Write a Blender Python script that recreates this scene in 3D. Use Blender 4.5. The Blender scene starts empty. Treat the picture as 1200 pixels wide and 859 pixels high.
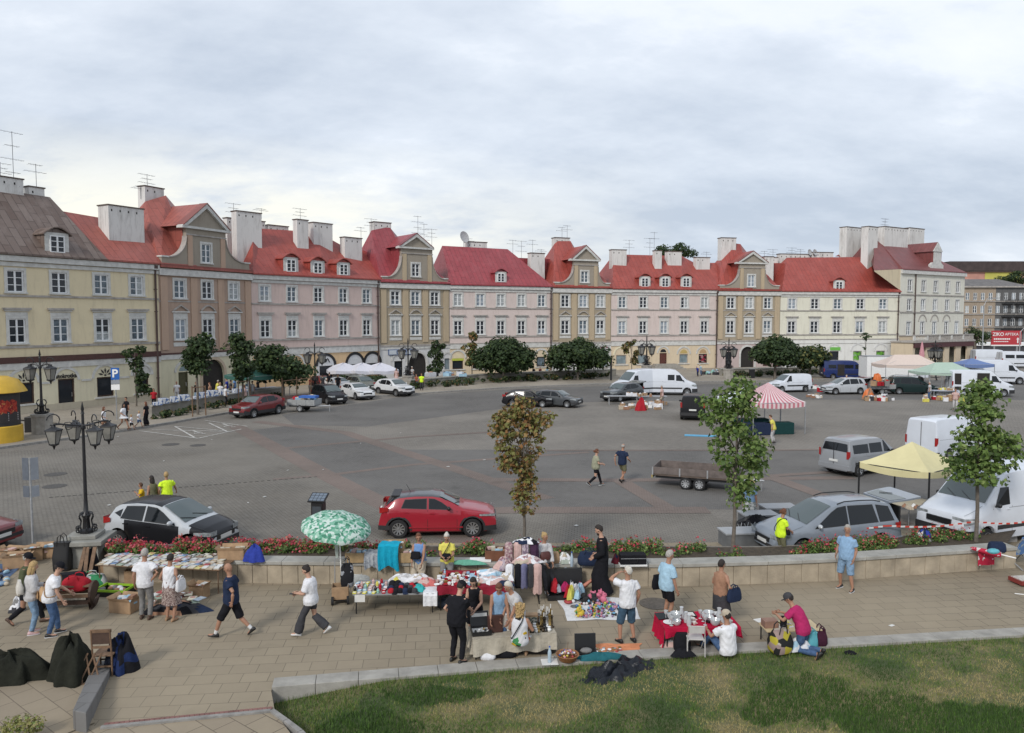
# Market square scene: camera and materials, sky, ground, trees, houses, vehicles, people, street furniture, market goods
import bpy,bmesh,math,random
import numpy as np
from mathutils import Vector as V,Matrix
R=math.radians;PI=math.pi;sin=math.sin;cos=math.cos
S=bpy.context.scene;COL=S.collection
rnd=random.Random(7)
CH=7.6;FP=900.0;CU=600.0;CV=429.5
PITCH=math.atan((CV-372.0)/FP)
FWD=V((0,cos(PITCH),-sin(PITCH)));UPV=V((0,sin(PITCH),cos(PITCH)));RGT=V((1,0,0))
CAMP=V((0,0,CH))
def ray(u,v):return FWD*FP+RGT*(u-CU)-UPV*(v-CV)
def gp(u,v,z=0.0):
 """photo position of something lying at height z -> world point"""
 r=ray(u,v);t=(z-CH)/r.z
 return CAMP+r*t
def at(u,v,Y):
 r=ray(u,v)
 return CAMP+r*(Y/r.y)
cam=bpy.data.cameras.new('camera');camo=bpy.data.objects.new('camera',cam);COL.objects.link(camo)
camo.location=CAMP;camo.rotation_euler=(PI/2-PITCH,0,0)
cam.sensor_width=36;cam.lens=36*FP/1200;cam.sensor_fit='HORIZONTAL'
cam.clip_start=0.3;cam.clip_end=3000
S.camera=camo
MATS={}
def _nt(name):
 m=bpy.data.materials.new(name);m.use_nodes=True
 nt=m.node_tree;b=nt.nodes['Principled BSDF']
 return m,nt,b
def N(nt,t,**kw):
 n=nt.nodes.new(t)
 for k,v in kw.items():
  if k.startswith('i_'):n.inputs[k[2:].replace('_',' ')].default_value=v
  else:setattr(n,k,v)
 return n
def mixc(nt,fac,a,b,mode='MIX'):
 n=nt.nodes.new('ShaderNodeMix');n.data_type='RGBA';n.blend_type=mode
 for sock,val in((n.inputs[0],fac),(n.inputs[6],a),(n.inputs[7],b)):
  if hasattr(val,'is_output'):nt.links.new(val,sock)
  else:sock.default_value=val if not isinstance(val,tuple) else(*val[:3],1)
 return n.outputs[2]
def ramp(nt,src,lo,hi,a=0.0,b=1.0):
 n=N(nt,'ShaderNodeMapRange');nt.links.new(src,n.inputs[0])
 n.inputs[1].default_value=lo;n.inputs[2].default_value=hi;n.inputs[3].default_value=a;n.inputs[4].default_value=b
 return n.outputs[0]
def noise_(nt,co,scale,detail=3,rough=.6,vec=None):
 n=N(nt,'ShaderNodeTexNoise');n.inputs['Scale'].default_value=scale;n.inputs['Detail'].default_value=detail
 n.inputs['Roughness'].default_value=rough
 if vec:
  mp=N(nt,'ShaderNodeMapping');mp.inputs['Scale'].default_value=vec;nt.links.new(co,mp.inputs[0]);co=mp.outputs[0]
 nt.links.new(co,n.inputs['Vector'])
 return n.outputs[0]
def bump_(nt,b,h,strength,dist=.02):
 n=N(nt,'ShaderNodeBump');n.inputs['Strength'].default_value=strength;n.inputs['Distance'].default_value=dist
 nt.links.new(h,n.inputs['Height']);nt.links.new(n.outputs[0],b.inputs['Normal'])
def M(name,col,rough=.65,var=.15,scale=5.,bump=0.,bscale=30.,metal=0.,coat=0.,spec=.5):
 if name in MATS:return MATS[name]
 m,nt,b=_nt(name)
 co=N(nt,'ShaderNodeTexCoord').outputs['Object']
 b.inputs['Roughness'].default_value=rough;b.inputs['Metallic'].default_value=metal
 b.inputs['Coat Weight'].default_value=coat;b.inputs['Coat Roughness'].default_value=.06
 b.inputs['Specular IOR Level'].default_value=spec
 if var:
  f=noise_(nt,co,scale,4)
  k=ramp(nt,f,.3,.7,1-var,1+var)
  c=N(nt,'ShaderNodeCombineXYZ')
  for i in range(3):nt.links.new(k,c.inputs[i])
  nt.links.new(mixc(nt,1.0,tuple(col),c.outputs[0],'MULTIPLY'),b.inputs['Base Color'])
 else:b.inputs['Base Color'].default_value=(*col,1)
 if bump:bump_(nt,b,noise_(nt,co,bscale,3),bump,.03)
 MATS[name]=m
 return m
def hexc(r,g,b):
 f=lambda c:((c/255+.055)/1.055)**2.4 if c>10 else c/255/12.92
 return(f(r),f(g),f(b))
def paint(name,col,rough=.3):
 return M(name,col,rough,.05,1.2,coat=.12 if max(col)<.03 else .6,spec=.22 if max(col)<.03 else .4)
def cloth(name,col,var=.12,scale=9,bump=.6,bscale=14):
 return M(name,col,.9,var,scale,bump,bscale,spec=.15)
def pattern(name,cols,scale=18,rough=.85,kind='voronoi',bump=.3):
 """patchy many-coloured fabric / print"""
 if name in MATS:return MATS[name]
 m,nt,b=_nt(name)
 co=N(nt,'ShaderNodeTexCoord').outputs['Object']
 b.inputs['Roughness'].default_value=rough;b.inputs['Specular IOR Level'].default_value=.2
 if kind=='voronoi':
  v=N(nt,'ShaderNodeTexVoronoi');v.inputs['Scale'].default_value=scale;nt.links.new(co,v.inputs['Vector'])
  sp=N(nt,'ShaderNodeSeparateColor');nt.links.new(v.outputs['Color'],sp.inputs[0]);src=sp.outputs[0]
 else:
  src=ramp(nt,noise_(nt,co,scale,2,.5),.3,.7)
 r=N(nt,'ShaderNodeValToRGB');r.color_ramp.interpolation='CONSTANT'
 els=r.color_ramp.elements
 while len(els)<len(cols):els.new(.5)
 for i,c in enumerate(cols):els[i].position=i/len(cols);els[i].color=(*c,1)
 nt.links.new(src,r.inputs[0]);nt.links.new(r.outputs[0],b.inputs['Base Color'])
 if bump:bump_(nt,b,noise_(nt,co,14,3),bump,.02)
 MATS[name]=m
 return m
def plaster(name,col,dirt=(.16,.12,.09),amount=.35):
 if name in MATS:return MATS[name]
 col=tuple(min(.72,x*1.26+.02) for x in col)
 m,nt,b=_nt(name)
 co=N(nt,'ShaderNodeTexCoord').outputs['Object']
 f=noise_(nt,co,.55,5,.65);g=noise_(nt,co,1.3,5,.7,(1.6,1.6,.25));h=noise_(nt,co,9,4)
 c=mixc(nt,ramp(nt,f,.35,.75,0,.35),tuple(col),tuple(x*.78 for x in col))
 c=mixc(nt,ramp(nt,g,.50,.72,0,amount*1.3),c,tuple(.45*x+.55*d for x,d in zip(col,dirt)))
 c=mixc(nt,ramp(nt,noise_(nt,co,.9,3,.5),.60,.64,0,.28),c,tuple(x*.82+.02 for x in col))
 c=mixc(nt,ramp(nt,h,.35,.7,0,.14),c,tuple(min(1,x*1.15) for x in col))
 nt.links.new(c,b.inputs['Base Color']);b.inputs['Roughness'].default_value=.9;b.inputs['Specular IOR Level'].default_value=.2
 bump_(nt,b,h,.25,.02);MATS[name]=m
 return m
def bricky(name,c1,c2,mortar,bw,bh,ms,rough=.85,coords='UV',big=None,bumpk=.4,rot=0.,offset=.5,spec=.25,var2=.25):
 """masonry, paving or sheet-metal courses in metres"""
 if name in MATS:return MATS[name]
 m,nt,b=_nt(name)
 tc=N(nt,'ShaderNodeTexCoord');co=tc.outputs[coords]
 mp=N(nt,'ShaderNodeMapping');mp.inputs['Rotation'].default_value=(0,0,rot);nt.links.new(co,mp.inputs[0])
 br=N(nt,'ShaderNodeTexBrick');br.offset=offset
 nt.links.new(mp.outputs[0],br.inputs['Vector'])
 for k,v in(('Scale',1.),('Brick Width',bw),('Row Height',bh),('Mortar Size',ms),('Mortar Smooth',.1),('Bias',0.)):
  br.inputs[k].default_value=v
 br.inputs['Color1'].default_value=(*c1,1);br.inputs['Color2'].default_value=(*c2,1);br.inputs['Mortar'].default_value=(*mortar,1)
 ob=tc.outputs['Object']
 f=noise_(nt,ob,.35,6,.65);g=noise_(nt,ob,3.2,5,.7)
 c=br.outputs['Color']
 c=mixc(nt,ramp(nt,f,.35,.68,0,.5),c,tuple(big) if big else tuple(x*.6 for x in c1))
 c=mixc(nt,ramp(nt,g,.4,.75,0,var2),c,tuple(x*.55 for x in c2))
 if coords=='Object':
  c=mixc(nt,ramp(nt,noise_(nt,ob,.9,2,.4),.66,.76,0,.40),c,tuple(x*.45 for x in c1))
  c=mixc(nt,ramp(nt,noise_(nt,ob,.16,3,.5),.42,.62,0,.30),c,tuple(min(1,x*1.35) for x in c1))
 else:
  c=mixc(nt,ramp(nt,noise_(nt,ob,.8,5,.7,(1,1,.35)),.48,.72,0,.45),c,tuple(min(1,x*1.15+.035) for x in c2))
 nt.links.new(c,b.inputs['Base Color']);b.inputs['Roughness'].default_value=rough;b.inputs['Specular IOR Level'].default_value=spec
 if bumpk:
  inv=ramp(nt,br.outputs['Fac'],0,1,1,0)
  ad=N(nt,'ShaderNodeMath',operation='MULTIPLY_ADD');nt.links.new(g,ad.inputs[0]);ad.inputs[1].default_value=.4;nt.links.new(inv,ad.inputs[2])
  bump_(nt,b,ad.outputs[0],bumpk,.01)
 MATS[name]=m
 return m
def glassm(name,col=(.02,.025,.03),rough=.05):
 return M(name,col,rough,0,spec=.8)
BLACK=M('black_plastic',(.012,.012,.013),.45,0)
RUBBER=M('rubber',(.014,.014,.015),.85,.2)
IRON=M('black_iron',(.012,.012,.014),.4,.3,8)
CHROME=M('chrome',(.62,.63,.65),.18,0,metal=1)
STEEL=M('galvanised_steel',(.36,.37,.38),.5,.2,9,metal=.5)
WHITE=M('white_paint',(.75,.75,.74),.55,.06)
GLASS=M('car_glass',(.008,.010,.012),.05,0,spec=.45)
SCREENG=glassm('windscreen_glass',(.07,.09,.088),.04)
PANED=M('dark_window_pane',(.022,.026,.032),.1,0,spec=.35)
PANEL=M('curtained_window_pane',(.26,.30,.34),.15,.35,1.6,spec=.4)
PANEG=M('lacy_window_pane',(.10,.13,.155),.1,.6,2.2,spec=.4)
WOOD=M('weathered_wood',(.16,.095,.055),.75,.35,7,.3)
DARKWOOD=M('dark_wood',(.055,.03,.02),.65,.3,6,.2)
CARD=M('cardboard',(.33,.215,.125),.9,.18,6)
STONEC=M('pale_stone',(.30,.28,.25),.85,.22,3,.3)
def frame_of(d):
 d=d.normalized();a=V((0,0,1)) if abs(d.z)<.9 else V((0,1,0))
 x=a.cross(d).normalized();return x,d.cross(x)
class MB:
 def __init__(s,T=None):s.v=[];s.f=[];s.m=[];s.mats=[];s.T=T
 def mi(s,mat):
  if mat not in s.mats:s.mats.append(mat)
  return s.mats.index(mat)
 def add(s,pts,faces,mat):
  b=len(s.v);T=s.T
  s.v.extend([tuple(T@V(p)) for p in pts] if T is not None else[tuple(p) for p in pts])
  k=s.mi(mat)
  for f in faces:s.f.append([b+i for i in f]);s.m.append(k)
  return s
 def quad(s,a,b,c,d,mat):return s.add([a,b,c,d],[(0,1,2,3)],mat)
 def poly(s,pts,mat):return s.add(pts,[tuple(range(len(pts)))],mat)
 def box(s,c,size,mat,rz=0.,rot=None,taper=1.):
  x,y,z=(q/2 for q in size);t=taper
  P=[(-x,-y,-z),(x,-y,-z),(x,y,-z),(-x,y,-z),(-x*t,-y*t,z),(x*t,-y*t,z),(x*t,y*t,z),(-x*t,y*t,z)]
  m=rot if rot is not None else(Matrix.Rotation(rz,3,'Z') if rz else None)
  c=V(c)
  P=[(m@V(p) if m is not None else V(p))+c for p in P]
  return s.add(P,[(0,3,2,1),(4,5,6,7),(0,1,5,4),(1,2,6,5),(2,3,7,6),(3,0,4,7)],mat)
 def b2(s,lo,hi,mat):return s.box([(a+b)/2 for a,b in zip(lo,hi)],[b-a for a,b in zip(lo,hi)],mat)
 def prism(s,pts,off,mat):
  n=len(pts);off=V(off);P=[V(p) for p in pts];P+=[p+off for p in P]
  return s.add(P,[tuple(range(n))[::-1],tuple(range(n,2*n))]+[(i,(i+1)%n,n+(i+1)%n,n+i) for i in range(n)],mat)
 def loft(s,rings,mat,cap=True,closed=True):
  n=len(rings[0]);P=[p for r in rings for p in r];F=[]
  for i in range(len(rings)-1):
   for j in range(n if closed else n-1):
    k=(j+1)%n;F.append((i*n+j,i*n+k,(i+1)*n+k,(i+1)*n+j))
  if cap:F+=[tuple(range(n))[::-1],tuple(range((len(rings)-1)*n,len(rings)*n))]
  return s.add(P,F,mat)
 def tube(s,pts,rad,mat,n=8,cap=True,flat=1.):
  pts=[V(p) for p in pts]
  if not isinstance(rad,(list,tuple)):rad=[rad]*len(pts)
  rings=[]
  for i,p in enumerate(pts):
   d=pts[min(i+1,len(pts)-1)]-pts[max(i-1,0)]
   if d.length<1e-6:d=V((0,0,1))
   x,y=frame_of(d)
   rings.append([p+(x*cos(2*PI*k/n)+y*sin(2*PI*k/n)*flat)*rad[i] for k in range(n)])
  return s.loft(rings,mat,cap)
 def lathe(s,prof,mat,n=16,c=(0,0,0),rot=None,sy=1.,cap=True):
  c=V(c);rings=[]
  for r,z in prof:
   r=max(r,1e-4)
   ring=[V((r*cos(2*PI*k/n),r*sy*sin(2*PI*k/n),z)) for k in range(n)]
   rings.append([(rot@p if rot is not None else p)+c for p in ring])
  return s.loft(rings,mat,cap)
 def ell(s,c,r,mat,nu=10,nv=7,rot=None):
  if not isinstance(r,(list,tuple)):r=(r,r,r)
  pr=[(sin(PI*i/nv),-cos(PI*i/nv)) for i in range(nv+1)]
  c=V(c);rings=[]
  for a,z in pr:
   a=max(a,.02)
   ring=[V((r[0]*a*cos(2*PI*k/nu),r[1]*a*sin(2*PI*k/nu),r[2]*z)) for k in range(nu)]
   rings.append([(rot@p if rot is not None else p)+c for p in ring])
  return s.loft(rings,mat)
 def join(s,o):
  b=len(s.v);s.v.extend(o.v)
  mm=[s.mi(x) for x in o.mats]
  for f,k in zip(o.f,o.m):s.f.append([b+i for i in f]);s.m.append(mm[k])
  return s
 def mesh(s,name,smooth=None,uv=False,fix=True):
  me=bpy.data.meshes.new(name);me.from_pydata(s.v,[],s.f)
  for x in s.mats:me.materials.append(x)
  me.polygons.foreach_set('material_index',s.m)
  if fix:
   bm=bmesh.new();bm.from_mesh(me);bmesh.ops.recalc_face_normals(bm,faces=bm.faces);bm.to_mesh(me);bm.free()
  if uv:
   l=me.uv_layers.new(name='UVMap')
   for p in me.polygons:
    n=p.normal
    e1=V((0,0,1)).cross(n) if abs(n.z)<.999 else V((1,0,0))
    e1 .normalize();e2=n.cross(e1)
    for li in p.loop_indices:
     q=me.vertices[me.loops[li].vertex_index].co
     l.data[li].uv=(q.dot(e1),q.dot(e2))
  if smooth is not None:
   me.polygons.foreach_set('use_smooth',[True]*len(me.polygons))
   if smooth<179:me.set_sharp_from_angle(angle=R(smooth))
  me.update()
  return me
 def build(s,name,parent=None,smooth=None,uv=False,loc=None,rz=None,bevel=0.,fix=True):
  o=bpy.data.objects.new(name,s.mesh(name,smooth,uv,fix));COL.objects.link(o)
  if parent is not None:o.parent=parent
  if loc is not None:o.location=loc
  if rz is not None:o.rotation_euler.z=rz
  if bevel:
   b=o.modifiers.new('bevel','BEVEL');b.width=bevel;b.segments=2;b.limit_method='ANGLE';b.angle_limit=R(35)
  return o
def tag(o,label=None,cat=None,group=None,kind=None):
 if label:o['label']=label
 if cat:o['category']=cat
 if group:o['group']=group
 if kind:o['kind']=kind
 return o
def empty(name,loc,rz=0.,label=None,cat=None,group=None):
 o=bpy.data.objects.new(name,None);COL.objects.link(o);o.empty_display_size=.2
 o.location=loc;o.rotation_euler=(0,0,rz)
 return tag(o,label,cat,group)
CHILD={}
def dup(o,loc=None,rz=None,label=None,group=None,scale=None,parent=None):
 """copy a thing, its parts and their sub-parts"""
 c=o.copy();COL.objects.link(c)
 if parent is not None:c.parent=parent
 if loc is not None:c.location=loc
 if rz is not None:c.rotation_euler=(0,0,rz)
 if scale is not None:c.scale=(scale,)*3 if not isinstance(scale,tuple) else scale
 if label:c['label']=label
 if group:c['group']=group
 for ch in list(o.children):dup(ch,parent=c)
 return c
def text(txt,size,mat,parent,loc,rot,name='lettering',extr=.015,bold=0.,align='CENTER',sx=1.):
 cu=bpy.data.curves.new(name,'FONT');cu.body=txt;cu.size=size;cu.extrude=extr;cu.offset=bold
 cu.align_x=align;cu.align_y='CENTER';cu.materials.append(mat)
 o=bpy.data.objects.new(name,cu);COL.objects.link(o);o.parent=parent;o.location=loc;o.rotation_euler=rot;o.scale=(sx,1,1)
 bpy.context.view_layer.update()
 me=bpy.data.meshes.new_from_object(o.evaluated_get(bpy.context.evaluated_depsgraph_get()))
 q=bpy.data.objects.new(name,me);COL.objects.link(q);q.parent=parent;q.location=loc;q.rotation_euler=rot;q.scale=(sx,1,1)
 bpy.data.objects.remove(o);q.name=name
 return q
def rr(a,b):return rnd.uniform(a,b)
W=bpy.data.worlds.new('World');S.world=W;W.use_nodes=True
nt=W.node_tree;bg=nt.nodes['Background'];bg.inputs['Strength'].default_value=.1
sky=N(nt,'ShaderNodeTexSky',sky_type='NISHITA',sun_disc=False);sky.sun_elevation=R(35);sky.sun_rotation=R(208)
sky.air_density=1.2;sky.dust_density=2.5
tc=N(nt,'ShaderNodeTexCoord').outputs['Generated']
sp=N(nt,'ShaderNodeSeparateXYZ');nt.links.new(tc,sp.inputs[0])
mz=N(nt,'ShaderNodeMath',operation='MAXIMUM');nt.links.new(sp.outputs[2],mz.inputs[0]);mz.inputs[1].default_value=0.
az=N(nt,'ShaderNodeMath',operation='ADD');nt.links.new(mz.outputs[0],az.inputs[0]);az.inputs[1].default_value=.32
dv=N(nt,'ShaderNodeVectorMath',operation='DIVIDE');nt.links.new(tc,dv.inputs[0])
cz=N(nt,'ShaderNodeCombineXYZ')
for i in range(3):nt.links.new(az.outputs[0],cz.inputs[i])
nt.links.new(cz.outputs[0],dv.inputs[1])
mp=N(nt,'ShaderNodeMapping');mp.inputs['Rotation'].default_value=(0,0,R(-38));mp.inputs['Scale'].default_value=(.7,1.1,0);mp.inputs['Location'].default_value=(3.3,1.7,0)
nt.links.new(dv.outputs[0],mp.inputs[0])
n1=noise_(nt,mp.outputs[0],1.05,7,.54);n2=noise_(nt,mp.outputs[0],3.6,9,.62)
ad=N(nt,'ShaderNodeMath',operation='MULTIPLY_ADD');nt.links.new(n2,ad.inputs[0]);ad.inputs[1].default_value=.46;nt.links.new(n1,ad.inputs[2])
cl=ramp(nt,ad.outputs[0],.57,.86)
cc=mixc(nt,cl,(3.9,4.45,5.3),(6.2,6.65,7.3))
cc=mixc(nt,ramp(nt,ad.outputs[0],.80,.98,0,.85),cc,(7.3,7.5,7.8))
vd=N(nt,'ShaderNodeVectorMath',operation='DISTANCE');nt.links.new(tc,vd.inputs[0]);vd.inputs[1].default_value=(-.40,.90,.13)
low=ramp(nt,sp.outputs[2],.08,.22,1,0)
gl=N(nt,'ShaderNodeMath',operation='MULTIPLY');nt.links.new(ramp(nt,vd.outputs['Value'],.10,.62,1,0),gl.inputs[0]);nt.links.new(low,gl.inputs[1])
g2=N(nt,'ShaderNodeMath',operation='MULTIPLY');nt.links.new(gl.outputs[0],g2 .inputs[0]);nt.links.new(ramp(nt,n2,.36,.56,.2,1.15),g2 .inputs[1]);g2 .use_clamp=True
cc=mixc(nt,g2 .outputs[0],cc,(8.1,7.8,6.6))
cc=mixc(nt,.94,sky.outputs[0],cc)
nt.links.new(cc,bg.inputs['Color'])
sun=bpy.data.lights.new('sun','SUN');sun.energy=1.5;sun.angle=R(12);sun.color=(1,.96,.9)
suno=bpy.data.objects.new('sun',sun);COL.objects.link(suno);suno.rotation_euler=(R(55),0,R(-28));suno.location=(0,0,60)
S.view_settings.view_transform='Standard';S.view_settings.look='None';S.view_settings.exposure=0.52;S.view_settings.gamma=1
S.cycles.max_bounces=6;S.cycles.diffuse_bounces=3;S.cycles.glossy_bounces=3;S.cycles.transparent_max_bounces=6
try:S.cycles.use_denoising=True
except Exception:pass
COBBLE=bricky('cobble_setts',(.215,.198,.172),(.165,.152,.133),(.08,.073,.064),.20,.12,.016,coords='Object',big=(.172,.153,.126),bumpk=.5,rot=R(6),var2=.35)
ASPH=bricky('smooth_plaza_setts',(.155,.148,.138),(.128,.121,.113),(.075,.07,.066),.16,.10,.012,coords='Object',big=(.168,.158,.146),bumpk=.3,rot=R(14),var2=.3)
PLAZA=bricky('plaza_setts',(.225,.205,.178),(.18,.164,.143),(.10,.09,.078),.30,.16,.014,coords='Object',big=(.185,.17,.15),bumpk=.3,rot=R(-12),var2=.35)
PINK=bricky('red_brick_paving',(.205,.16,.138),(.17,.135,.118),(.085,.07,.06),.22,.11,.012,coords='Object',big=(.18,.15,.13),bumpk=.3,rot=R(8))
SLAB=bricky('sandy_paving_slabs',(.275,.23,.164),(.235,.196,.14),(.075,.062,.045),.56,.42,.008,coords='Object',big=(.225,.188,.142),bumpk=.35,rot=R(-5.5),offset=.42,var2=.16)
WALK=bricky('pale_pavement',(.33,.29,.235),(.28,.245,.2),(.12,.1,.08),.5,.5,.012,coords='Object',big=(.21,.19,.16),bumpk=.2,rot=R(20))
KERBM=M('kerb_granite',(.23,.22,.205),.85,.25,5,.3)
MARK=M('road_marking',(.46,.45,.42),.8,.45,4)
def sheet(name,px,z,mat,label=None,thick=None,world=False):
 mb=MB()
 P=[V(p) for p in px] if world else[gp(u,v,0) for u,v in px]
 P=[V((p.x,p.y,z)) for p in P]
 mb.poly(P,mat)
 if thick:
  n=len(P)
  for i in range(n):
   a,b=P[i],P[(i+1)%n];mb.quad(a,b,b-V((0,0,thick)),a-V((0,0,thick)),KERBM)
 return tag(mb.build(name,fix=False),kind='structure')
g=MB();g.quad((-900,21,0),(900,21,0),(900,1600,0),(-900,1600,0),PLAZA);g.quad((-900,21,-1.2),(900,21,-1.2),(900,21,0),(-900,21,0),PLAZA);g.quad((-900,-300,-2.2),(900,-300,-2.2),(900,21,-1.2),(-900,21,-1.2),PLAZA)
tag(g.build('ground',fix=False),kind='structure')
sheet('cobbled_road',[(-500,640),(-300,540),(60,527),(280,507),(388,561),(470,600),(520,598),(820,598),(900,630),(1500,600),(1500,690),(-500,690)],.004,COBBLE)
sheet('dark_lane',[(425,527),(900,527),(1500,520),(1500,597),(820,597),(520,597),(470,560)],.005,ASPH)
sheet('dark_setts',[(287,505),(340,499),(405,507),(560,556),(470,599)],.006,ASPH)
sheet('far_lane',[(485,463),(640,454),(1060,446),(1400,440),(1500,470),(900,468),(640,472),(430,500),(345,498),(330,486)],.004,ASPH)
def strip(pts,wpx,z=.009):
 mb=MB();P=[gp(u,v,0) for u,v in pts]
 L=[];Rr=[]
 for i,p in enumerate(P):
  d=(P[min(i+1,len(P)-1)]-P[max(i-1,0)]);d.z=0;d.normalize();n=V((-d.y,d.x,0))*wpx/2
  L.append(p+n+V((0,0,z)));Rr.append(p-n+V((0,0,z)))
 for i in range(len(P)-1):mb.quad(L[i],L[i+1],Rr[i+1],Rr[i],PINK)
 return tag(mb.build('brick_paving_strip',fix=False),kind='structure')
strip([(275,499),(388,560),(480,606),(560,640)],1.1)
strip([(300,494),(405,507),(440,519),(520,545),(640,585)],.9,.010)
strip([(600,505),(480,512),(327,526)],.5,.011)
strip([(690,530),(480,545),(392,556),(320,562)],.45,.012)
strip([(560,562),(720,563),(1000,560)],.7,.013)
strip([(480,601),(600,598),(830,598)],1.0,.014)
strip([(725,562),(785,598)],.8,.015)
strip([(903,559),(975,585),(1060,615)],.8,.016)
strip([(900,558),(980,553),(1200,545)],.5,.017)
strip([(640,528),(900,528),(1200,524)],.35,.018)
mb=MB()
for k in range(46):
 t=k/45;p=gp(60+310*t,583-24*t,0)
 mb.box((p.x,p.y,.010),(.14,.11,.010),M('channel_stone',(.06,.055,.05),.85,.3),.2)
tag(mb.build('drain_channel'),kind='structure')
for k,(u,v,r_,lab) in enumerate(((200,521,.5,'first iron drain cover below the bay markings'),(232,522,.45,'second iron drain cover below the bay markings'),(65,556,.5,'iron drain cover left of the square behind the lamp'),(64,570,.5,'iron drain cover nearest the lamp post'),(433,403+60,.4,'iron cover in front of the white hatchback'))):
 p=gp(u,v,0);mb=MB();mb.lathe([(.02,0),(r_,0),(r_,.008),(.02,.008)],M('cover_iron',(.07,.065,.06),.7,.3,9),18,(p.x,p.y,.008));tag(mb.build('drain_cover'),lab,'drain cover')
LIT=M('litter_paper',(.5,.5,.48),.8,.1)
for k in range(20):
 u,v=rr(60,1180),rr(500,632);p=gp(u,v,0);mb=MB();mb.box((0,0,0),(rr(.05,.16),rr(.04,.12),.012),LIT);o=mb.build('paper_scrap',None,None,False,(p.x,p.y,.03),rr(0,3));tag(o,'scrap of pale litter lying on the paving of the square','litter','litter on the square')
mb=MB()
def line(a,b,w=.12,z=.022):
 p,q=gp(*a),gp(*b);d=(q-p);d.z=0;d.normalize();n=V((-d.y,d.x,0))*w/2;zz=V((0,0,z))
 mb.quad(p+n+zz,q+n+zz,q-n+zz,p-n+zz,MARK)
line((163,505),(232,514));line((232,514),(283,503),z=.023);line((205,500),(228,513),z=.024);line((178,504),(270,506),z=.025);line((245,496),(266,506),z=.026)
line((205,500),(262,505),.1,.027);line((240,493),(290,500),.1,.028)
for(u,v) in((232,508),(267,500)):
 for k in range(10):
  a=gp(u+5*cos(k*.63),v+1.1*sin(k*.63));b=gp(u+5*cos(k*.63+.63),v+1.1*sin(k*.63+.63))
  mb.quad(a+V((0,0,.03)),b+V((0,0,.03)),b+V((0,.1,.03)),a+V((0,.1,.03)),MARK)
 line((u-6,v-3),(u+1,v-.5),.16,.033);line((u+4,v+1),(u+9,v+.5),.16,.034)
tag(mb.build('road_marking',fix=False),kind='structure')
sheet('promenade',[(-900,652),(60,645),(250,638),(830,637),(1000,628),(1080,618),(1500,590),(1900,700),(1500,726),(1200,742),(1000,753),(700,772),(320,803),(318,812),(322,835),(350,900),(-900,900)],.035,SLAB)
KERB_PTS=[(-350,575),(0,524),(95,511),(150,503),(210,493),(285,480),(345,474),(420,465),(485,461),(590,454),(700,449.5),(800,447),(880,446),(960,444.5),(1060,441),(1140,438)]
kp=[gp(u,v,.13) for u,v in KERB_PTS]
def ribbon(name,P,w,z,mat,side=0.):
 mb=MB();Q=[]
 for i,p in enumerate(P):
  d=P[min(i+1,len(P)-1)]-P[max(i-1,0)];d.z=0;d.normalize();Q.append(p+V((-d.y,d.x,0))*w)
 up_=lambda p,h:V((p.x,p.y,h))
 for i in range(len(P)-1):
  mb.quad(up_(P[i],z),up_(P[i+1],z),up_(Q[i+1],z),up_(Q[i],z),mat)
  if side:mb.quad(up_(P[i],z),up_(P[i+1],z),up_(P[i+1],z-side),up_(P[i],z-side),mat)
 return tag(mb.build(name,fix=False),kind='structure')
ribbon('far_pavement',kp,60,.13,WALK)
ribbon('kerb',kp,.3,.136,KERBM,.14)
def lawn_z(x,y):
 t=min(max((x+5.3)/2.6,0),1)
 return-.30+.30*t-.04*max(0,16.2-y)*(1-t)
CURB=[(318,806),(420,797.5),(560,786),(700,775),(860,764),(1000,756),(1200,744.5),(1500,729)]
cp=[gp(u,v,.06) for u,v in CURB]
mb=MB()
for i in range(len(cp)-1):
 a,b=cp[i],cp[i+1];d=(b-a);d.z=0;L=d.length;d.normalize();n=V((-d.y,d.x,0))*.42
 k=max(1,round(L/1.0))
 for j in range(k):
  p=a+(b-a)*(j/k)+d*.004;q=a+(b-a)*((j+1)/k)-d*.004
  lo=lambda r:V((r.x,r.y,-.75));hi=lambda r:V((r.x,r.y,.075))
  mb.prism([hi(p),hi(q),hi(q+n),hi(p+n)],(0,0,-.8),M('edging_stone',(.30,.285,.255),.85,.22,2.5,.3))
tag(mb.build('edging_wall',bevel=.012),'long low grey stone edging between the promenade slabs and the lawn','edging')
LAWN=None
m,nt2,b=_nt('lawn_soil');MATS['lawn_soil']=m
co=N(nt2,'ShaderNodeTexCoord').outputs['Object']
c=mixc(nt2,ramp(nt2,noise_(nt2,co,.5,4,.6),.42,.6),(.075,.10,.035),(.24,.195,.10))
c=mixc(nt2,ramp(nt2,noise_(nt2,co,7,5,.7),.35,.7,0,.6),c,(.035,.05,.018))
nt2 .links.new(c,b.inputs['Base Color']);b.inputs['Roughness'].default_value=.95;bump_(nt2,b,noise_(nt2,co,30,4),.8,.04)
mb=MB();nx,ny=40,14
def lawn_pt(i,j):
 t=i/nx;f=t*(len(cp)-1);k=min(int(f),len(cp)-2);p=cp[k].lerp(cp[k+1],f-k)
 s=j/ny;y=p.y+.05-s*9.5
 x=p.x*(1-.25*s) if p.x>0 else p.x
 return V((x,y,lawn_z(x,y)+(.01 if s==0 else 0)+.35*max(0,s-.5)))
P=[lawn_pt(i,j) for i in range(nx+1) for j in range(ny+1)]
mb.add(P,[(i*(ny+1)+j,(i+1)*(ny+1)+j,(i+1)*(ny+1)+j+1,i*(ny+1)+j+1) for i in range(nx) for j in range(ny)],m)
lawn=tag(mb.build('lawn',smooth=180,fix=False),kind='structure')
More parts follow.
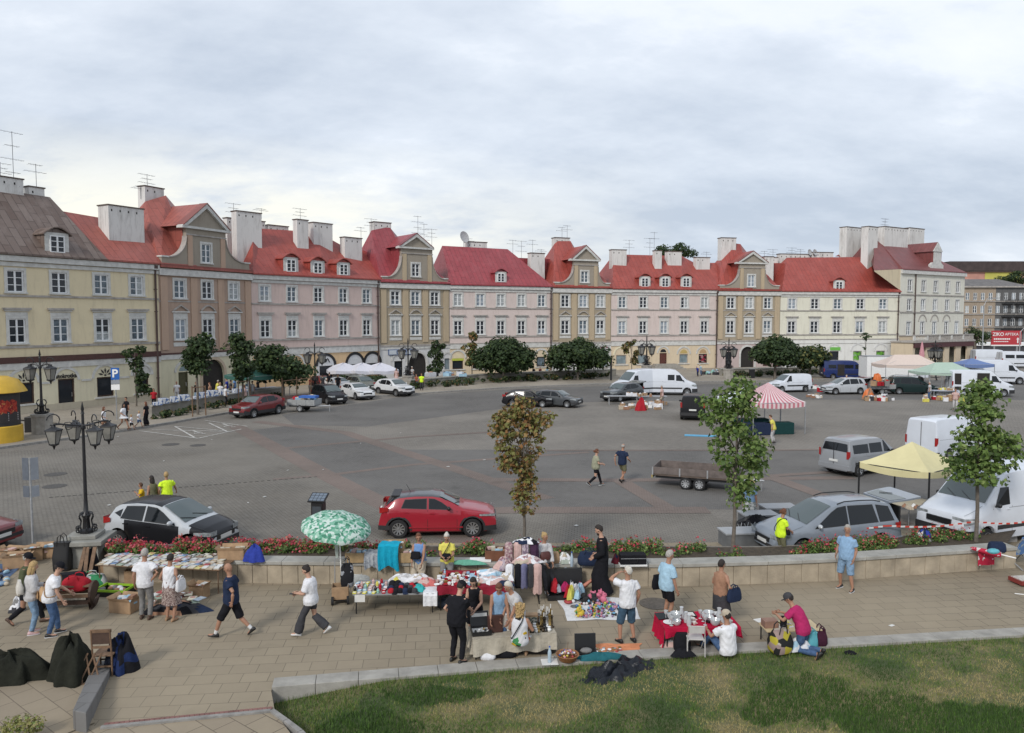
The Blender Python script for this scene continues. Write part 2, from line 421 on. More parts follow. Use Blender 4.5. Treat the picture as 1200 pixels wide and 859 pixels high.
def hashn(x,y,s):
 xi,yi=math.floor(x),math.floor(y);fx,fy=x-xi,y-yi
 h=lambda a,b:(sin(a*127.1+b*311.7+s*74.7)*43758.5453)%1
 fx=fx*fx*(3-2*fx);fy=fy*fy*(3-2*fy)
 return(h(xi,yi)*(1-fx)+h(xi+1,yi)*fx)*(1-fy)+(h(xi,yi+1)*(1-fx)+h(xi+1,yi+1)*fx)*fy
GR=[M('grass_green',(.088,.165,.03),.8,.35,20,spec=.2),M('grass_dark',(.045,.088,.022),.8,.3,20,spec=.2),M('grass_dry',(.38,.31,.14),.9,.3,20,spec=.1),M('grass_olive',(.19,.21,.065),.85,.3,20,spec=.2)]
CLOVER=[(945,815,60,22),(1000,830,70,20),(1080,845,110,25),(1170,850,60,24),(900,840,40,12),(430,850,60,20),(500,815,60,12)]
mb=MB()
gr=random.Random(3)
vs=[];fs=[];ms=[]
for _ in range(105000):
 u=gr.uniform(300,1225);v=gr.uniform(742,872)
 p=gp(u,v,0)
 t=0
 for i in range(len(cp)-1):
  if cp[i].x<=p.x<=cp[i+1].x:t=cp[i].y+(cp[i+1].y-cp[i].y)*(p.x-cp[i].x)/(cp[i+1].x-cp[i].x)
 if t==0:
  if p.x<cp[0].x:t=cp[0].y-(cp[0].x-p.x)*2.0
 if p.x<cp[0].x-.9 or p.y>t-.03:continue
 z=lawn_z(p.x,p.y)+.35*max(0,(cp[0].y-p.y)/9.5-.5)
 a=hashn(p.x*.75,p.y*1.1,1)*.6+hashn(p.x*2.6,p.y*3.1,2)*.4
 clov=any(((u-cu)/ru)**2+((v-cv)/rv)**2<1+(hashn(p.x*3,p.y*3,5)-.5) for cu,cv,ru,rv in CLOVER)
 near_edge=(t-p.y)<.35
 lush=p.x<-3.0
 if clov:k=1 if gr.random()<.75 else 0;h=gr.uniform(.05,.12);w=.014
 elif near_edge:k=gr.choice([0,0,1,3]);h=gr.uniform(.05,.13);w=.012
 elif lush:k=gr.choice([0,0,0,1,3,3]);h=gr.uniform(.04,.10);w=.012
 else:
  q=a+gr.uniform(-.13,.13)
  k=2 if q>.56 else 3 if q>.47 else 0 if q>.33 else 1
  h=gr.uniform(.02,.06) if k==2 else gr.uniform(.03,.08);w=.011
  if k==2 and gr.random()<.35:continue
 an=gr.uniform(0,PI);dx,dy=cos(an)*w/2,sin(an)*w/2;l=gr.uniform(0,.06);la=gr.uniform(0,2*PI)
 i=len(vs);vs+=[(p.x-dx,p.y-dy,z),(p.x+dx,p.y+dy,z),(p.x+cos(la)*l,p.y+sin(la)*l,z+h)]
 fs.append((i,i+1,i+2));ms.append(k)
mb.v=vs;mb.f=fs;mb.m=ms;mb.mats=GR
tag(mb.build('grass',fix=False),'patchy green and dried-out grass of the lawn with darker clover patches','grass',kind='stuff')
sheet('lower_path',[(-300,900),(-300,862),(120,853),(318,831),(372,905)],.039,bricky('ramp_slabs',(.285,.238,.17),(.245,.203,.148),(.07,.055,.04),.62,.46,.009,coords='Object',big=(.25,.2,.155),bumpk=.35,rot=R(38),var2=.16))
mb=MB()
a,b=gp(120,851.5,.045),gp(318,832,.045)
nb=34
for k in range(nb):
 p=a.lerp(b,(k+.5)/nb);mb.box((p.x,p.y+.05,.05),((b-a).length/nb*.92,.10,.03),M('gutter_brick',(.20,.10,.085),.9,.35,4,.3),math.atan2(b.y-a.y,b.x-a.x))
p=a.lerp(b,.5);mb.box((p.x,p.y-.055,.055),((b-a).length,.09,.045),KERBM,math.atan2(b.y-a.y,b.x-a.x))
tag(mb.build('gutter'),'gutter of reddish bricks with a grey rim across the lower-left path','gutter')
mb=MB()
q=[gp(318,833,.05),gp(335,845,.05),gp(352,858,.05),gp(372,880,.05)]
for i in range(3):
 d=(q[i+1]-q[i]);L=d.length;c_=q[i].lerp(q[i+1],.5);mb.box((c_.x,c_.y,.02),(L*.97,.10,.12),KERBM,math.atan2(d.y,d.x))
tag(mb.build('kerb_edging'),'short curved kerb between the lower-left path and the lawn corner','kerb')
plat=MB()
A_,B_,C_=gp(-60,806,.07),gp(118,789,.07),gp(135,776,.07)
D_=gp(101,843,.30)
PK=bricky('platform_kerb',(.17,.165,.16),(.14,.135,.13),(.08,.075,.07),.5,.5,.012,coords='Object',big=(.12,.12,.115),bumpk=.3)
plat.prism([V((C_.x,C_.y,.12)),V((C_.x-.42,C_.y-.05,.12)),V((D_.x-.30,D_.y+.1,.42)),V((D_.x,D_.y,.42))],(0,0,-.55),PK)
plat.prism([V((A_.x,A_.y,.12)),V((C_.x-.36,C_.y-.30,.12)),V((C_.x-.36,C_.y-.02,.12)),V((A_.x,A_.y+.3,.12))],(0,0,-.3),PK)
tag(plat.build('kerb_wall',bevel=.015),'sloping grey kerb wall beside the old chair in the lower-left corner','kerb')
sheet('platform_path',[(-300,880),(-300,815),(100,789.5),(128,779),(104,838),(112,850),(60,870)],.06,MATS['ramp_slabs'])
WALLPTS=[(120,682.5),(243,684),(330,685),(480,686.5),(640,688),(720,688.5),(800,688),(900,685),(980,681.5),(1050,676.5),(1120,671.5),(1192,666.5)]
wp=[gp(u,v,.03) for u,v in WALLPTS]
WH=.56
STW=M('sandstone_panel',(.34,.285,.21),.85,.28,1.7,.3,25);CAPM=M('planter_cap_stone',(.32,.31,.28),.85,.2,2.2,.25)
planter=empty('planter_wall',wp[0],0,'long low planter wall of sandstone blocks with a grey slab top, full of roses','planter wall')
mb=MB();cap=MB()
def off(i,pts,w):
 d=pts[min(i+1,len(pts)-1)]-pts[max(i-1,0)];d.z=0;d.normalize();return V((-d.y,d.x,0))*w
O0=wp[0].copy();O0 .z=0
dist=0
for i in range(len(wp)-1):
 a,b=wp[i],wp[i+1];na,nb_=off(i,wp,.5),off(i+1,wp,.5);L=(b-a).length;k=max(1,round(L/.46))
 for j in range(k):
  p=a.lerp(b,j/k);q=a.lerp(b,(j+1)/k);n0=na.lerp(nb_,j/k);n1_=na.lerp(nb_,(j+1)/k)
  d=(q-p).normalized()*.006;dp=rr(0,.008)
  dn=n0 .normalized()*(.05+dp)
  z=lambda r,h:V((r.x,r.y,h))-O0
  mb.prism([z(p+dn+d,0),z(q+dn-d,0),z(q+n0*.3,0),z(p+n0*.3,0)],(0,0,WH),STW)
 k=max(1,round(L/1.05))
 for j in range(k):
  p=a.lerp(b,j/k);q=a.lerp(b,(j+1)/k);n0=na.lerp(nb_,j/k);n1_=na.lerp(nb_,(j+1)/k);d=(q-p).normalized()*.004
  cap.prism([z(p+d,WH+.002),z(q-d,WH+.002),z(q+n1_*1.1-d,WH+.002),z(p+n0*1.1+d,WH+.002)],(0,0,.10),CAPM)
mb.build('stone_blocks',planter,bevel=.008);cap.build('cap_slab',planter,bevel=.012)
SOIL=M('planter_soil',(.06,.045,.03),.95,.4,6,.8)
bp_=[gp(u,v,0) for u,v in[(120,658),(243,659),(480,660),(720,660),(830,661),(890,661),(940,659),(990,654),(1060,647),(1130,641),(1192,636)]]
mb=MB()
fr=[wp[i]+off(i,wp,.5) for i in range(len(wp))]
mb.poly([V((p.x,p.y,.5))-O0 for p in fr]+[V((p.x,p.y,.5))-O0 for p in bp_[::-1]],SOIL)
for i in range(len(bp_)-1):mb.quad(V((bp_[i].x,bp_[i].y,0))-O0,V((bp_[i+1].x,bp_[i+1].y,0))-O0,V((bp_[i+1].x,bp_[i+1].y,.53))-O0,V((bp_[i].x,bp_[i].y,.53))-O0,KERBM)
mb.build('soil_bed',planter,fix=False)
def leafmat(name,col,var=.3):
 if name in MATS:return MATS[name]
 m,nt,b=_nt(name)
 oi=N(nt,'ShaderNodeNewGeometry');k=ramp(nt,oi.outputs['Random Per Island'],0,1,1-var,1+var)
 c=N(nt,'ShaderNodeCombineXYZ')
 for i in range(3):nt.links.new(k,c.inputs[i])
 nt.links.new(mixc(nt,1.,tuple(col),c.outputs[0],'MULTIPLY'),b.inputs['Base Color'])
 b.inputs['Roughness'].default_value=.6;b.inputs['Specular IOR Level'].default_value=.3
 tr=N(nt,'ShaderNodeBsdfTranslucent');nt.links.new(mixc(nt,1.,tuple(min(1,x*1.3) for x in col),c.outputs[0],'MULTIPLY'),tr.inputs[0])
 mx=N(nt,'ShaderNodeMixShader');mx.inputs[0].default_value=.25
 nt.links.new(b.outputs[0],mx.inputs[1]);nt.links.new(tr.outputs[0],mx.inputs[2]);nt.links.new(mx.outputs[0],nt.nodes['Material Output'].inputs[0])
 MATS[name]=m
 return m
LG=[leafmat('leaf_green',(.12,.185,.045)),leafmat('leaf_dark',(.065,.11,.03)),leafmat('leaf_light',(.20,.26,.085))]
LA=[leafmat('leaf_rust',(.25,.125,.045)),leafmat('leaf_olive',(.165,.165,.05)),leafmat('leaf_brown',(.14,.10,.04)),leafmat('leaf_tan',(.30,.20,.08))]
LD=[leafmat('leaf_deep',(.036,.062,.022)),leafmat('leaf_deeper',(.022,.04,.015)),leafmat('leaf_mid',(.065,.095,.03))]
BARK=M('bark',(.13,.11,.09),.9,.3,8,.5)
LEAF=[(0,-.5),(.28,-.3),(.5,.0),(.22,.1),(0,.55),(-.22,.1),(-.5,0),(-.28,-.3)]
def leaves(mb,clumps,n,size,mats,seed,weights=None,droop=.3,shape=None):
 g=random.Random(seed);sh=shape or LEAF
 tot=sum(c[6] for c in clumps)
 k0=[mb.mi(m) for m in mats]
 for c in clumps:
  m=int(n*c[6]/tot)
  cm=g.random()
  for _ in range(m):
   while True:
    x,y,z=g.uniform(-1,1),g.uniform(-1,1),g.uniform(-1,1);r2=x*x+y*y+z*z
    if .12<r2<1 and g.random()<.25+.75*r2:break
   p=V((c[0]+x*c[3],c[1]+y*c[4],c[2]+z*c[5]))
   nrm=V((x+g.uniform(-.7,.7),y+g.uniform(-.7,.7),z*.6+.55+g.uniform(-.6,.6))).normalized()
   a,b=frame_of(nrm);t=g.uniform(0,2*PI);e1=a*cos(t)+b*sin(t);e2=nrm.cross(e1)
   s=size*g.uniform(.6,1.25)
   i=len(mb.v)
   for(q,w) in sh:mb.v.append(tuple(p+e1*q*s+e2*w*s-nrm*abs(q)*s*droop))
   mb.f.append(list(range(i,i+len(sh))))
   if weights:k=g.choices(k0,weights)[0]
   else:k=k0[0] if g.random()<.55 else k0[1] if(g.random()<.55+.4*(cm-.5)) else k0[2%len(k0)]
   mb.m.append(k)
def clumpset(env,k,rad,seed):
 g=random.Random(seed);out=[]
 for e in env:
  for _ in range(max(1,int(k*e[6]))):
   while True:
    x,y,z=g.uniform(-1,1),g.uniform(-1,1),g.uniform(-1,1);r2=x*x+y*y+z*z
    if r2<1 and g.random()<.3+.7*r2:break
   r=rad*g.uniform(.6,1.3)
   out.append((e[0]+x*e[3]*.85,e[1]+y*e[4]*.85,e[2]+z*e[5]*.85,r*g.uniform(.8,1.3),r*g.uniform(.8,1.3),r*g.uniform(.55,.9),r**3))
 return out
def tree(name,label,pos,env,k,rad,n,leaf,mats,seed,tr=.06,lean=(0,0),cat='tree',group=None,weights=None,split=None,core=False,stake=False):
 root=empty(name,pos,0,label,cat,group)
 cl=clumpset(env,k,rad,seed)
 t=MB();g=random.Random(seed+5)
 top=max(e[2]+e[5]*.5 for e in env);x0=lean
 bot=min(e[2]-e[5] for e in env)
 sp=split or bot+.15*(top-bot)
 pts=[(0,0,0),(x0[0]*.3+.02,x0[1]*.3,sp*.5),(x0[0]*.6-.02,x0[1]*.6,sp),(x0[0],x0[1],top)]
 t.tube([(0,0,-.05)]+pts,[tr*1.35,tr*1.15,tr,tr*.85,tr*.25],BARK,9)
 for c in g.sample(cl,min(len(cl),14)):
  h=g.uniform(.1,.6);st=V(pts[2]).lerp(V(pts[3]),h);e=V(c[:3])
  if e.z<st.z-.3:st=V(pts[2])
  mid=st.lerp(e,.5)+V((0,0,.12*(e-st).length*.3))
  t.tube([st,mid,e],[tr*.42,tr*.28,tr*.1],BARK,6)
 t.build('trunk',root,smooth=180)
 c=MB();leaves(c,cl,n,leaf,mats,seed+1,weights)
 c.build('crown',root,fix=False)
 return root
def Tpos(u,v):p=gp(u,v,0);p.z=0;return p
p=Tpos(614,665);p.z=.48
tree('young_tree','slender young tree with rusty autumn leaves beside the red hatchback',p,[(-.15,0,3.3,.75,.7,1.15,1.),(-.55,0,3.9,.45,.4,.6,.35),(.35,0,4.1,.5,.45,.6,.35),(.05,0,1.9,.38,.38,.8,.45),(-.1,0,4.45,.3,.3,.35,.2)],70,.22,3300,.13,LA,11,.045,(.0,0),weights=[2,4.6,2.2,1.5])
p=Tpos(858,667);p.z=.48
tree('young_tree','young green maple in the planter near the striped tent',p,[(.05,0,3.2,.85,.7,1.0,1.),(-.15,0,4.3,.85,.7,.75,.9),(.15,0,5.0,.5,.5,.45,.4),(.65,0,3.1,.45,.4,.45,.3),(.2,0,1.95,.5,.45,.5,.35),(.55,0,2.5,.35,.3,.5,.2),(-.75,0,4.3,.35,.3,.5,.2)],58,.27,2500,.15,LG,21,.055,(.1,0))
p=Tpos(1143,654);p.z=.48
tree('young_tree','young green maple in front of the large white van at the right',p,[(.05,0,3.0,1.25,.9,.95,1.),(.0,0,4.1,.85,.7,.8,.7),(-.15,0,4.75,.4,.4,.45,.3),(-.1,0,2.3,.9,.7,.5,.4),(.7,0,2.9,.7,.5,.6,.4)],60,.28,2900,.16,LG,31,.055,(-.05,0))
def ftree(u,vb,lab,env,k,rad,n,leaf,mats,seed,tr=.08,**kw):
 p=gp(u,vb,.13);s=p.y/900.
 e=[((a-u)*s,0,.13+(vb-b)*s-.13,c*s,c*s*.9,d*s,w) for a,b,c,d,w in env]
 return tree('street_tree',lab,p,e,k,rad,n,leaf,mats,seed,tr,**kw)
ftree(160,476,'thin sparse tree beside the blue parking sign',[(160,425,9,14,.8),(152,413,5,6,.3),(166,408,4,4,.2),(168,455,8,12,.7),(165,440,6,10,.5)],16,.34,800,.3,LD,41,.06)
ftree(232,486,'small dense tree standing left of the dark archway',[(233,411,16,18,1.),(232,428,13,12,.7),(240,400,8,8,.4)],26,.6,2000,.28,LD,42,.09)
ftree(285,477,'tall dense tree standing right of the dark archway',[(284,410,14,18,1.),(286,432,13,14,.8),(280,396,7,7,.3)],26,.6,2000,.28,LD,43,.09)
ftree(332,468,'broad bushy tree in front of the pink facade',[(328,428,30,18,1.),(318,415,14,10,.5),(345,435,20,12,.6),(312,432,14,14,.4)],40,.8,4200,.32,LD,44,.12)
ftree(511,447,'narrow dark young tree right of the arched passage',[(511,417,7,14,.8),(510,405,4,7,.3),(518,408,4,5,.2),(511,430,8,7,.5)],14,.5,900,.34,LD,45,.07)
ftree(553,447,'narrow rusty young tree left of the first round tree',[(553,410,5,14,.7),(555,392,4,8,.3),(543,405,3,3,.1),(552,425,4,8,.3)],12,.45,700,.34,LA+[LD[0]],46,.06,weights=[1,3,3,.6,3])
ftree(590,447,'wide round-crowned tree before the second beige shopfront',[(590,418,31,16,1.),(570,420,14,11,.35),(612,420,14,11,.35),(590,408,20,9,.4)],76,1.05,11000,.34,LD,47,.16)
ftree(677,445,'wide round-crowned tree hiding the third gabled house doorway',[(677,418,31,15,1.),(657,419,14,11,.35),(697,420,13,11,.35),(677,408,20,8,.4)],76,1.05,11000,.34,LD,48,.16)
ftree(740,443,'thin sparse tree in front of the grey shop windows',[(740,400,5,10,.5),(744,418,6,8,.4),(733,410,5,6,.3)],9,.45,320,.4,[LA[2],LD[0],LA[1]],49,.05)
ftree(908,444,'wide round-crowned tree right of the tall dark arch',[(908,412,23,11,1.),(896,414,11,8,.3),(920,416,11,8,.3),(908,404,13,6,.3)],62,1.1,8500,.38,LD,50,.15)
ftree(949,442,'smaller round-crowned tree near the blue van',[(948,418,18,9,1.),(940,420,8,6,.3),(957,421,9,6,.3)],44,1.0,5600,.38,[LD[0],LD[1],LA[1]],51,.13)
ftree(1014,437,'small bare young tree in front of the cream house',[(1014,398,5,8,.4),(1012,412,4,6,.3)],6,.5,60,.4,LD,52,.05)
def btree(u,v,Y,r,lab,seed,n=2600,h=9,rx=1.):
 p=at(u,v,Y);b=V((p.x,p.y,0))
 tree('background_tree',lab,b,[(0,0,p.z,r*rx,r,r*.8,1.)],26,r*.42,n,r*.14,LD,seed,.3,group=None)
btree(790,298,165,3.0,'leafy treetop rising behind the red roof with three dormers',61,rx=1.5)
btree(1143,393,150,2.2,'small rounded tree at the corner of the balustraded house',62,1400)
btree(1188,326,330,4.2,'dark treetops behind the soot-stained tenement',63,2600,rx=1.7)
mb=MB();cl=[]
g_=random.Random(9)
def bed(pts,n,h,cl,r=.35,z=.5):
 for _ in range(n):
  t=g_.random()*(len(pts)-1);k=int(t);a,b=pts[k],pts[k+1];f=t-k
  p=gp(a[0]+(b[0]-a[0])*f,a[1]+(b[1]-a[1])*f+g_.uniform(-1,1),.13);q=r*g_.uniform(.7,1.3)
  cl.append((p.x,p.y,z*.5+g_.uniform(0,h),q,q,q*.7,q**2))
bed([(480,456),(560,449.5),(640,445.5),(720,442)],110,.5,cl);bed([(180,492),(280,473),(330,466)],50,.3,cl,.3);bed([(850,442),(960,439)],50,.4,cl,.4)
leaves(mb,cl,9000,.22,LD+[LA[2]],77,weights=[3,3,1.5,1.5])
tag(mb.build('shrubbery',fix=False),'low dark shrubs planted along the far pavement wall','shrubs',kind='stuff')
ROSE=[leafmat('rose_red',(.42,.035,.06)),leafmat('rose_pink',(.50,.10,.13)),leafmat('rose_coral',(.50,.14,.10))]
def roses(seg,ncl,nl,nf,seed,label,name='rose_bed'):
 g=random.Random(seed);cl=[];fl=[]
 for _ in range(ncl):
  t=g.random()*(len(seg)-1);k=int(t);f=t-k;a,b=seg[k],seg[k+1]
  u=a[0]+(b[0]-a[0])*f;v0=a[1]+(b[1]-a[1])*f;dn=a[2]+(b[2]-a[2])*f
  if g.random()>dn:continue
  p=gp(u,v0+g.uniform(-2.5,6.5),.55);h=g.uniform(.10,.34)
  r=g.uniform(.13,.24);cl.append((p.x,p.y,.5+h*.6,r,r,h*.6,1))
  for _ in range(3):fl.append((p.x+g.uniform(-.16,.16),p.y+g.uniform(-.16,.16),.52+h*g.uniform(.7,1.35),.10,.10,.07,1))
 mb=MB();leaves(mb,cl,nl,.075,LG,seed,weights=[3,3,1.2]);leaves(mb,fl,nf,.075,ROSE,seed+1,weights=[3,2.2,1.2],droop=-.3)
 tag(mb.build(name,fix=False),label,'flowers',kind='stuff')
roses([(128,645,.8),(200,645,.5),(240,643,1),(330,641,1),(430,641,.9)],150,7500,2300,5,'pink and red rose bushes behind the wall left of the green parasol')
roses([(430,642,.8),(500,643,.4),(545,643,.9),(590,643,.8),(680,643,.4),(700,643,.9),(760,643,1),(800,645,.5),(830,647,.15),(870,648,.3)],120,6000,620,6,'red rose bushes along the middle of the planter')
roses([(930,647,.5),(980,641,.8),(1040,636,1),(1100,629,1),(1150,624,.6)],120,6500,720,7,'red rose bushes in front of the grey minivan and white van')
p=gp(22,872,0);mb=MB()
cl=[(p.x+rr(-.35,.35),p.y+rr(-.15,.15),.10+rr(0,.25),.17,.17,.14,1) for _ in range(10)]
leaves(mb,cl,900,.055,[leafmat('leaf_yellow',(.22,.22,.07)),LG[2],leafmat('leaf_straw',(.30,.26,.12))],91)
tag(mb.build('garden_shrub',fix=False),'pale yellowish shrub tip in the bottom-left corner','shrub')
BP=[(-43.9,48.8),(-32,69.8),(-27.03,80.0),(-16.03,93.1),(-8.05,99.3),(5.53,105.9),(14.1,109.4),(30.4,114.1),(40.6,116.5),(60.4,120.0),(76.2,129.9)]
GZ=.13
def roofm(name,c1,c2,seam=.62):
 if name in MATS:return MATS[name]
 m=bricky(name,c1,c2,tuple(x*.55 for x in c1),2.1,seam,.035,rough=.45,coords='UV',big=tuple(x*.72 for x in c2),bumpk=.8,rot=R(90),spec=.4,var2=.3)
 return m
ROOFS=dict(old=roofm('rusty_sheet_roof',(.10,.062,.047),(.19,.145,.122)),red=roofm('orange_red_sheet_roof',(.36,.10,.075),(.30,.085,.065)),crim=roofm('crimson_sheet_roof',(.33,.055,.065),(.27,.05,.058)),brick=roofm('brick_red_sheet_roof',(.36,.07,.052),(.30,.062,.048)),dark=roofm('dark_red_sheet_roof',(.22,.065,.062),(.18,.058,.055)))
TRIM=M('pale_trim',(.53,.525,.50),.85,.18,2.5,.15);TRIMW=M('white_window_frame',(.74,.75,.75),.55,.08)
GREYT=M('grey_cornice',(.34,.315,.29),.9,.25,2.5,.2);CHIM=plaster('chimney_plaster',(.50,.49,.47),(.12,.10,.085),.7);CHIMCAP=M('chimney_cap',(.10,.075,.06),.8,.2)
PIPE=M('brown_drainpipe',(.06,.035,.03),.6,.2)
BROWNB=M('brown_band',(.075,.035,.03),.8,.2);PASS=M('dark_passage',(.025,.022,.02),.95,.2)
PANEW=M('net_curtain_pane',(.34,.36,.36),.2,.35,2.6,spec=.4)
WINC={}
def win_mesh(w,h,arch=False,bars=3,sur=True):
 key=(round(w,2),round(h,2),arch,bars,sur)
 if key in WINC:return WINC[key]
 f=MB();t=.085
 f.box((-w/2+t/2,.09,h/2),(t,.08,h),TRIMW);f.box((w/2-t/2,.09,h/2),(t,.08,h),TRIMW)
 f.box((0,.09,t/2),(w-2*t,.08,t),TRIMW);f.box((0,.09,h-t/2),(w-2*t,.08,t),TRIMW)
 f.box((0,.085,h/2),(.13,.08,h-2*t),TRIMW)
 for k in range(1,bars):
  for sgn in(-1,1):f.box((sgn*(w/4-.01),.095,h*k/bars),(w/2-t-.065,.05,.05),TRIMW)
 p=MB();hm=h*.42
 for i,(xa,xb,za,zb) in enumerate(((-w/2+.02,0,.02,hm),(0,w/2-.02,.02,hm),(-w/2+.02,0,hm,h-.02),(0,w/2-.02,hm,h-.02))):
  p.quad((xa,.125,za),(xb,.125,za),(xb,.125,zb),(xa,.125,zb),[PANED,PANEG,PANEL,BLACK][i])
 s=MB()
 if sur:
  q=.2
  s.box((-w/2-q/2,-.02,h/2),(q,.06,h),TRIM);s.box((w/2+q/2,-.02,h/2),(q,.06,h),TRIM)
  s.box((0,-.022,h+q/2),(w+2*q,.064,q),TRIM);s.box((0,-.05,-.06),(w+2*q+.1,.16,.12),TRIM)
 r=(f.mesh('window',None),p.mesh('pane',None,fix=False),s.mesh('surround',None) if sur else None)
 WINC[key]=r
 return r
PANEV={}
def add_window(parent,x,z,w,h,pane=None,bars=3,sur=True,y=0.):
 f,p,s=win_mesh(w,h,False,bars,sur)
 o=bpy.data.objects.new('window',f);COL.objects.link(o);o.parent=parent;o.location=(x,y,z)
 pane=pane or rnd.choices([PANED,PANEG,PANEL],[6,2.4,1])[0]
 t=rnd.random();o2=rnd.choice([PANED,PANEG,PANEL,PANEW]);four=[pane]*4 if t<.5 else[o2,o2,pane,pane] if t<.72 else[pane,o2,pane,o2] if t<.88 else[PANEW,PANEW,PANEW,PANEW]
 k=(p.name,)+tuple(x.name for x in four)
 if k not in PANEV:
  q=p.copy()
  for i in range(4):q.materials[i]=four[i]
  PANEV[k]=q
 c=bpy.data.objects.new('pane',PANEV[k]);COL.objects.link(c);c.parent=o
 if s is not None:c=bpy.data.objects.new('surround',s);COL.objects.link(c);c.parent=o
 return o
def wall_holes(mb,x0,x1,z0,z1,holes,mat,y=0.,depth=.2,rev=None):
 hs=[(max(a,x0),min(b,x1),max(c,z0),min(d,z1)) for a,b,c,d in holes if d>z0 and c<z1]
 xs=sorted({x0,x1,*[h[0] for h in hs],*[h[1] for h in hs]});zs=sorted({z0,z1,*[h[2] for h in hs],*[h[3] for h in hs]})
 for j in range(len(zs)-1):
  st=None
  for i in range(len(xs)-1):
   cx,cz=(xs[i]+xs[i+1])/2,(zs[j]+zs[j+1])/2
   hole=any(h[0]<cx<h[1] and h[2]<cz<h[3] for h in hs)
   if not hole and st is None:st=xs[i]
   if st is not None and(hole or i==len(xs)-2):
    e=xs[i] if hole else xs[i+1]
    mb.quad((st,y,zs[j]),(e,y,zs[j]),(e,y,zs[j+1]),(st,y,zs[j+1]),mat);st=None
 for a,b,c,d in hs:
  r=rev or mat;e=y+depth
  mb.quad((a,y,c),(a,e,c),(a,e,d),(a,y,d),r);mb.quad((b,y,c),(b,e,c),(b,e,d),(b,y,d),r)
  mb.quad((a,y,c),(b,y,c),(b,e,c),(a,e,c),r);mb.quad((a,y,d),(b,y,d),(b,e,d),(a,e,d),r)
def arch_ring(mb,x,zs,r,w,mat,y0=-.05,y1=.02,n=14,legs=0.):
 pts=[(r*cos(PI-PI*k/n),r*sin(PI*k/n)) for k in range(n+1)]
 for k in range(n):
  (a,b),(c,d)=pts[k],pts[k+1];q=(r+w)/r
  mb.prism([(x+a,y0,zs+b),(x+c,y0,zs+d),(x+c*q,y0,zs+d*q),(x+a*q,y0,zs+b*q)],(0,y1-y0,0),mat)
 if legs:
  for sg in(-1,1):mb.box((x+sg*(r+w/2),(y0+y1)/2,zs-legs/2),(w,y1-y0,legs),mat)
def spandrels(mb,x,zs,r,mat,y=0.,n=12):
 for sg in(-1,1):
  pts=[(x+sg*r*cos(PI/2*k/n),y,zs+r*sin(PI/2*k/n)) for k in range(n+1)]
  mb.poly(pts+[(x+sg*r,y,zs+r)],mat)
 for k in range(2*n):
  a,b=PI*k/(2*n),PI*(k+1)/(2*n)
  mb.quad((x+r*cos(a),y,zs+r*sin(a)),(x+r*cos(b),y,zs+r*sin(b)),(x+r*cos(b),y+.25,zs+r*sin(b)),(x+r*cos(a),y+.25,zs+r*sin(a)),mat)
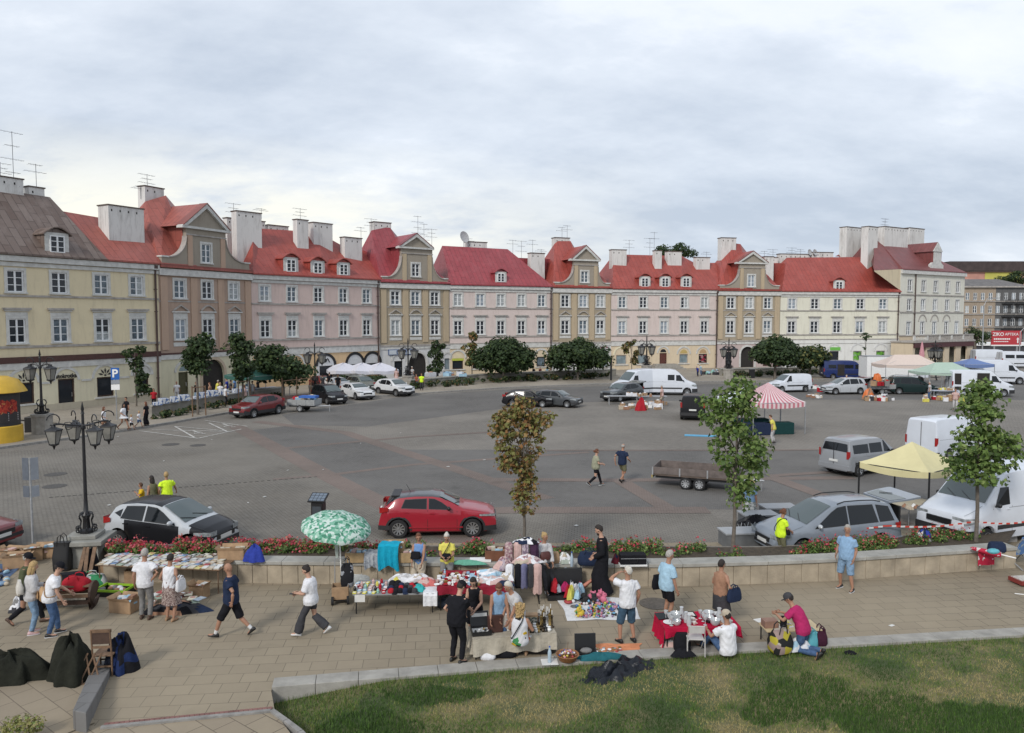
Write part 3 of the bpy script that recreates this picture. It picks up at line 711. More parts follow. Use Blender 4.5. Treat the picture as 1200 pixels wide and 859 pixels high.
class House:
 def __init__(s,i,label,He,wallc,groundc,name='town_house',cat='house'):
  a,b=V((*BP[i],0)),V((*BP[i+1],0));s.a=a;d=b-a;s.L=d.length;s.ang=math.atan2(d.y,d.x)
  s.root=empty(name,(a.x,a.y,GZ),s.ang,label,cat)
  s.ex=d.normalized();s.ey=V((-s.ex.y,s.ex.x,0));s.He=He
  s.wall=wallc;s.ground=groundc;s.holes=[];s.trim=MB();s.w=MB();s.extra=[]
 def x(s,u,d=0.):
  r=ray(u,430);r=V((r.x,r.y));o=V((s.a.x,s.a.y))+V((s.ey.x,s.ey.y))*d;e=V((s.ex.x,s.ex.y))
  det=r.x*(-e.y)-(-e.x)*r.y
  t=(o.x*(-e.y)-(-e.x)*o.y)/det
  p=r*t-o;return p.dot(e)
 def p(s,u,v,d):
  x=s.x(u,d);w=s.a+s.ex*x+s.ey*d
  return V((x,d,at(u,v,w.y).z-GZ))
 def windows(s,us,z0,z1,w,**k):
  for u in us:
   x=s.x(u);s.holes.append((x-w/2,x+w/2,z0,z1));s.extra.append(('w',x,z0,w,z1-z0,k))
 def finish(s,zg,Lx0=0.,deep=10.,back=True):
  He=s.He;L=s.L
  wall_holes(s.w,Lx0,L,zg,He,s.holes,s.wall,rev=TRIM);wall_holes(s.w,Lx0,L,0,zg,s.holes,s.ground)
  for x in(Lx0,L):s.w.quad((x,0,0),(x,deep,0),(x,deep,He),(x,0,He),s.wall)
  s.w.quad((Lx0,deep,0),(L,deep,0),(L,deep,He),(Lx0,deep,He),s.wall)
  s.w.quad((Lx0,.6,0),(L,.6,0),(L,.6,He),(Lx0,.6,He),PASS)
  s.w.build('wall',s.root,fix=False);s.trim.build('moulding',s.root)
  for e in s.extra:
   if e[0]=='w':add_window(s.root,e[1],e[2],e[3],e[4],**e[5])
 def band(s,z0,z1,y,mat,x0=None,x1=None):
  x0=0.0 if x0 is None else x0;x1=s.L if x1 is None else x1
  s.trim.b2((x0+.004,-y,z0),(x1-.004,.004,z1),mat)
 def roof(s,ridge,mat,deep=10.,x0=0.,x1=None,oh=.35,name='roof',lip=True):
  """ridge: list of local points left to right; eaves run along the facade and the back wall"""
  x1=s.L if x1 is None else x1;mb=MB();He=s.He+.02
  A=V((x0,-oh,He));B=V((x1,-oh,He));C=V((x1,deep,He));D=V((x0,deep,He));R_=[V(p) for p in ridge]
  n=len(R_)
  if n==1:mb.poly([A,B,R_[0]],mat)
  else:
   tot=(R_[-1].x-R_[0].x) or 1
   E=[A.lerp(B,(r.x-R_[0].x)/tot) for r in R_]
   for i in range(n-1):mb.quad(E[i],E[i+1],R_[i+1],R_[i],mat)
   E=[D.lerp(C,(r.x-R_[0].x)/tot) for r in R_]
   for i in range(n-1):mb.quad(E[i+1],E[i],R_[i],R_[i+1],mat)
  mb.poly([A,R_[0],D],mat);mb.poly([B,C,R_[-1]],mat)
  if lip:mb.b2((x0+.01,-oh-.06,He-.10),(x1-.01,-oh+.02,He+.05),mat)
  return mb.build(name,s.root,uv=True)
 def chimney(s,u0,u1,v0,v1,d=5.,dep=.9,rf=None):
  a=s.p(u0,v0,d);b=s.p(u1,v0,d);c=s.p((u0+u1)/2,v1,d);mb=MB();zt=(a.z+b.z)/2
  mb.b2((a.x,d,c.z-(2.6 if dep<1.15 or s.He<14 else 6.5)),(b.x,d+dep,zt),CHIM);mb.b2((a.x-.07,d-.07,zt),(b.x+.07,d+dep+.07,zt+.10),CHIMCAP)
  for k in range(max(1,int((b.x-a.x)/.8))):
   mb.b2((a.x+.25+k*.8,d-.004,zt-.5),(a.x+.37+k*.8,d,zt-.3),PASS)
  return mb.build('chimney',rf or s.root)
 def antenna(s,u,v0,v1,d=5.,kind=0,rf=None):
  a=s.p(u,v0,d);b=s.p(u,v1,d);mb=MB();mt=M('antenna_metal',(.10,.10,.11),.5,0)
  mb.tube([(a.x,d,b.z-.6),(a.x,d,a.z)],.022,mt,5)
  h=a.z-b.z
  for k in range(2+kind):
   z=a.z-.1-k*h*.28;w=.55+.35*((k+kind)%2)
   mb.tube([(a.x-w,d+.1,z+.05),(a.x+w*.9,d-.1,z)],.013,mt,4)
   for q in range(5):mb.tube([(a.x-w+q*w*.45,d-.3,z),(a.x-w+q*w*.45,d+.3,z)],.008,mt,4)
  return mb.build('antenna',rf or s.root)
 def dish(s,u,v,d=5.,r=.55):
  a=s.p(u,v,d);mb=MB();rot=Matrix.Rotation(R(75),3,'X')@Matrix.Rotation(R(20),3,'Y')
  mb.lathe([(.02,0),(r*.6,.05),(r,.16),(r,.18),(r*.6,.08),(.02,.03)],M('dish_grey',(.4,.4,.4),.5,.1),16,a,rot)
  mb.tube([(a.x,d,a.z-1.4),(a.x,d,a.z)],.03,M('antenna_metal',(.10,.10,.11),.5,0),5)
  mb.build('satellite_dish',s.root)
 def dormer(s,u,v0,v1,w,mat,d=.1,deep=3.6):
  d=.1;w*=1.12
  a=s.p(u,v1,d);z1=s.p(u,v0,d).z;z0=a.z;h=z1-z0;mb=MB();x=a.x;W2=w/2
  n=8;arc=lambda e:[(x-(W2+e)+2*(W2+e)*k/n,z1-.1*h+(.22*w+e)*sin(PI*k/n)) for k in range(n+1)]
  P=[(x-W2,d,z0-.5)]+[(q,d,z) for q,z in arc(0)]+[(x+W2,d,z0-.5)]
  mb.poly([(x-W2,d,z0-.5),(x-W2+.16,d,z0-.5),(x-W2+.16,d,z1-.1*h),(x-W2,d,z1-.1*h)],TRIM)
  mb.prism(P,(0,deep,0),mat)
  top=arc(.16)
  for k in range(n):mb.prism([(top[k][0],d-.25,top[k][1]),(top[k+1][0],d-.25,top[k+1][1]),(top[k+1][0],d-.25,top[k+1][1]-.1),(top[k][0],d-.25,top[k][1]-.1)],(0,deep,0),mat)
  o=mb.build('dormer',s.root,uv=True)
  fr=MB();fr.b2((x-W2+.02,d-.03,z0-.1),(x+W2-.02,d-.004,z1-.05),TRIM)
  fr.build('dormer_front',o)
  ww=w*.60;f,p,_=win_mesh(ww,h*.80,False,3,False)
  q=bpy.data.objects.new('window',f);COL.objects.link(q);q.parent=o;q.location=(x,d-.16,z0+.05)
  pm=MB();pm.quad((x-ww/2+.02,d-.045,z0+.08),(x+ww/2-.02,d-.045,z0+.08),(x+ww/2-.02,d-.045,z0+h*.8),(x-ww/2+.02,d-.045,z0+h*.8),PANED);pm.build('pane',o,fix=False)
 def standard(s,us,zk=1.0,sep=True,w=1.12,cornice=TRIM,line=GREYT,sill=GREYT,small=.0):
  He=s.He;f=lambda k:k*He
  s.windows(us,f(.765),f(.90),w,bars=3);s.windows(us,f(.447),f(.60),w,bars=3)
  for u in us:
   x=s.x(u)
   if sep:s.trim.b2((x-w/2-.42,-.22,f(.655)),(x+w/2+.42,.004,f(.668)),sill);s.trim.b2((x-w/2-.30,-.12,f(.645)),(x+w/2+.30,.004,f(.654)),TRIM)
   s.trim.b2((x-w/2-.2,-.03,f(.617)),(x+w/2+.2,.004,f(.640)),TRIM)
  s.band(f(.735),f(.748),.10,line);s.band(f(.415),f(.43),.10,line)
  s.band(f(.955),f(.99),.28,cornice);s.band(f(.925),f(.95),.12,cornice)
 def gable(s,um,v_blk,v_apx,v_base,ub0,ub1,up0,up1,matg,mats,v_side,wu,wv0,wv1):
  """curved parapet gable standing on the eaves: block ub0..ub1, pediment up0..up1"""
  He=s.He;L=s.L;y0=-.12;T=.45;mb=MB()
  zb=s.p(um,v_base,y0).z;zk=s.p(um,v_blk,y0).z;za=s.p(um,v_apx,y0).z;zs=s.p(um,v_side,y0).z
  xb0,xb1,xp0,xp1,xm=s.x(ub0),s.x(ub1),s.x(up0),s.x(up1),s.x(um)
  xm=(xp0+xp1)/2;e=.35
  zt=zk-(zk-zs)*.28
  def curve(xe,xb):
   pts=[]
   for k in range(13):
    t=k/12;a=t*PI/2
    pts.append((xe+(xb-xe)*sin(a),zs+(zt-zs)*(1-cos(a))))
   return pts
  cl=curve(e+.7,xb0);cr=curve(L-e-.7,xb1)
  outl=[(e,zb),(e,zs),(e+.7,zs)]+cl+[(xb0,zk),(xb1,zk)]+cr[::-1]+[(L-e-.7,zs),(L-e,zs),(L-e,zb)]
  w=s.p(wu,wv0,y0);z1=w.z;z0=s.p(wu,wv1,y0).z;xw=s.x(wu);ww=.55
  left=[(e,zb),(e,zs),(e+.7,zs)]+cl+[(xb0,zk),(xw-ww,zk),(xw-ww,zb)]
  right=[(xw+ww,zb),(xw+ww,zk),(xb1,zk)]+cr[::-1]+[(L-e-.7,zs),(L-e,zs),(L-e,zb)]
  for pl in(left,right):mb.prism([(a,y0,b) for a,b in pl],(0,T,0),matg)
  mb.b2((xw-ww,y0,zb),(xw+ww,y0+T,z0),matg);mb.b2((xw-ww,y0,z1),(xw+ww,y0+T,zk),matg)
  for c in(cl,cr):
   for k in range(12):
    a,b=c[k],c[k+1]
    mb.prism([(a[0],y0-.12,a[1]),(b[0],y0-.12,b[1]),(b[0],y0-.12,b[1]+.10),(a[0],y0-.12,a[1]+.10)],(0,T+.2,0),GREYT)
  for xq in(e+.35,L-e-.35):mb.box((xq,y0+T/2,zs+.06),(.86,T+.2,.14),TRIM)
  for xq in(xb0+.42,xb1-.42):mb.b2((xq-.28,y0-.07,zb+.02),(xq+.28,y0-.003,zk-.55),s.pil)
  mb.b2((xb0-.02,y0-.10,zk-.62),(xb1+.02,y0-.004,zk-.5),GREYT)
  mb.b2((xp0,y0-.25,zk+.003),(xp1,y0+T+.1,zk+.22),TRIM)
  mb.prism([(xp0+.25,y0,zk+.22),(xp1-.25,y0,zk+.22),(xm,y0,za-.25)],(0,T,0),matg)
  for sg,xe in((-1,xp0),(1,xp1)):
   d=V((xm-xe,0,za-zk-.22));n=V((-d.z,0,d.x)).normalized()*(.34 if sg<0 else-.34)
   P=[V((xe,y0-.28,zk+.22)),V((xm,y0-.28,za)),V((xm,y0-.28,za))-V((0,0,.42)),V((xe,y0-.28,zk+.22))-n*.0+V((-sg*.55,0,0))]
   mb.prism(P,(0,T+.3,0),TRIM)
   q=.09;Q=[V((xe-q*-sg*-1,y0-.34,zk+.24)),V((xm,y0-.34,za+.02)),V((xm,y0-.34,za+.10)),V((xe-q*-sg*-1,y0-.34,zk+.32))]
   mb.prism(Q,(0,1.1,0),mats)
  mb.b2((.05,y0-.25,He+.03),(L-.05,y0+.3,zb+.02),mats)
  gb=mb.build('gable',s.root)
  rb=MB();y2=4.4
  rb.quad((xp0,y0+T,zk+.2),(xm,y0+T,za+.06),(xm,y2,za+.06),(xp0,y2,zk+.2),mats);rb.quad((xp1,y0+T,zk+.2),(xm,y0+T,za+.06),(xm,y2,za+.06),(xp1,y2,zk+.2),mats)
  rb.quad((xb0,y0+T-.1,zb),(xb0,y2,zb),(xb0,y2,zk+.25),(xb0,y0+T-.1,zk+.25),mats);rb.quad((xb1,y0+T-.1,zb),(xb1,y2,zb),(xb1,y2,zk+.25),(xb1,y0+T-.1,zk+.25),mats)
  rb.build('gable_roof',s.root,uv=True)
  fw,_,_=win_mesh(2*ww,z1-z0,False,3,True)
  o=add_window(s.root,xw,z0,2*ww,z1-z0,y=y0)
 def gabled(s,us,wallpil,**k):
  He=s.He;f=lambda q:q*He;s.pil=wallpil
  s.windows(us,f(.765),f(.905),1.2,bars=3);s.windows(us,f(.447),f(.605),1.2,bars=3)
  for i,u in enumerate(us):
   x=s.x(u);z=f(.655);w=.85
   s.trim.b2((x-w-.12,-.16,z),(x+w+.12,.004,z+.12),TRIM)
   n=8
   if i==1:top=[(x-w+2*w*q/n,z+.12+.5*sin(PI*q/n)) for q in range(n+1)]
   else:top=[(x-w,z+.12),(x,z+.62),(x+w,z+.12)]
   for q in range(len(top)-1):
    a,b=top[q],top[q+1]
    s.trim.prism([(a[0],-.17,a[1]),(b[0],-.17,b[1]),(b[0],-.17,b[1]+.13),(a[0],-.17,a[1]+.13)],(0,.17,0),GREYT)
   s.trim.b2((x-.8,-.03,f(.615)),(x+.8,.004,f(.65)),TRIM)
   s.trim.b2((x-.85,-.045,f(.395)),(x+.85,.004,f(.425)),TRIM)
  xs=[s.x(u) for u in us]
  for x in(.55,(xs[0]+xs[1])/2,(xs[1]+xs[2])/2,s.L-.55):
   s.trim.b2((x-.38,-.09,f(.37)),(x+.38,.004,f(.925)),wallpil)
  s.band(f(.935),f(.985),.26,TRIM);s.band(f(.735),f(.745),.05,GREYT)
 def arch_shop(s,u,w,zsp,rect=None,ring=TRIM,ringw=.22,pane=None,door=False,frame=None,fill=None,z0=.75,lun=None):
  """blind arch with a rectangular shop window or door below the springing"""
  x=s.x(u);r=w/2+.25
  arch_ring(s.trim,x,zsp,r,ringw,ring,-.07,.004,legs=0. if ring in(TRIM,) else 0.)
  if fill is not None:
   s.trim.poly([(x+r*cos(PI*k/14),-.008,zsp+r*sin(PI*k/14)) for k in range(15)],fill)
  if lun is not None:
   q=.42*w;s.trim.poly([(x+q*cos(PI*k/14),-.012,zsp+.1+q*sin(PI*k/14)) for k in range(15)],lun)
  zt=rect if rect else zsp
  za=0.12 if door else z0
  s.holes.append((x-w/2,x+w/2,za,zt))
  fm=frame or DARKWOOD;mb=MB();t=.11
  mb.b2((x-w/2,.08,za),(x-w/2+t,.17,zt),fm);mb.b2((x+w/2-t,.08,za),(x+w/2,.17,zt),fm);mb.b2((x-w/2+t,.08,zt-t),(x+w/2-t,.17,zt),fm);mb.b2((x-w/2+t,.08,za),(x+w/2-t,.17,za+(.35 if door else t)),fm)
  o=mb.build('shop_door' if door else 'shop_window',s.root)
  pm=MB();pm.quad((x-w/2+t,.15,za),(x+w/2-t,.15,za),(x+w/2-t,.15,zt),(x-w/2+t,.15,zt),pane or PANED);pm.build('pane',o,fix=False)
  if door:hb=MB();hb.tube([(x+w/2-.22,.03,1.0),(x+w/2-.22,.03,1.35)],.025,CHROME,6);hb.build('handle',o)
  else:s.trim.b2((x-w/2-.25,-.12,za-.14),(x+w/2+.25,.004,za-.003),TRIM)
 def archway(s,u,w,zsp,ring=TRIM,depth=3.5,back=PASS):
  x=s.x(u);r=w/2
  s.holes.append((x-r,x+r,0,zsp+r));s.ways=getattr(s,'ways',[])+[(x,zsp,r)]
  arch_ring(s.trim,x,zsp,r,.28,ring,-.08,.004,legs=0)
  for sg in(-1,1):s.trim.b2((x+sg*(r+.14)-.14,-.07,.02),(x+sg*(r+.14)+.14,.004,zsp),ring)
  spandrels(s.w,x,zsp,r,s.ground)
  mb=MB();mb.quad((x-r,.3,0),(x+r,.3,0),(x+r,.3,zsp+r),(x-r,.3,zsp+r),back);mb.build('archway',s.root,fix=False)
def pipe(h,u,zt):
 mb=MB();x=h.x(u);mb.tube([(x,-.14,0),(x,-.14,zt)],.09,PIPE,8);mb.box((x,-.16,zt),(.34,.3,.3),PIPE)
 for z in(2,5,8,10):mb.box((x,-.12,z),(.26,.2,.06),PIPE)
 mb.build('drainpipe',h.root)
YEL=plaster('yellow_plaster',(.53,.455,.305));YELG=plaster('pale_yellow_plaster',(.53,.49,.36))
TANP=plaster('brown_pink_plaster',(.30,.215,.165),amount=.5);PINKP=plaster('pink_plaster',(.46,.36,.325));OCH=plaster('ochre_plaster',(.265,.222,.16),amount=.55);ROSEP=plaster('grey_pink_plaster',(.47,.395,.365))
GREYG=plaster('grey_gable_plaster',(.235,.205,.165),amount=.45);CREAM=plaster('cream_plaster',(.52,.505,.42));CREAMG=plaster('white_ground_plaster',(.52,.52,.50))
PEACH=plaster('peach_plaster',(.50,.35,.20));BEIG=plaster('beige_plaster',(.48,.395,.28));LIL=plaster('lilac_ground_plaster',(.36,.29,.275));OCHP=plaster('ochre_pilaster',(.345,.275,.185),amount=.4);PINKPIL=plaster('brown_pink_pilaster',(.35,.245,.18),amount=.4)
GREYW=plaster('grey_white_ground',(.46,.46,.455));JW=plaster('pale_grey_plaster',(.50,.49,.43));JG=plaster('beige_arcade_plaster',(.45,.375,.275))
BLUEP=M('pale_curtained_pane',(.20,.25,.27),.15,.3,1.5,spec=.7)
A=House(0,'long yellow house with a patched rusty and red roof and flower shop sign',12.3,YEL,YELG)
A.standard([-52,-18,22,73,122,163],w=1.22)
A.band(3.95,4.42,.16,BROWNB);A.band(3.45,3.94,.10,TRIM);A.band(.0,.55,.05,plaster('plinth',(.38,.34,.26)))
A.arch_shop(-50,1.6,2.45,2.45);A.arch_shop(27,1.55,2.35,2.42);A.arch_shop(77,1.35,2.35,2.50,door=True);A.arch_shop(123,1.5,2.35,2.42);A.arch_shop(166,1.3,2.35,2.4,fill=TRIM)
xs=[A.x(u) for u in(-50,27,77,123,166)]
for i in range(4):A.trim.b2((xs[i]+1.25,-.08,2.20),(xs[i+1]-1.25,.004,2.36),TRIM)
A.finish(4.0)
PET=M('black_lettering',(.02,.018,.02),.7,0)
for u in(27,123):
 x=A.x(u);mb=MB()
 for k in range(5):
  a=PI*(k+.5)/5;q=V((cos(a),0,sin(a)));n=V((-sin(a),0,cos(a)));c=V((x,-.04,2.55))
  mb.prism([c+q*.18,c+q*.42+n*.08,c+q*.66,c+q*.42-n*.08],(0,.03,0),PET)
 mb.ell((x,-.03,2.58),(.11,.03,.08),PET);mb.build('ornament',A.root)
text('stokrotka',.50,PET,A.root,(A.x(77),-.05,2.72),(PI/2,0,0),bold=.012,sx=.86)
r1=A.roof([A.p(-60,212,5),A.p(0,221,5),A.p(66,231,5)],ROOFS['old'],x0=0,x1=A.x(128))
r2=A.roof([A.p(60,244,4.4),A.p(134,257,4.4),A.p(187,262,4.4)],ROOFS['red'],x0=A.x(60),oh=.33,lip=True)
A.chimney(-3,36,208,224,4.8,1.0,r1);A.chimney(42,60,220,236,5.2,.8,r1);A.chimney(133,174,243,288,1.9,1.5,r2)
A.antenna(25,154,210,5,3,r1);A.antenna(10,190,210,5.5,1,r1);A.antenna(51,192,222,5.5,0,r1)
A.dormer(72,272,297,1.75,ROOFS['old']);pipe(A,184,12.0)
B=House(1,'brown-pink gabled house with a dark archway at the left side of the row',12.1,TANP,plaster('pale_green_yellow_plaster',(.47,.44,.32)))
B.gabled([213,245,276],PINKPIL);B.band(4.05,4.2,.14,BROWNB);B.band(3.6,4.04,.10,TRIM)
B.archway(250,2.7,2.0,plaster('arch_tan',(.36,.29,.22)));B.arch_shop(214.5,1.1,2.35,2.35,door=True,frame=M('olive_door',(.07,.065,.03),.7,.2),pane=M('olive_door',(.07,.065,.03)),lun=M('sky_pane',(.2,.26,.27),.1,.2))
B.finish(4.05)
B.roof([B.p(176,236,5),B.p(200,229,5),B.p(222,256,7.)],ROOFS['red'])
B.gable(244,270,239,313,221,267,215,271,GREYG,ROOFS['red'],305,244,286,308)
B.chimney(176,198,220,240,5.5,1.);B.antenna(179,204,221,6,1);B.antenna(171,218,226,6,0)
C=House(2,'pink three-storey house with three red dormers above a cafe with white arches',12.0,PINKP,PEACH)
C.standard([312,343.5,374.5,403.5,430.5]);C.band(3.45,4.1,.10,TRIM);C.band(4.12,4.24,.14,GREYT)
WH2=M('white_shopfront',(.60,.60,.60),.8,.1)
C.arch_shop(346,1.7,2.2,2.3,pane=PANEG)
for u in(382,416,436.5):C.arch_shop(u,1.75,2.0,2.0,ring=BLACK,ringw=.30,fill=WH2,door=(u==382),frame=BLACK)
C.finish(4.1)
cx=C.x(382);mb=MB();mb.b2((cx-1.3,-.03,.1),(cx-.9,.004,2.0),WH2);mb.b2((cx+.9,-.03,.1),(C.x(416)-.9,.004,2.0),WH2);mb.b2((C.x(416)+.9,-.03,.1),(C.x(436.5)-.9,.004,2.0),WH2);mb.build('shopfront',C.root)
mb=MB();x=C.x(382)
pts=[V((x-.5+.1*k,-.05,2.6+.22*sin(k*1.1))) for k in range(11)];mb.tube(pts,.05,BLACK,5);mb.ell((x-.15,-.05,2.62),(.3,.03,.2),BLACK);mb.build('emblem',C.root)
rc=C.roof([C.p(300,264,4.2),C.p(311,268,5),C.p(375,272,5),C.p(405,289,5),C.p(438,296,5)],ROOFS['brick'])
for a in((281,310,249,290,2.6,1.),(270,281,256,270,5.5,.8),(351,364,258,290,2.8,.8),(370,392,262,289,3.4,1.2),(318,341,265,271,6,1),(406,426,279,297,3.,.9),(362,369,266,273,6,.6),(309,314,260,269,6,.6)):C.chimney(*a,rc)
C.antenna(355,244,258,3.2,1,rc);C.antenna(278,238,256,5.8,1,rc);C.antenna(425,266,280,3.3,0,rc);C.antenna(310,244,250,3,0,rc)
for u,a,b in((343,301,319),(374,305,321),(404,307,323)):C.dormer(u,a,b,1.7,ROOFS['brick'],.9)
pipe(C,443,11.7)
D=House(3,'ochre gabled house with a white ground floor and a blue-framed ice cream sign',11.8,OCH,GREYW)
D.gabled([464,487.5,510],OCHP);D.band(3.9,4.1,.14,GREYT);D.band(3.55,3.88,.08,TRIM)
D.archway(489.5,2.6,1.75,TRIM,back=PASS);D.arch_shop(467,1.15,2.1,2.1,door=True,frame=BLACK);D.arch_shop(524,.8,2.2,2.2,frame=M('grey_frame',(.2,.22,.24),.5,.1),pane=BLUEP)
D.finish(4.0)
sg=MB();x0,x1=D.x(455),D.x(482);bl=M('sign_blue',(.05,.10,.24),.5,.1)
sg.b2((x0,-.14,2.85),(x1,-.06,3.55),bl);sg.b2((x0+.08,-.16,2.93),(x1-.08,-.13,3.47),M('sign_pale',(.50,.54,.58),.5,.05));so=sg.build('sign_board',D.root)
text('LODY',.58,bl,D.root,((x0+x1)/2+.2,-.18,3.2),(PI/2,0,0),bold=.01)
D.roof([D.p(437,270,4.5),D.p(454,266.5,5),D.p(459,267,5),D.p(473,284,6.)],ROOFS['crim'])
D.gable(489,292,274,331,471,507,467,508,GREYG,ROOFS['crim'],326,487.5,309,324)
D.chimney(440,460,261,281,5.2,1.2);D.antenna(437,256,270,5.5,1);D.antenna(491,253,276,6,2);D.antenna(498,262,284,6,2);D.antenna(507,268,284,6,1)
E=House(4,'grey-pink house with one dormer and a big crimson hipped roof',11.7,ROSEP,BEIG)
E.standard([537,563,587,611,634.5]);E.band(3.4,4.0,.10,TRIM);E.band(4.02,4.14,.14,GREYT)
E.arch_shop(536.5,1.5,2.1,2.1,lun=YEL);E.arch_shop(560,1.5,2.1,2.1);E.arch_shop(589,1.4,2.1,2.1);E.arch_shop(612,1.4,2.1,2.1);E.arch_shop(634,1.35,2.1,2.1,pane=PANEG)
E.finish(4.0)
mb=MB();x=E.x(536.5);mb.b2((x-.8,-.03,1.85),(x+.8,-.006,2.15),M('lime_sign',(.42,.46,.06),.6,.1));mb.build('fascia',E.root)
re_=E.roof([E.p(519,288,5),E.p(595,292,5)],ROOFS['crim'])
mb=MB();q0=E.p(600,303,6);q1=E.p(640,303,6);mb.b2((q0 .x-2,4.4,E.He),(q1 .x,8,q0 .z),ROOFS['crim']);mb.build('rear_roof',E.root,uv=True)
for a in((548,571,284,291,5.5,1.),(622,638,297,316,2.8,1.)):E.chimney(*a,re_)
E.dish(544,278,5.2,.8);E.antenna(550,279,288,5.4,0,re_);E.antenna(601,281,296,6,0,re_);E.antenna(611,282,303,6,1,re_);E.antenna(624,281,298,6,0,re_);E.antenna(634,292,298,3.2,0,re_)
E.dormer(587,318,331,1.5,ROOFS['crim'],1.0)
pipe(E,645,11.4)
Fh=House(5,'ochre gabled house half hidden at street level by a round tree',11.65,OCH,GREYW)
Fh.gabled([662,683,703],OCHP);Fh.band(3.85,4.05,.14,GREYT);Fh.band(3.5,3.83,.08,TRIM)
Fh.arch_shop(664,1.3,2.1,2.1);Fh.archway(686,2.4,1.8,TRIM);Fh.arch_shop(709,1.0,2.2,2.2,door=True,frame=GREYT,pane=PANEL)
Fh.finish(3.95)
mb=MB();
for k in range(3):mb.b2((Fh.x(703.5)+k*.42,-.03,3.0),(Fh.x(703.5)+k*.42+.3,-.006,3.35),M('wine_sign',(.20,.05,.08),.6,.1))
mb.build('fascia',Fh.root)
Fh.roof([Fh.p(649,286,5),Fh.p(653,282.5,5),Fh.p(668,282.5,5),Fh.p(676,296,6.5)],ROOFS['brick'])
Fh.gable(685.5,306,288,336,671,700,667,702,GREYG,ROOFS['brick'],332,684,318,331)
Fh.chimney(650,667,279,286,5.3,1.2);Fh.antenna(658,266,280,5.5,0);Fh.antenna(664,264,280,5.5,0)
G=House(6,'pink house with three dormers and a brown front door above grey steps',11.55,ROSEP,BEIG)
G.standard([728.5,753,777.5,801,824.5]);G.band(3.4,4.0,.10,TRIM);G.band(4.02,4.14,.14,GREYT)
G.arch_shop(728,1.6,2.1,2.1,pane=BLUEP,frame=GREYT,ring=YELG);G.arch_shop(753,1.6,2.1,2.1,pane=BLUEP,frame=GREYT,ring=YELG)
G.arch_shop(777,1.15,2.3,2.3,door=True,frame=M('brown_door',(.10,.03,.022),.6,.2),pane=M('brown_door',(.10,.03,.022)),lun=BLACK)
G.arch_shop(801,1.4,2.1,2.1,pane=BLUEP,lun=M('ochre_lunette',(.45,.33,.12),.8,.1),frame=GREYT);G.arch_shop(823.5,1.4,2.1,2.1,lun=M('tan_lunette',(.40,.26,.14),.8,.1),pane=pattern('poster_pane',[(.02,.02,.02),(.02,.02,.02),(.25,.03,.05),(.3,.2,.2)],4,.2,bump=0))
G.finish(4.0)
mb=MB();x=G.x(777)
for k in range(4):mb.b2((x-2.6+k*.3,-2.2+.35*k,.19*k),(x+2.6-k*.3,-.05,.19*(k+1)-.004),STONEC)
mb.build('steps',G.root)
rg=G.roof([G.p(718,298,4.6),G.p(797,300,5),G.p(812,308,5),G.p(838,308,5)],ROOFS['brick'])
for a in((716,733,293,312,3.,1.),(766,774,294,311,2.8,.8),(781,797,295,308,3.4,1.),(814,830,302,312,3.6,.9)):G.chimney(*a,rg)
G.antenna(736,281,296,5.5,1,rg);G.antenna(760,279,297,5.5,1,rg);G.antenna(765,272,297,5.6,0,rg);G.antenna(826,295,303,3.8,0,rg)
for u in(754.5,778,802.5):G.dormer(u,323.5,336.5,1.6,ROOFS['brick'],.9)
pipe(G,838.5,11.2)
Hh=House(7,'ochre gabled house with a lilac ground floor and a tall dark arch',11.5,OCH,LIL)
Hh.gabled([855,876.5,898],OCHP);Hh.band(3.85,4.05,.14,GREYT);Hh.band(3.5,3.83,.08,TRIM)
Hh.arch_shop(853.5,1.0,2.35,2.35,door=True,frame=BLACK,lun=BLACK,ring=LIL);Hh.archway(875.5,2.2,2.0,TRIM);Hh.arch_shop(897,.9,2.2,2.2,door=True)
Hh.finish(3.95)
Hh.roof([Hh.p(843,300,5),Hh.p(857,285,5),Hh.p(865,286,5),Hh.p(876,300,7)],ROOFS['brick'])
Hh.gable(880,309.5,294.5,339,864,894,860,897,GREYG,ROOFS['brick'],335,878,322.5,336)
Hh.chimney(843,860,279,302,4.2,1.2);Hh.chimney(894,904,301,325,3.,1.0);Hh.antenna(893,294,302,4,0)
I=House(8,'long cream house with a single dormer and green shop windows',11.45,CREAM,CREAMG)
I.standard([926.5,953,979.5,1006,1032.5],w=1.25);I.band(3.5,4.05,.10,CREAMG);I.band(4.07,4.2,.16,GREYT)
GRN=pattern('green_shop_pane',[(.05,.08,.06),(.10,.28,.04),(.16,.38,.06),(.25,.33,.28)],1.6,.2,'noise',0)
for u,kw in((929,dict(pane=M('poster_red_pane',(.2,.05,.06),.3,.3))),(953,dict(pane=PANEG)),(977,dict(door=True,frame=BLACK)),(1004.5,dict(pane=GRN,frame=GREYT)),(1031.5,dict(pane=GRN,frame=GREYT))):
 I.arch_shop(u,1.55,2.25,2.3,ring=GREYW,**kw)
I.finish(4.05)
mb=MB();x=I.x(978);mb.b2((x-.85,-.10,2.42),(x+.85,-.03,2.9),M('lime_green_sign',(.14,.42,.07),.5,.1));mb.build('fascia',I.root)
ri=I.roof([I.p(919,302,5),I.p(1017,301,5)],ROOFS['brick'])
mb=MB();q0=I.p(903,309,6);q1=I.p(925,309,6);mb.b2((0,4.6,I.He),(q1 .x,8,q0 .z),ROOFS['brick']);mb.build('rear_roof',I.root,uv=True)
for a in((902,909,302,325,5.5,.8),(911,946,298,304,6,1.),(948,973,296,303,6,1.)):I.chimney(*a,ri)
I.antenna(903,292,302,5.8,1,ri);I.antenna(925,290,300,6,1,ri);I.antenna(935,292,300,6,0,ri);I.dish(945,296,6,.5);I.dish(951,296,6,.5)
I.dormer(980.5,328,340,1.7,ROOFS['brick'],1.0)
pipe(I,1050,11.2)
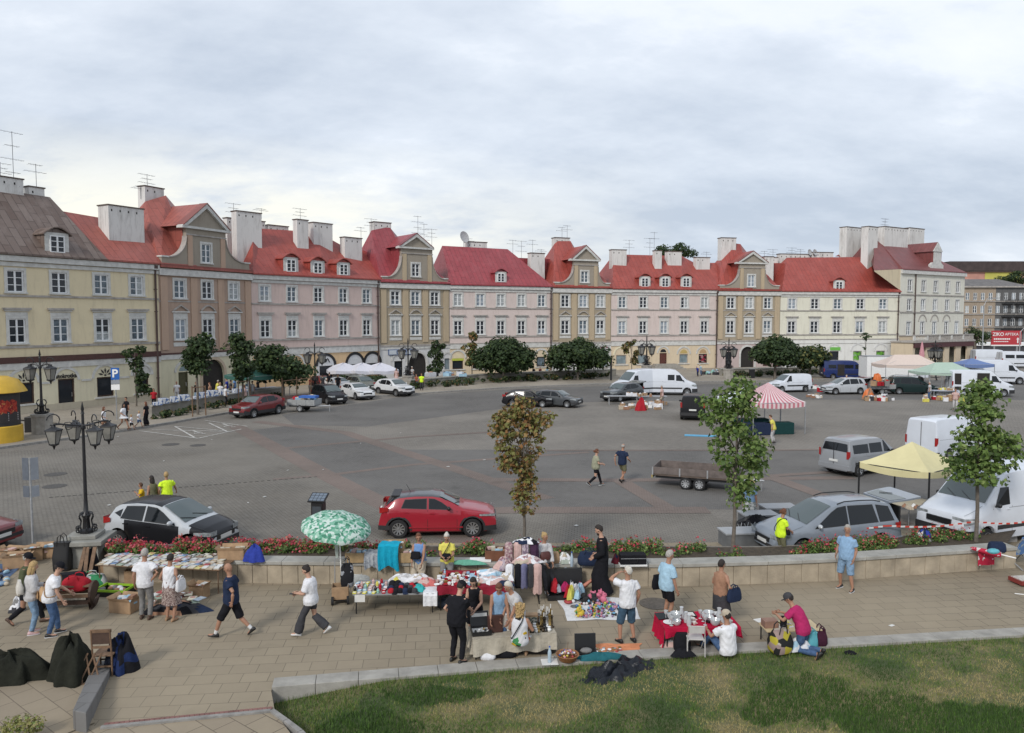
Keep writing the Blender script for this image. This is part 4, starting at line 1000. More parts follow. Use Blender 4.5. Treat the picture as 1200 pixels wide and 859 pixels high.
J=House(9,'tall pale corner house with a balustraded terrace over beige arches and huge chimneys',14.95,JW,JG,name='corner_house')
us=[1063,1079,1093,1107,1119]
J.windows(us,J.p(1090,342,0).z,J.p(1090,329,0).z,1.15,bars=2);J.windows(us,J.p(1090,364,0).z,J.p(1090,351,0).z,1.15,bars=2);J.windows(us,J.p(1090,392,0).z,J.p(1090,377,0).z,1.15,bars=3)
for z in(346,366,392.5):zz=J.p(1090,z,0).z;J.band(zz-.1,zz+.08,.12,GREYT)
J.band(14.3,14.9,.35,TRIM)
for u in us[1:4]:arch_ring(J.trim,J.x(u),J.p(u,377,0).z,1.0,.2,GREYT,-.07,.004)
J.finish(4.6,deep=14)
mb=MB()
zt=J.p(1090,401,-3).z;X0,X1=J.x(1069,-3.5),J.x(1139,-3.5)
aus=[1078,1102.5,1115.5,1129]
w_=MB();hs=[]
for i,u in enumerate(aus):
 x=J.x(u,-3.5);r=1.5 if i==0 else .95;hs.append((x-r,x+r,0,2.3+r));spandrels(w_,x,2.3,r,JG,-3.5)
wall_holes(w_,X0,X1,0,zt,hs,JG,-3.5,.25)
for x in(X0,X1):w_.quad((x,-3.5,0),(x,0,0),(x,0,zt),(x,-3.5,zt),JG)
w_.quad((X0,-2.4,0),(X1,-2.4,0),(X1,-2.4,zt),(X0,-2.4,zt),M('arcade_back',(.22,.215,.17),.9,.3))  # rear sheet of the arcade; its colour carries the shade behind the arches
w_.b2((X0-.2,-3.8,zt),(X1+.2,0.01,zt+.25),GREYT);arc=w_.build('arcade',J.root,fix=False)
sb=MB();sb.b2((X0+.1,-3.75,zt-.75),(X1-.1,-3.52,zt-.05),M('maroon_fascia',(.07,.02,.022),.6,.1));sb.build('fascia',J.root)
bl=MB();bl.b2((X0,-3.7,zt+1.05),(X1,-3.4,zt+1.2),GREYT);bl.b2((X0,-3.7,zt+.25),(X1,-3.4,zt+.36),GREYT)
nb=44
for k in range(nb+1):
 x=X0+.2+(X1-X0-.4)*k/nb
 if k%9==0:bl.b2((x-.18,-3.68,zt+.36),(x+.18,-3.42,zt+1.05),TRIM)
 elif k<10:bl.lathe([(.05,0),(.09,.2),(.05,.45),(.05,.69)],TRIM,6,(x,-3.55,zt+.36))
 else:bl.b2((x-.13,-3.6,zt+.36),(x+.13,-3.5,zt+1.05),GREYT)
bl.build('balustrade',J.root)
pk=J.p(1025,274,7)
rj=J.roof([J.p(1019,275,7),J.p(1029,275,7)],ROOFS['dark'],deep=14)
mb=MB();f0=J.p(975,300,9);f1=J.p(1025,274.5,9);q0,q1,q2,q3=J.p(1024,274.6,7.0),J.p(975,300.5,9),J.p(1016,302,6),J.p(1021,317,.04);mb.add([q0,q1,q2,q3],[(0,1,2),(0,2,3)],ROOFS['dark'])
mb.build('flank_roof',J.root,uv=True,fix=False)
mb=MB();k0=J.p(1021,317,.05);mb.poly([(k0 .x,.05,k0 .z),(0,.05,J.He),(0,.05,J.p(1053,340,0).z),(k0 .x,.05,k0 .z-.1)],plaster('peach_flank',(.47,.40,.28)));mb.poly([(k0 .x,.05,k0 .z+.02),(.0,.05,J.He+.02),(J.x(1027,7),7,pk.z),(J.x(1019,7),7,J.p(1019,275,7).z)],ROOFS['dark']);mb.build('flank_gable',J.root,uv=True,fix=False)
for a in((988,1009,267,296,7.5,1.3),(1013,1024,266,301,4.2,1.2),(1032,1059,267,292,4.4,1.2),(1061,1078,268,289,6.5,1.3)):J.chimney(*a,rj)
J.antenna(1032,256,268,5,1,rj)
dd=MB();d0=.2;cx=J.x(1094,d0);zb=J.p(1094,315,d0).z;zk=J.p(1094,295,d0).z;za=J.p(1094,284,d0).z
dd.prism([(cx-1.9,d0,zb),(cx-1.9,d0,zb+.6),(cx-1.2,d0,zb+1.0),(cx-1.0,d0,zk),(cx+1.0,d0,zk),(cx+1.2,d0,zb+1.0),(cx+1.9,d0,zb+.6),(cx+1.9,d0,zb)],(0,.4,0),TRIM)
dd.prism([(cx-1.4,d0-.1,zk),(cx+1.4,d0-.1,zk),(cx,d0-.1,za)],(0,.5,0),TRIM)
dd.quad((cx-1.45,d0,zk),(cx,d0,za+.05),(cx,6,za+.05),(cx-1.45,6,zk),ROOFS['dark']);dd.quad((cx+1.45,d0,zk),(cx,d0,za+.05),(cx,6,za+.05),(cx+1.45,6,zk),ROOFS['dark'])
dd.quad((cx-1.2,d0,zb),(cx-1.2,6,zb),(cx-1.2,6,zk),(cx-1.2,d0,zk),ROOFS['dark']);dd.quad((cx+1.2,d0,zb),(cx+1.2,6,zb),(cx+1.2,6,zk),(cx+1.2,d0,zk),ROOFS['dark'])
dd.build('dormer',J.root,uv=True,fix=False);add_window(J.root,cx,zb+.9,.9,zk-zb-1.3,y=d0-.02,sur=False,pane=PANEG)
pipe(J,1069,14.4)
def block(name,label,px,Y,vb,vt,deep,wallm,rows,cols,roofm_,rv,ww,wh,frame=TRIM,yaw=0.,stain=None,split=None):
 a=at(px[0],vb,Y);b=at(px[1],vb,Y);top=at((px[0]+px[1])/2,vt,Y).z;L=b.x-a.x
 root=empty(name,(a.x,a.y,0),yaw,label,'building');w=MB();hs=[];zz=[]
 for r in range(rows):
  v=rows-1-r;zz.append(top*(.12+.84*r/rows))
 for r in zz:
  for c in range(cols):x=L*(c+.5)/cols;hs.append((x-ww/2,x+ww/2,r+.5,r+.5+wh))
 x1=L if split is None else L*split
 wall_holes(w,0,x1,0,top,hs if split is None else[h for h in hs if h[1]<x1],wallm)
 if split is not None:wall_holes(w,x1,L,0,top,[h for h in hs if h[0]>x1],stain)
 for x in(0,L):w.quad((x,0,0),(x,deep,0),(x,deep,top),(x,0,top),wallm)
 for r in zz:
  w.b2((0,-.25,r+.1),(L,-.01,r+.3),GREYT)
 w.b2((-.3,-.6,top-.2),(L+.3,-.01,top+.15),GREYT);w.build('wall',root,fix=False)
 rf=MB();rz=at((px[0]+px[1])/2,rv,Y+deep*.4).z
 A_,B_,C_,D_=V((-.5,-.6,top+.16)),V((L+.5,-.6,top+.16)),V((L+.5,deep,top+.16)),V((-.5,deep,top+.16));r0,r1_=V((L*.25,deep*.45,rz)),V((L*.8,deep*.45,rz))
 rf.quad(A_,B_,r1_,r0,roofm_);rf.poly([B_,C_,r1_],roofm_);rf.quad(C_,D_,r0,r1_,roofm_);rf.poly([D_,A_,r0],roofm_);rf.build('roof',root)
 for h in hs:
  add_window(root,(h[0]+h[1])/2,h[2],ww,wh,bars=2,sur=False)
 return root,L,top
STONEB=plaster('sooty_stone',(.25,.20,.15),(.04,.04,.04),.6);SOOT=plaster('soot_black_stone',(.075,.075,.075),(.03,.03,.03),.5)
TR,TL,TT=block('tenement','sooty brown tenement with stacked balconies and a low grey roof',(1127,1199),190,408,336,14,STONEB,4,8,M('slate_roof',(.13,.12,.115),.7,.3,1.),327,.95,1.8,stain=SOOT,split=.52)
for r in range(3):
 for c in range(2):
  mb=MB();x=TL*(.62+.2*c);z=TT*(.30+.21*r);mb.b2((x,-1.4,z),(x+2.6,0,z+.15),BLACK)
  for k in range(9):mb.b2((x+.3*k,-1.38,z+.15),(x+.3*k+.06,-1.32,z+1.05),BLACK)
  mb.b2((x,-1.4,z+1.05),(x+2.6,-1.3,z+1.12),BLACK);mb.build('balcony',TR)
PB,PL,PT=block('apartment_block','long pink and yellow block under a dark brown roof on the skyline',(1112,1290),420,395,318,20,M('salmon_render',(.46,.24,.19),.9,.15,.3),3,16,M('brown_flat_roof',(.055,.04,.037),.8,.3,.4),306,1.6,1.6)
mb=MB();
x0,x1=PL*.22,PL*.455;mb.b2((x0,-.3,PT*.3),(x1,-.05,PT-.6),M('yellow_render',(.46,.43,.10),.9,.12,.3));mb.b2((-2,-2,PT+.2),(PL+2,16,PT+5.3),MATS['brown_flat_roof']);mb.build('facade_panel',PB)
def interp(pts,d):
 if d<=pts[0][0]:return pts[0][1]
 for(a,x),(b,y) in zip(pts,pts[1:]):
  if d<=b:return x+(y-x)*(d-a)/(b-a)
 return pts[-1][1]
RIM=M('alloy_rim',(.42,.43,.44),.3,.05,metal=.8);PLATE=M('licence_plate_white',(.62,.62,.60),.5,.05);PBLUE=M('plate_blue',(.03,.06,.3),.5,0)
LAMPC=M('headlight_glass',(.27,.29,.30),.10,.6,7,spec=.8);LAMPR=M('tail_light_red',(.30,.015,.015),.2,.2,9,spec=.8);ORANGE=M('indicator_orange',(.5,.16,.02),.3,.1)
DARKTRIM=M('dark_trim',(.022,.022,.024),.55,.1)
WHC={}
def wheel_mesh(r,w,spokes,rimcol):
 k=(r,w,spokes,rimcol.name)
 if k in WHC:return WHC[k]
 t=MB();rot=Matrix.Rotation(PI/2,3,'Y')
 t.lathe([(r*.60,-w/2),(r*.93,-w/2),(r,-w*.35),(r,w*.35),(r*.93,w/2),(r*.66,w/2),(r*.66,0)],RUBBER,24,rot=rot)
 m=MB();ri=r*.66
 m.lathe([(ri*.93,w*.16),(ri,w*.16),(ri,w*.52),(ri*.93,w*.52),(ri*.93,w*.16)],rimcol,24,rot=rot,cap=False)
 m.lathe([(.01,w*.10),(ri*.95,w*.10),(ri*.95,w*.16),(.01,w*.16)],BLACK,20,rot=rot)
 for q in range(spokes):
  a=2*PI*q/spokes;c,s_=cos(a),sin(a);n=V((0,-s_,c))*ri*(.13 if spokes<9 else .10);e=V((0,c,s_))
  P=[V((w*.30,0,0))+e*ri*.12+n,V((w*.30,0,0))+e*ri*.12-n,V((w*.46,0,0))+e*ri*.95-n*1.3,V((w*.46,0,0))+e*ri*.95+n*1.3]
  m.prism(P,(w*.06,0,0),rimcol)
 m.lathe([(.01,w*.28),(ri*.2,w*.28),(ri*.2,w*.42),(.01,w*.45)],rimcol,12,rot=rot)
 WHC[k]=(t.mesh('wheel',40),m.mesh('rim',40))
 return WHC[k]
class Car:
 def __init__(s,name,label,cat,spec,pos,yaw,col,group=None,scale=1.,steer=0.):
  s.sp=spec;s.L,s.Wd,s.H=spec['L'],spec['W'],spec['H'];s.prof=spec['prof'];s.belt=spec['belt'];s.col=col
  s.root=empty(name,pos,yaw,label,cat,group);s.root.scale=(scale,)*3
  s.clr=spec.get('clr',.2);s.r=spec.get('r',.31);s.wd=spec['wheels'];s.tum=spec.get('tum',.30)
  s.pf,s.pr=spec.get('pf',.17),spec.get('pr',.10)
 def plan(s,d):
  w=s.Wd/2;a=s.sp.get('nose',.75);b=s.sp.get('tail',.5)
  if d<a:w*=1-s.pf*(1-d/a)**2.2
  if d>s.L-b:w*=1-s.pr*(1-(s.L-d)/b)**2.2
  return w
 def zt(s,d):return interp(s.prof,d)
 def zbelt(s,d):return min(interp(s.belt,d),s.zt(d)-.05)
 def zs(s,d):
  e=s.clr+.10*max(0,1-d/.35)+.12*max(0,1-(s.L-d)/.4)
  return e
 def roofy(s,d):
  z=s.zt(d);b=s.zbelt(d);return s.plan(d)*.97-s.tum*max(0,z-b-.05)-.05
 def sidey(s,d,z):
  b=s.zbelt(d);w=s.plan(d)
  if z<=b:return w*(1.0 if z<s.clr+.4 else 1-.03*(z-s.clr-.4)/max(.05,b-s.clr-.4))
  t=(z-b)/max(.05,s.zt(d)-.04-b);return w*.97+(s.roofy(d)-w*.97)*t
 def section(s,d):
  w=s.plan(d);z1=s.zt(d);b=s.zbelt(d);zs=s.zs(d);lo=zs
  for q in s.wd:
   ra=s.r+.065
   if abs(d-q)<ra:lo=max(lo,s.r+math.sqrt(ra*ra-(d-q)**2))
  lo=min(lo,b-.12);m=max(zs+.3,lo+.04);m=min(m,b-.06);m2=m+(b-m)*.55
  ry=s.roofy(d)
  H=[(0,lo),(w*.90,lo),(w*.985,min(lo+.06,m-.01)),(w,m),(w*.995,m2),(w*.97,b),(ry+(w*.97-ry)*.06,b+(z1-.045-b)*.92),(ry-.015,z1-.03),(ry-.09,z1-.006),(ry*.5,z1+.012),(0,z1+.018)]
  return H
 def P(s,d,y,z):return V((y,s.L/2-d,z))
 def body(s,colfn=None,two=None):
  L=s.L;st=set([0,L]);k=int(L/.09)
  for i in range(k+1):st.add(round(L*i/k,3))
  for d,_ in s.prof:st.add(d)
  for q in s.wd:
   ra=s.r+.065
   for t in(-1,1):st.add(q+t*ra);st.add(q+t*(ra-.004))
  st=sorted(x for x in st if 0<=x<=L);st2=[st[0]]
  for x in st[1:]:
   if x-st2[-1]>.0025:st2 .append(x)
  mb=MB();rings=[]
  for d in st2:
   h=s.section(d);rings.append([s.P(d,y,z) for y,z in h]+[s.P(d,-y,z) for y,z in h[::-1][1:-1]])
  n=len(rings[0]);P=[p for r in rings for p in r];b0=len(mb.v);mb.v=[tuple(p) for p in P]
  kc=mb.mi(s.col);kb=mb.mi(DARKTRIM);k2=mb.mi(two) if two else kc
  low=s.sp.get('clad',0)
  for i in range(len(rings)-1):
   dm=(st2[i]+st2[i+1])/2
   for j in range(n):
    jj=(j+1)%n;hj=j if j<10 else n-1-j
    mat=kb if hj==0 else kc
    if hj in(1,2) and low and hj<=low:mat=kb
    if colfn is not None and mat==kc and colfn(dm,hj):mat=k2
    mb.f.append([i*n+j,i*n+jj,(i+1)*n+jj,(i+1)*n+j]);mb.m.append(mat)
  for i in(0,len(rings)-1):mb.f.append([i*n+j for j in range(n)]);mb.m.append(kc)
  for d in s.sp.get('doors',[]):
   zb=s.zbelt(d)-.01;z0=s.clr+.10
   for sg in(-1,1):
    pts=[]
    for q in range(7):
     z=z0+(zb-z0)*q/6;pts.append(s.P(d,sg*(s.sidey(d,z)+.002),z))
    for a,b in zip(pts,pts[1:]):
     mb.quad(a+V((0,.007,0)),a-V((0,.007,0)),b-V((0,.007,0)),b+V((0,.007,0)),BLACK)
  mb.b2((-s.Wd*.42,-s.L/2+.3,s.clr-.02),(s.Wd*.42,s.L/2-.3,s.clr+.2),BLACK)
  return mb.build('body',s.root,smooth=38)
 def wheels(s,spokes=10,rim=None,w=.2):
  t,m=wheel_mesh(s.r,w,spokes,rim or RIM)
  for d in s.wd:
   for sg in(-1,1):
    o=bpy.data.objects.new('wheel',t);COL.objects.link(o);o.parent=s.root;o.location=(sg*(s.plan(d)-w*.46),s.L/2-d,s.r);o.rotation_euler=(0,0,0 if sg>0 else PI)
    c=bpy.data.objects.new('rim',m);COL.objects.link(c);c.parent=o
 def top_pane(s,name,d0,d1,mat,k0=.9,k1=.9,n=8,out=.014,cols=4,sgn=1):
  mb=MB();rows=[]
  for i in range(n+1):
   d=d0+(d1-d0)*i/n;e=.02
   sl=(s.zt(d+e)-s.zt(d-e))/(2*e);nn=V((0,sl,1)).normalized()*out
   k=k0+(k1-k0)*i/n;ry=(s.roofy(d)-.02)*k;row=[]
   for j in range(-cols,cols+1):
    t=j/cols;zz=s.zt(d)+.016*(1-abs(t))-.004*(abs(t)>.95)
    row.append(s.P(d,ry*t,zz)+nn)
   rows.append(row)
  m=2*cols+1;P=[p for r in rows for p in r]
  mb.add(P,[(i*m+j,i*m+j+1,(i+1)*m+j+1,(i+1)*m+j) for i in range(n) for j in range(m-1)],mat)
  return mb.build(name,s.root,smooth=60,fix=False)
 def side_panes(s,polys,mat=None,sides=(-1,1),rimmat=None):
  for poly in polys:
   for sg in sides:
    mb=MB()
    if rimmat:
     c=V((sum(p[0] for p in poly)/len(poly),sum(p[1] for p in poly)/len(poly)))
     mb.poly([s.P(c.x+(d-c.x)*1.06,sg*(s.sidey(d,c.y+(z-c.y)*1.12)+.004),c.y+(z-c.y)*1.12) for d,z in poly],rimmat)
    mb.poly([s.P(d,sg*(s.sidey(d,z)+.008),z) for d,z in poly],mat or GLASS)
    mb.build('side_window',s.root,fix=False)
 def side_strip(s,d0,d1,z0,z1,mat,name,out=.02,sides=(-1,1),n=6,parent=None):
  for sg in sides:
   mb=MB()
   for i in range(n):
    a,b=d0+(d1-d0)*i/n,d0+(d1-d0)*(i+1)/n
    mb.prism([s.P(a,sg*(s.sidey(a,z0)-.03),z0),s.P(b,sg*(s.sidey(b,z0)-.03),z0),s.P(b,sg*(s.sidey(b,z1)-.03),z1),s.P(a,sg*(s.sidey(a,z1)-.03),z1)],(sg*(out+.03),0,0),mat)
   mb.build(name,parent or s.root)
 def mirrors(s,d,z,mat=None):
  for sg in(-1,1):
   mb=MB();y=s.sidey(d,z);mb.ell(s.P(d,sg*(y+.12),z+.06),(.11,.07,.075),mat or s.col,8,6);mb.tube([s.P(d,sg*(y-.02),z),s.P(d,sg*(y+.1),z+.03)],.03,BLACK,6)
   mb.build('mirror',s.root,smooth=60)
 def handles(s,ds,dz=.10,mat=None):
  for d in ds:
   for sg in(-1,1):
    z=s.zbelt(d)-dz;mb=MB();mb.box(s.P(d,sg*(s.sidey(d,z)+.012),z),(.03,.17,.03),mat or s.col);mb.build('door_handle',s.root)
 def end_box(s,name,front,y,z,wy,hz,mat,out=.01,d=None,dep=.06,rx=0.):
  """plate-like piece on the front or rear end following the plan curve"""
  mb=MB();dd=(0 if front else s.L) if d is None else d;sg=1 if front else-1
  mb.box(s.P(dd,y,z)+V((0,sg*(out-dep/2),0)),(wy,dep,hz),mat,rot=Matrix.Rotation(rx,3,'X'))
  return mb.build(name,s.root)
 def plate(s,front,z,out=.02,d=None,w=.52):
  o=s.end_box('licence_plate',front,0,z,w,.115,PLATE,out,d)
  return o
 def corner(s,name,front,z0,z1,mat,d0=.0,d1=.42,yk=.50,n=6,out=.012):
  """lamp wrapping round a corner"""
  for sg in(-1,1):
   mb=MB();pts=[]
   for i in range(n+1):
    t=i/n
    d=d0+(d1-d0)*t;dd=d if front else s.L-d
    pts.append((dd,s.plan(dd)+out))
   f0=d0 if front else s.L-d0
   first=s.P(f0,sg*s.plan(f0)*yk,0)+V((0,(1 if front else-1)*out,0))
   line_=[first]+[s.P(a,sg*b,0) for a,b in pts]
   for a,b in zip(line_,line_[1:]):
    ta=(line_.index(a))/len(line_);tb=(line_.index(b))/len(line_)
    za0,zb0=z0+(z1-z0)*.45*ta,z0+(z1-z0)*.45*tb
    mb.quad(a+V((0,0,za0)),b+V((0,0,zb0)),b+V((0,0,z1)),a+V((0,0,z1)),mat)
   mb.build(name,s.root,smooth=50,fix=False)
 def bumper(s,front,z0,z1,mat,d1=.35,out=.02):
  mb=MB();ds=[d1*(1-i/6) for i in range(7)]
  L_=[]
  for sg in(-1,1):
   pts=[(dd if front else s.L-dd) for dd in ds]
   row=[s.P(p,sg*(s.plan(p)+out),0) for p in pts]
   L_.append(row)
  path=L_[0]+L_[1][::-1];sg=1 if front else-1
  path=[p+V((0,sg*out,0)) for p in path]
  for a,b in zip(path,path[1:]):
   mb.quad(a+V((0,0,z0)),b+V((0,0,z0)),b+V((0,0,z1)),a+V((0,0,z1)),mat)
   c,d=a*.9,b*.9;c.y,d.y=a.y-sg*.08,b.y-sg*.08
   mb.quad(a+V((0,0,z1)),b+V((0,0,z1)),d+V((0,0,z1+.02)),c+V((0,0,z1+.02)),mat)
  return mb.build('bumper',s.root,smooth=50,fix=False)
 def rails(s,d0,d1,mat=None):
  for sg in(-1,1):
   mb=MB();pts=[s.P(d,sg*(s.roofy(d)-.03),s.zt(d)+(.02 if i in(0,6) else .06)) for i,d in enumerate([d0+(d1-d0)*k/6 for k in range(7)])]
   mb.tube(pts,.02,mat or BLACK,6);mb.build('roof_rail',s.root,smooth=60)
 def arches(s,mat,w=.07):
  for q in s.wd:
   for sg in(-1,1):
    mb=MB();r0=s.r+.062;pts=[]
    for k in range(15):
     a=-.12+(PI+.24)*k/14;pts.append([(q+cos(a)*r,s.r+sin(a)*r) for r in(r0,r0+w)])
    P=[[s.P(d,sg*(s.sidey(d,max(z,s.clr+.05))+.008),max(z,s.clr)) for d,z in row] for row in pts]
    for a,b in zip(P,P[1:]):mb.quad(a[0],b[0],b[1],a[1],mat)
    mb.build('wheel_arch',s.root,fix=False)
 def aerial(s,d):
  mb=MB();mb.tube([s.P(d,0,s.zt(d)),s.P(d+.15,0,s.zt(d)+.28)],.008,BLACK,5);mb.build('aerial',s.root)
 def wiper(s,d0,d1):
  mb=MB()
  for y in(-.35,.2):mb.tube([s.P(d0,y,s.zt(d0)+.04),s.P(d0+(d1-d0)*.25,y+.45,s.zt(d0+(d1-d0)*.25)+.04)],.010,BLACK,5)
  mb.build('wiper',s.root)
 def tailgate(s,d,ang=75,ln=1.0,glass=True,wm=.94):
  """lifted tailgate hinged at the rear roof edge"""
  root=s.root;y=s.roofy(d)*wm;z=s.zt(d);a=R(ang);dirv=V((0,-sin(a),-cos(a)))
  nrm=V((0,-cos(a),sin(a)));o=s.P(d,0,z);mb=MB();y2=y+.12
  rows=[(0,y),(ln*.55,y2),(ln*.95,y2),(ln,y2-.05)]
  for(t0,w0),(t1,w1) in zip(rows,rows[1:]):
   mb.prism([o+dirv*t0+V((-w0,0,0)),o+dirv*t0+V((w0,0,0)),o+dirv*t1+V((w1,0,0)),o+dirv*t1+V((-w1,0,0))],nrm*.06,s.col)
  g=mb.build('tailgate',root)
  gm=MB();k=nrm*.07
  gm.quad(o+dirv*ln*.06+V((-y*.9,0,0))+k,o+dirv*ln*.06+V((y*.9,0,0))+k,o+dirv*ln*.55+V((y2*.9,0,0))+k,o+dirv*ln*.55+V((-y2*.9,0,0))+k,SCREENG);gm.build('rear_window',g,fix=False)
  wm_=MB();k2=nrm*.09;wm_.tube([o+dirv*ln*.56+k2,o+dirv*ln*.35+V((.35,0,0))+k2],.012,BLACK,5);wm_.build('wiper',g)
  return g
HATCH=dict(L=4.05,W=1.76,H=1.44,clr=.19,r=.325,wheels=(.82,3.36),nose=.8,tail=.7,prof=[(0,.62),(.06,.74),(.25,.83),(.7,.93),(1.12,1.0),(1.25,1.06),(1.9,1.38),(2.2,1.43),(2.8,1.44),(3.35,1.39),(3.5,1.34),(3.82,1.08),(3.93,.95),(4.0,.75),(4.05,.55)],belt=[(0,.75),(1.1,.93),(3.2,1.02),(4,1.02)],doors=[1.35,2.36,3.2])
CITY=dict(L=3.75,W=1.68,H=1.46,clr=.19,r=.30,wheels=(.66,3.14),nose=.9,tail=.6,pf=.24,prof=[(0,.55),(.05,.66),(.3,.80),(.65,.90),(.85,.96),(1.65,1.38),(2.0,1.45),(2.6,1.46),(3.15,1.40),(3.35,1.30),(3.58,.98),(3.7,.75),(3.75,.5)],belt=[(0,.7),(.9,.88),(3.2,.98)],doors=[1.15,2.25,3.0],tum=.34)
MPV=dict(L=4.64,W=1.82,H=1.73,clr=.2,r=.32,wheels=(.95,3.80),nose=.8,tail=.4,pf=.2,prof=[(0,.58),(.05,.72),(.2,.82),(.85,1.02),(1.1,1.10),(2.05,1.62),(2.4,1.71),(3.2,1.73),(4.0,1.70),(4.25,1.64),(4.45,1.2),(4.55,1.0),(4.64,.6)],belt=[(0,.75),(1.1,.98),(4.6,1.12)],doors=[1.55,2.62,3.62],tum=.26)
SMALLMPV=dict(L=4.2,W=1.75,H=1.62,clr=.19,r=.31,wheels=(.82,3.42),nose=.7,tail=.4,pf=.18,prof=[(0,.6),(.05,.74),(.2,.84),(.8,1.0),(1.0,1.05),(1.85,1.52),(2.2,1.6),(3.0,1.62),(3.7,1.57),(3.85,1.5),(4.05,1.1),(4.15,.9),(4.2,.55)],belt=[(0,.75),(1.0,.97),(4.1,1.08)],doors=[1.3,2.35,3.2],tum=.26)
SUV=dict(L=4.4,W=1.80,H=1.60,clr=.24,r=.34,wheels=(.88,3.55),nose=.7,tail=.5,prof=[(0,.68),(.05,.85),(.2,.95),(.8,1.04),(1.15,1.10),(1.85,1.52),(2.2,1.59),(3.0,1.60),(3.6,1.53),(3.8,1.46),(4.15,1.12),(4.3,1.0),(4.4,.6)],belt=[(0,.85),(1.1,1.03),(4.2,1.13)],doors=[1.4,2.45,3.3],clad=2)
SEDAN=dict(L=4.3,W=1.7,H=1.42,clr=.18,r=.30,wheels=(.82,3.4),nose=.6,tail=.4,pf=.12,prof=[(0,.6),(.04,.72),(.15,.78),(.9,.90),(1.15,.94),(1.8,1.34),(2.1,1.40),(2.7,1.42),(3.4,1.36),(3.6,1.30),(4.1,.98),(4.22,.88),(4.3,.55)],belt=[(0,.7),(1.1,.90),(4.2,.95)],doors=[1.35,2.35,3.25])
KOMBI=dict(SEDAN,L=4.6,H=1.46,prof=[(0,.6),(.04,.72),(.15,.78),(.95,.92),(1.25,.97),(2.0,1.38),(2.3,1.45),(3.0,1.46),(3.9,1.42),(4.1,1.36),(4.42,1.0),(4.52,.88),(4.6,.55)],belt=[(0,.7),(1.1,.92),(4.5,.98)],wheels=(.85,3.55))
VAN=dict(L=5.55,W=2.05,H=2.48,clr=.24,r=.345,wheels=(.98,4.35),nose=.7,tail=.15,pf=.16,pr=.03,tum=.09,prof=[(0,.62),(.04,.95),(.12,1.12),(.75,1.38),(.98,1.46),(1.75,2.22),(2.05,2.42),(2.5,2.48),(4.5,2.50),(5.35,2.47),(5.49,2.36),(5.53,1.5),(5.55,.5)],belt=[(0,.95),(.95,1.32),(1.8,1.38),(5.5,1.4)],doors=[1.25,2.15,3.35])
LVAN=dict(VAN,L=6.1,wheels=(.98,4.9),prof=[(0,.62),(.04,.95),(.12,1.12),(.75,1.38),(.98,1.46),(1.75,2.22),(2.05,2.42),(2.5,2.5),(5.0,2.52),(5.9,2.49),(6.04,2.38),(6.08,1.5),(6.1,.5)],belt=[(0,.95),(.95,1.32),(1.8,1.38),(6.1,1.4)])
MIDVAN=dict(L=4.75,W=1.9,H=1.9,clr=.22,r=.325,wheels=(.9,3.9),nose=.7,tail=.2,pf=.18,pr=.05,tum=.17,prof=[(0,.6),(.05,.85),(.2,.97),(.85,1.12),(1.1,1.2),(1.9,1.78),(2.2,1.88),(3.0,1.92),(4.3,1.90),(4.52,1.82),(4.66,1.2),(4.72,1.0),(4.75,.5)],belt=[(0,.85),(1.0,1.12),(4.7,1.18)],doors=[1.35,2.3,3.4])
SVAN=dict(L=4.38,W=1.80,H=1.82,clr=.2,r=.31,wheels=(.85,3.58),nose=.7,tail=.15,pf=.18,pr=.04,tum=.13,prof=[(0,.58),(.05,.8),(.18,.92),(.8,1.08),(1.05,1.16),(1.75,1.7),(2.0,1.79),(2.6,1.83),(4.1,1.82),(4.28,1.74),(4.35,1.1),(4.38,.5)],belt=[(0,.8),(1.0,1.07),(4.3,1.14)],doors=[1.25,2.1,3.2])
def yaw_to(u0,v0,u1,v1):
 """heading from a rear photo point to a front photo point on the ground"""
 a,b=gp(u0,v0),gp(u1,v1);d=b-a;return math.atan2(-d.x,d.y)
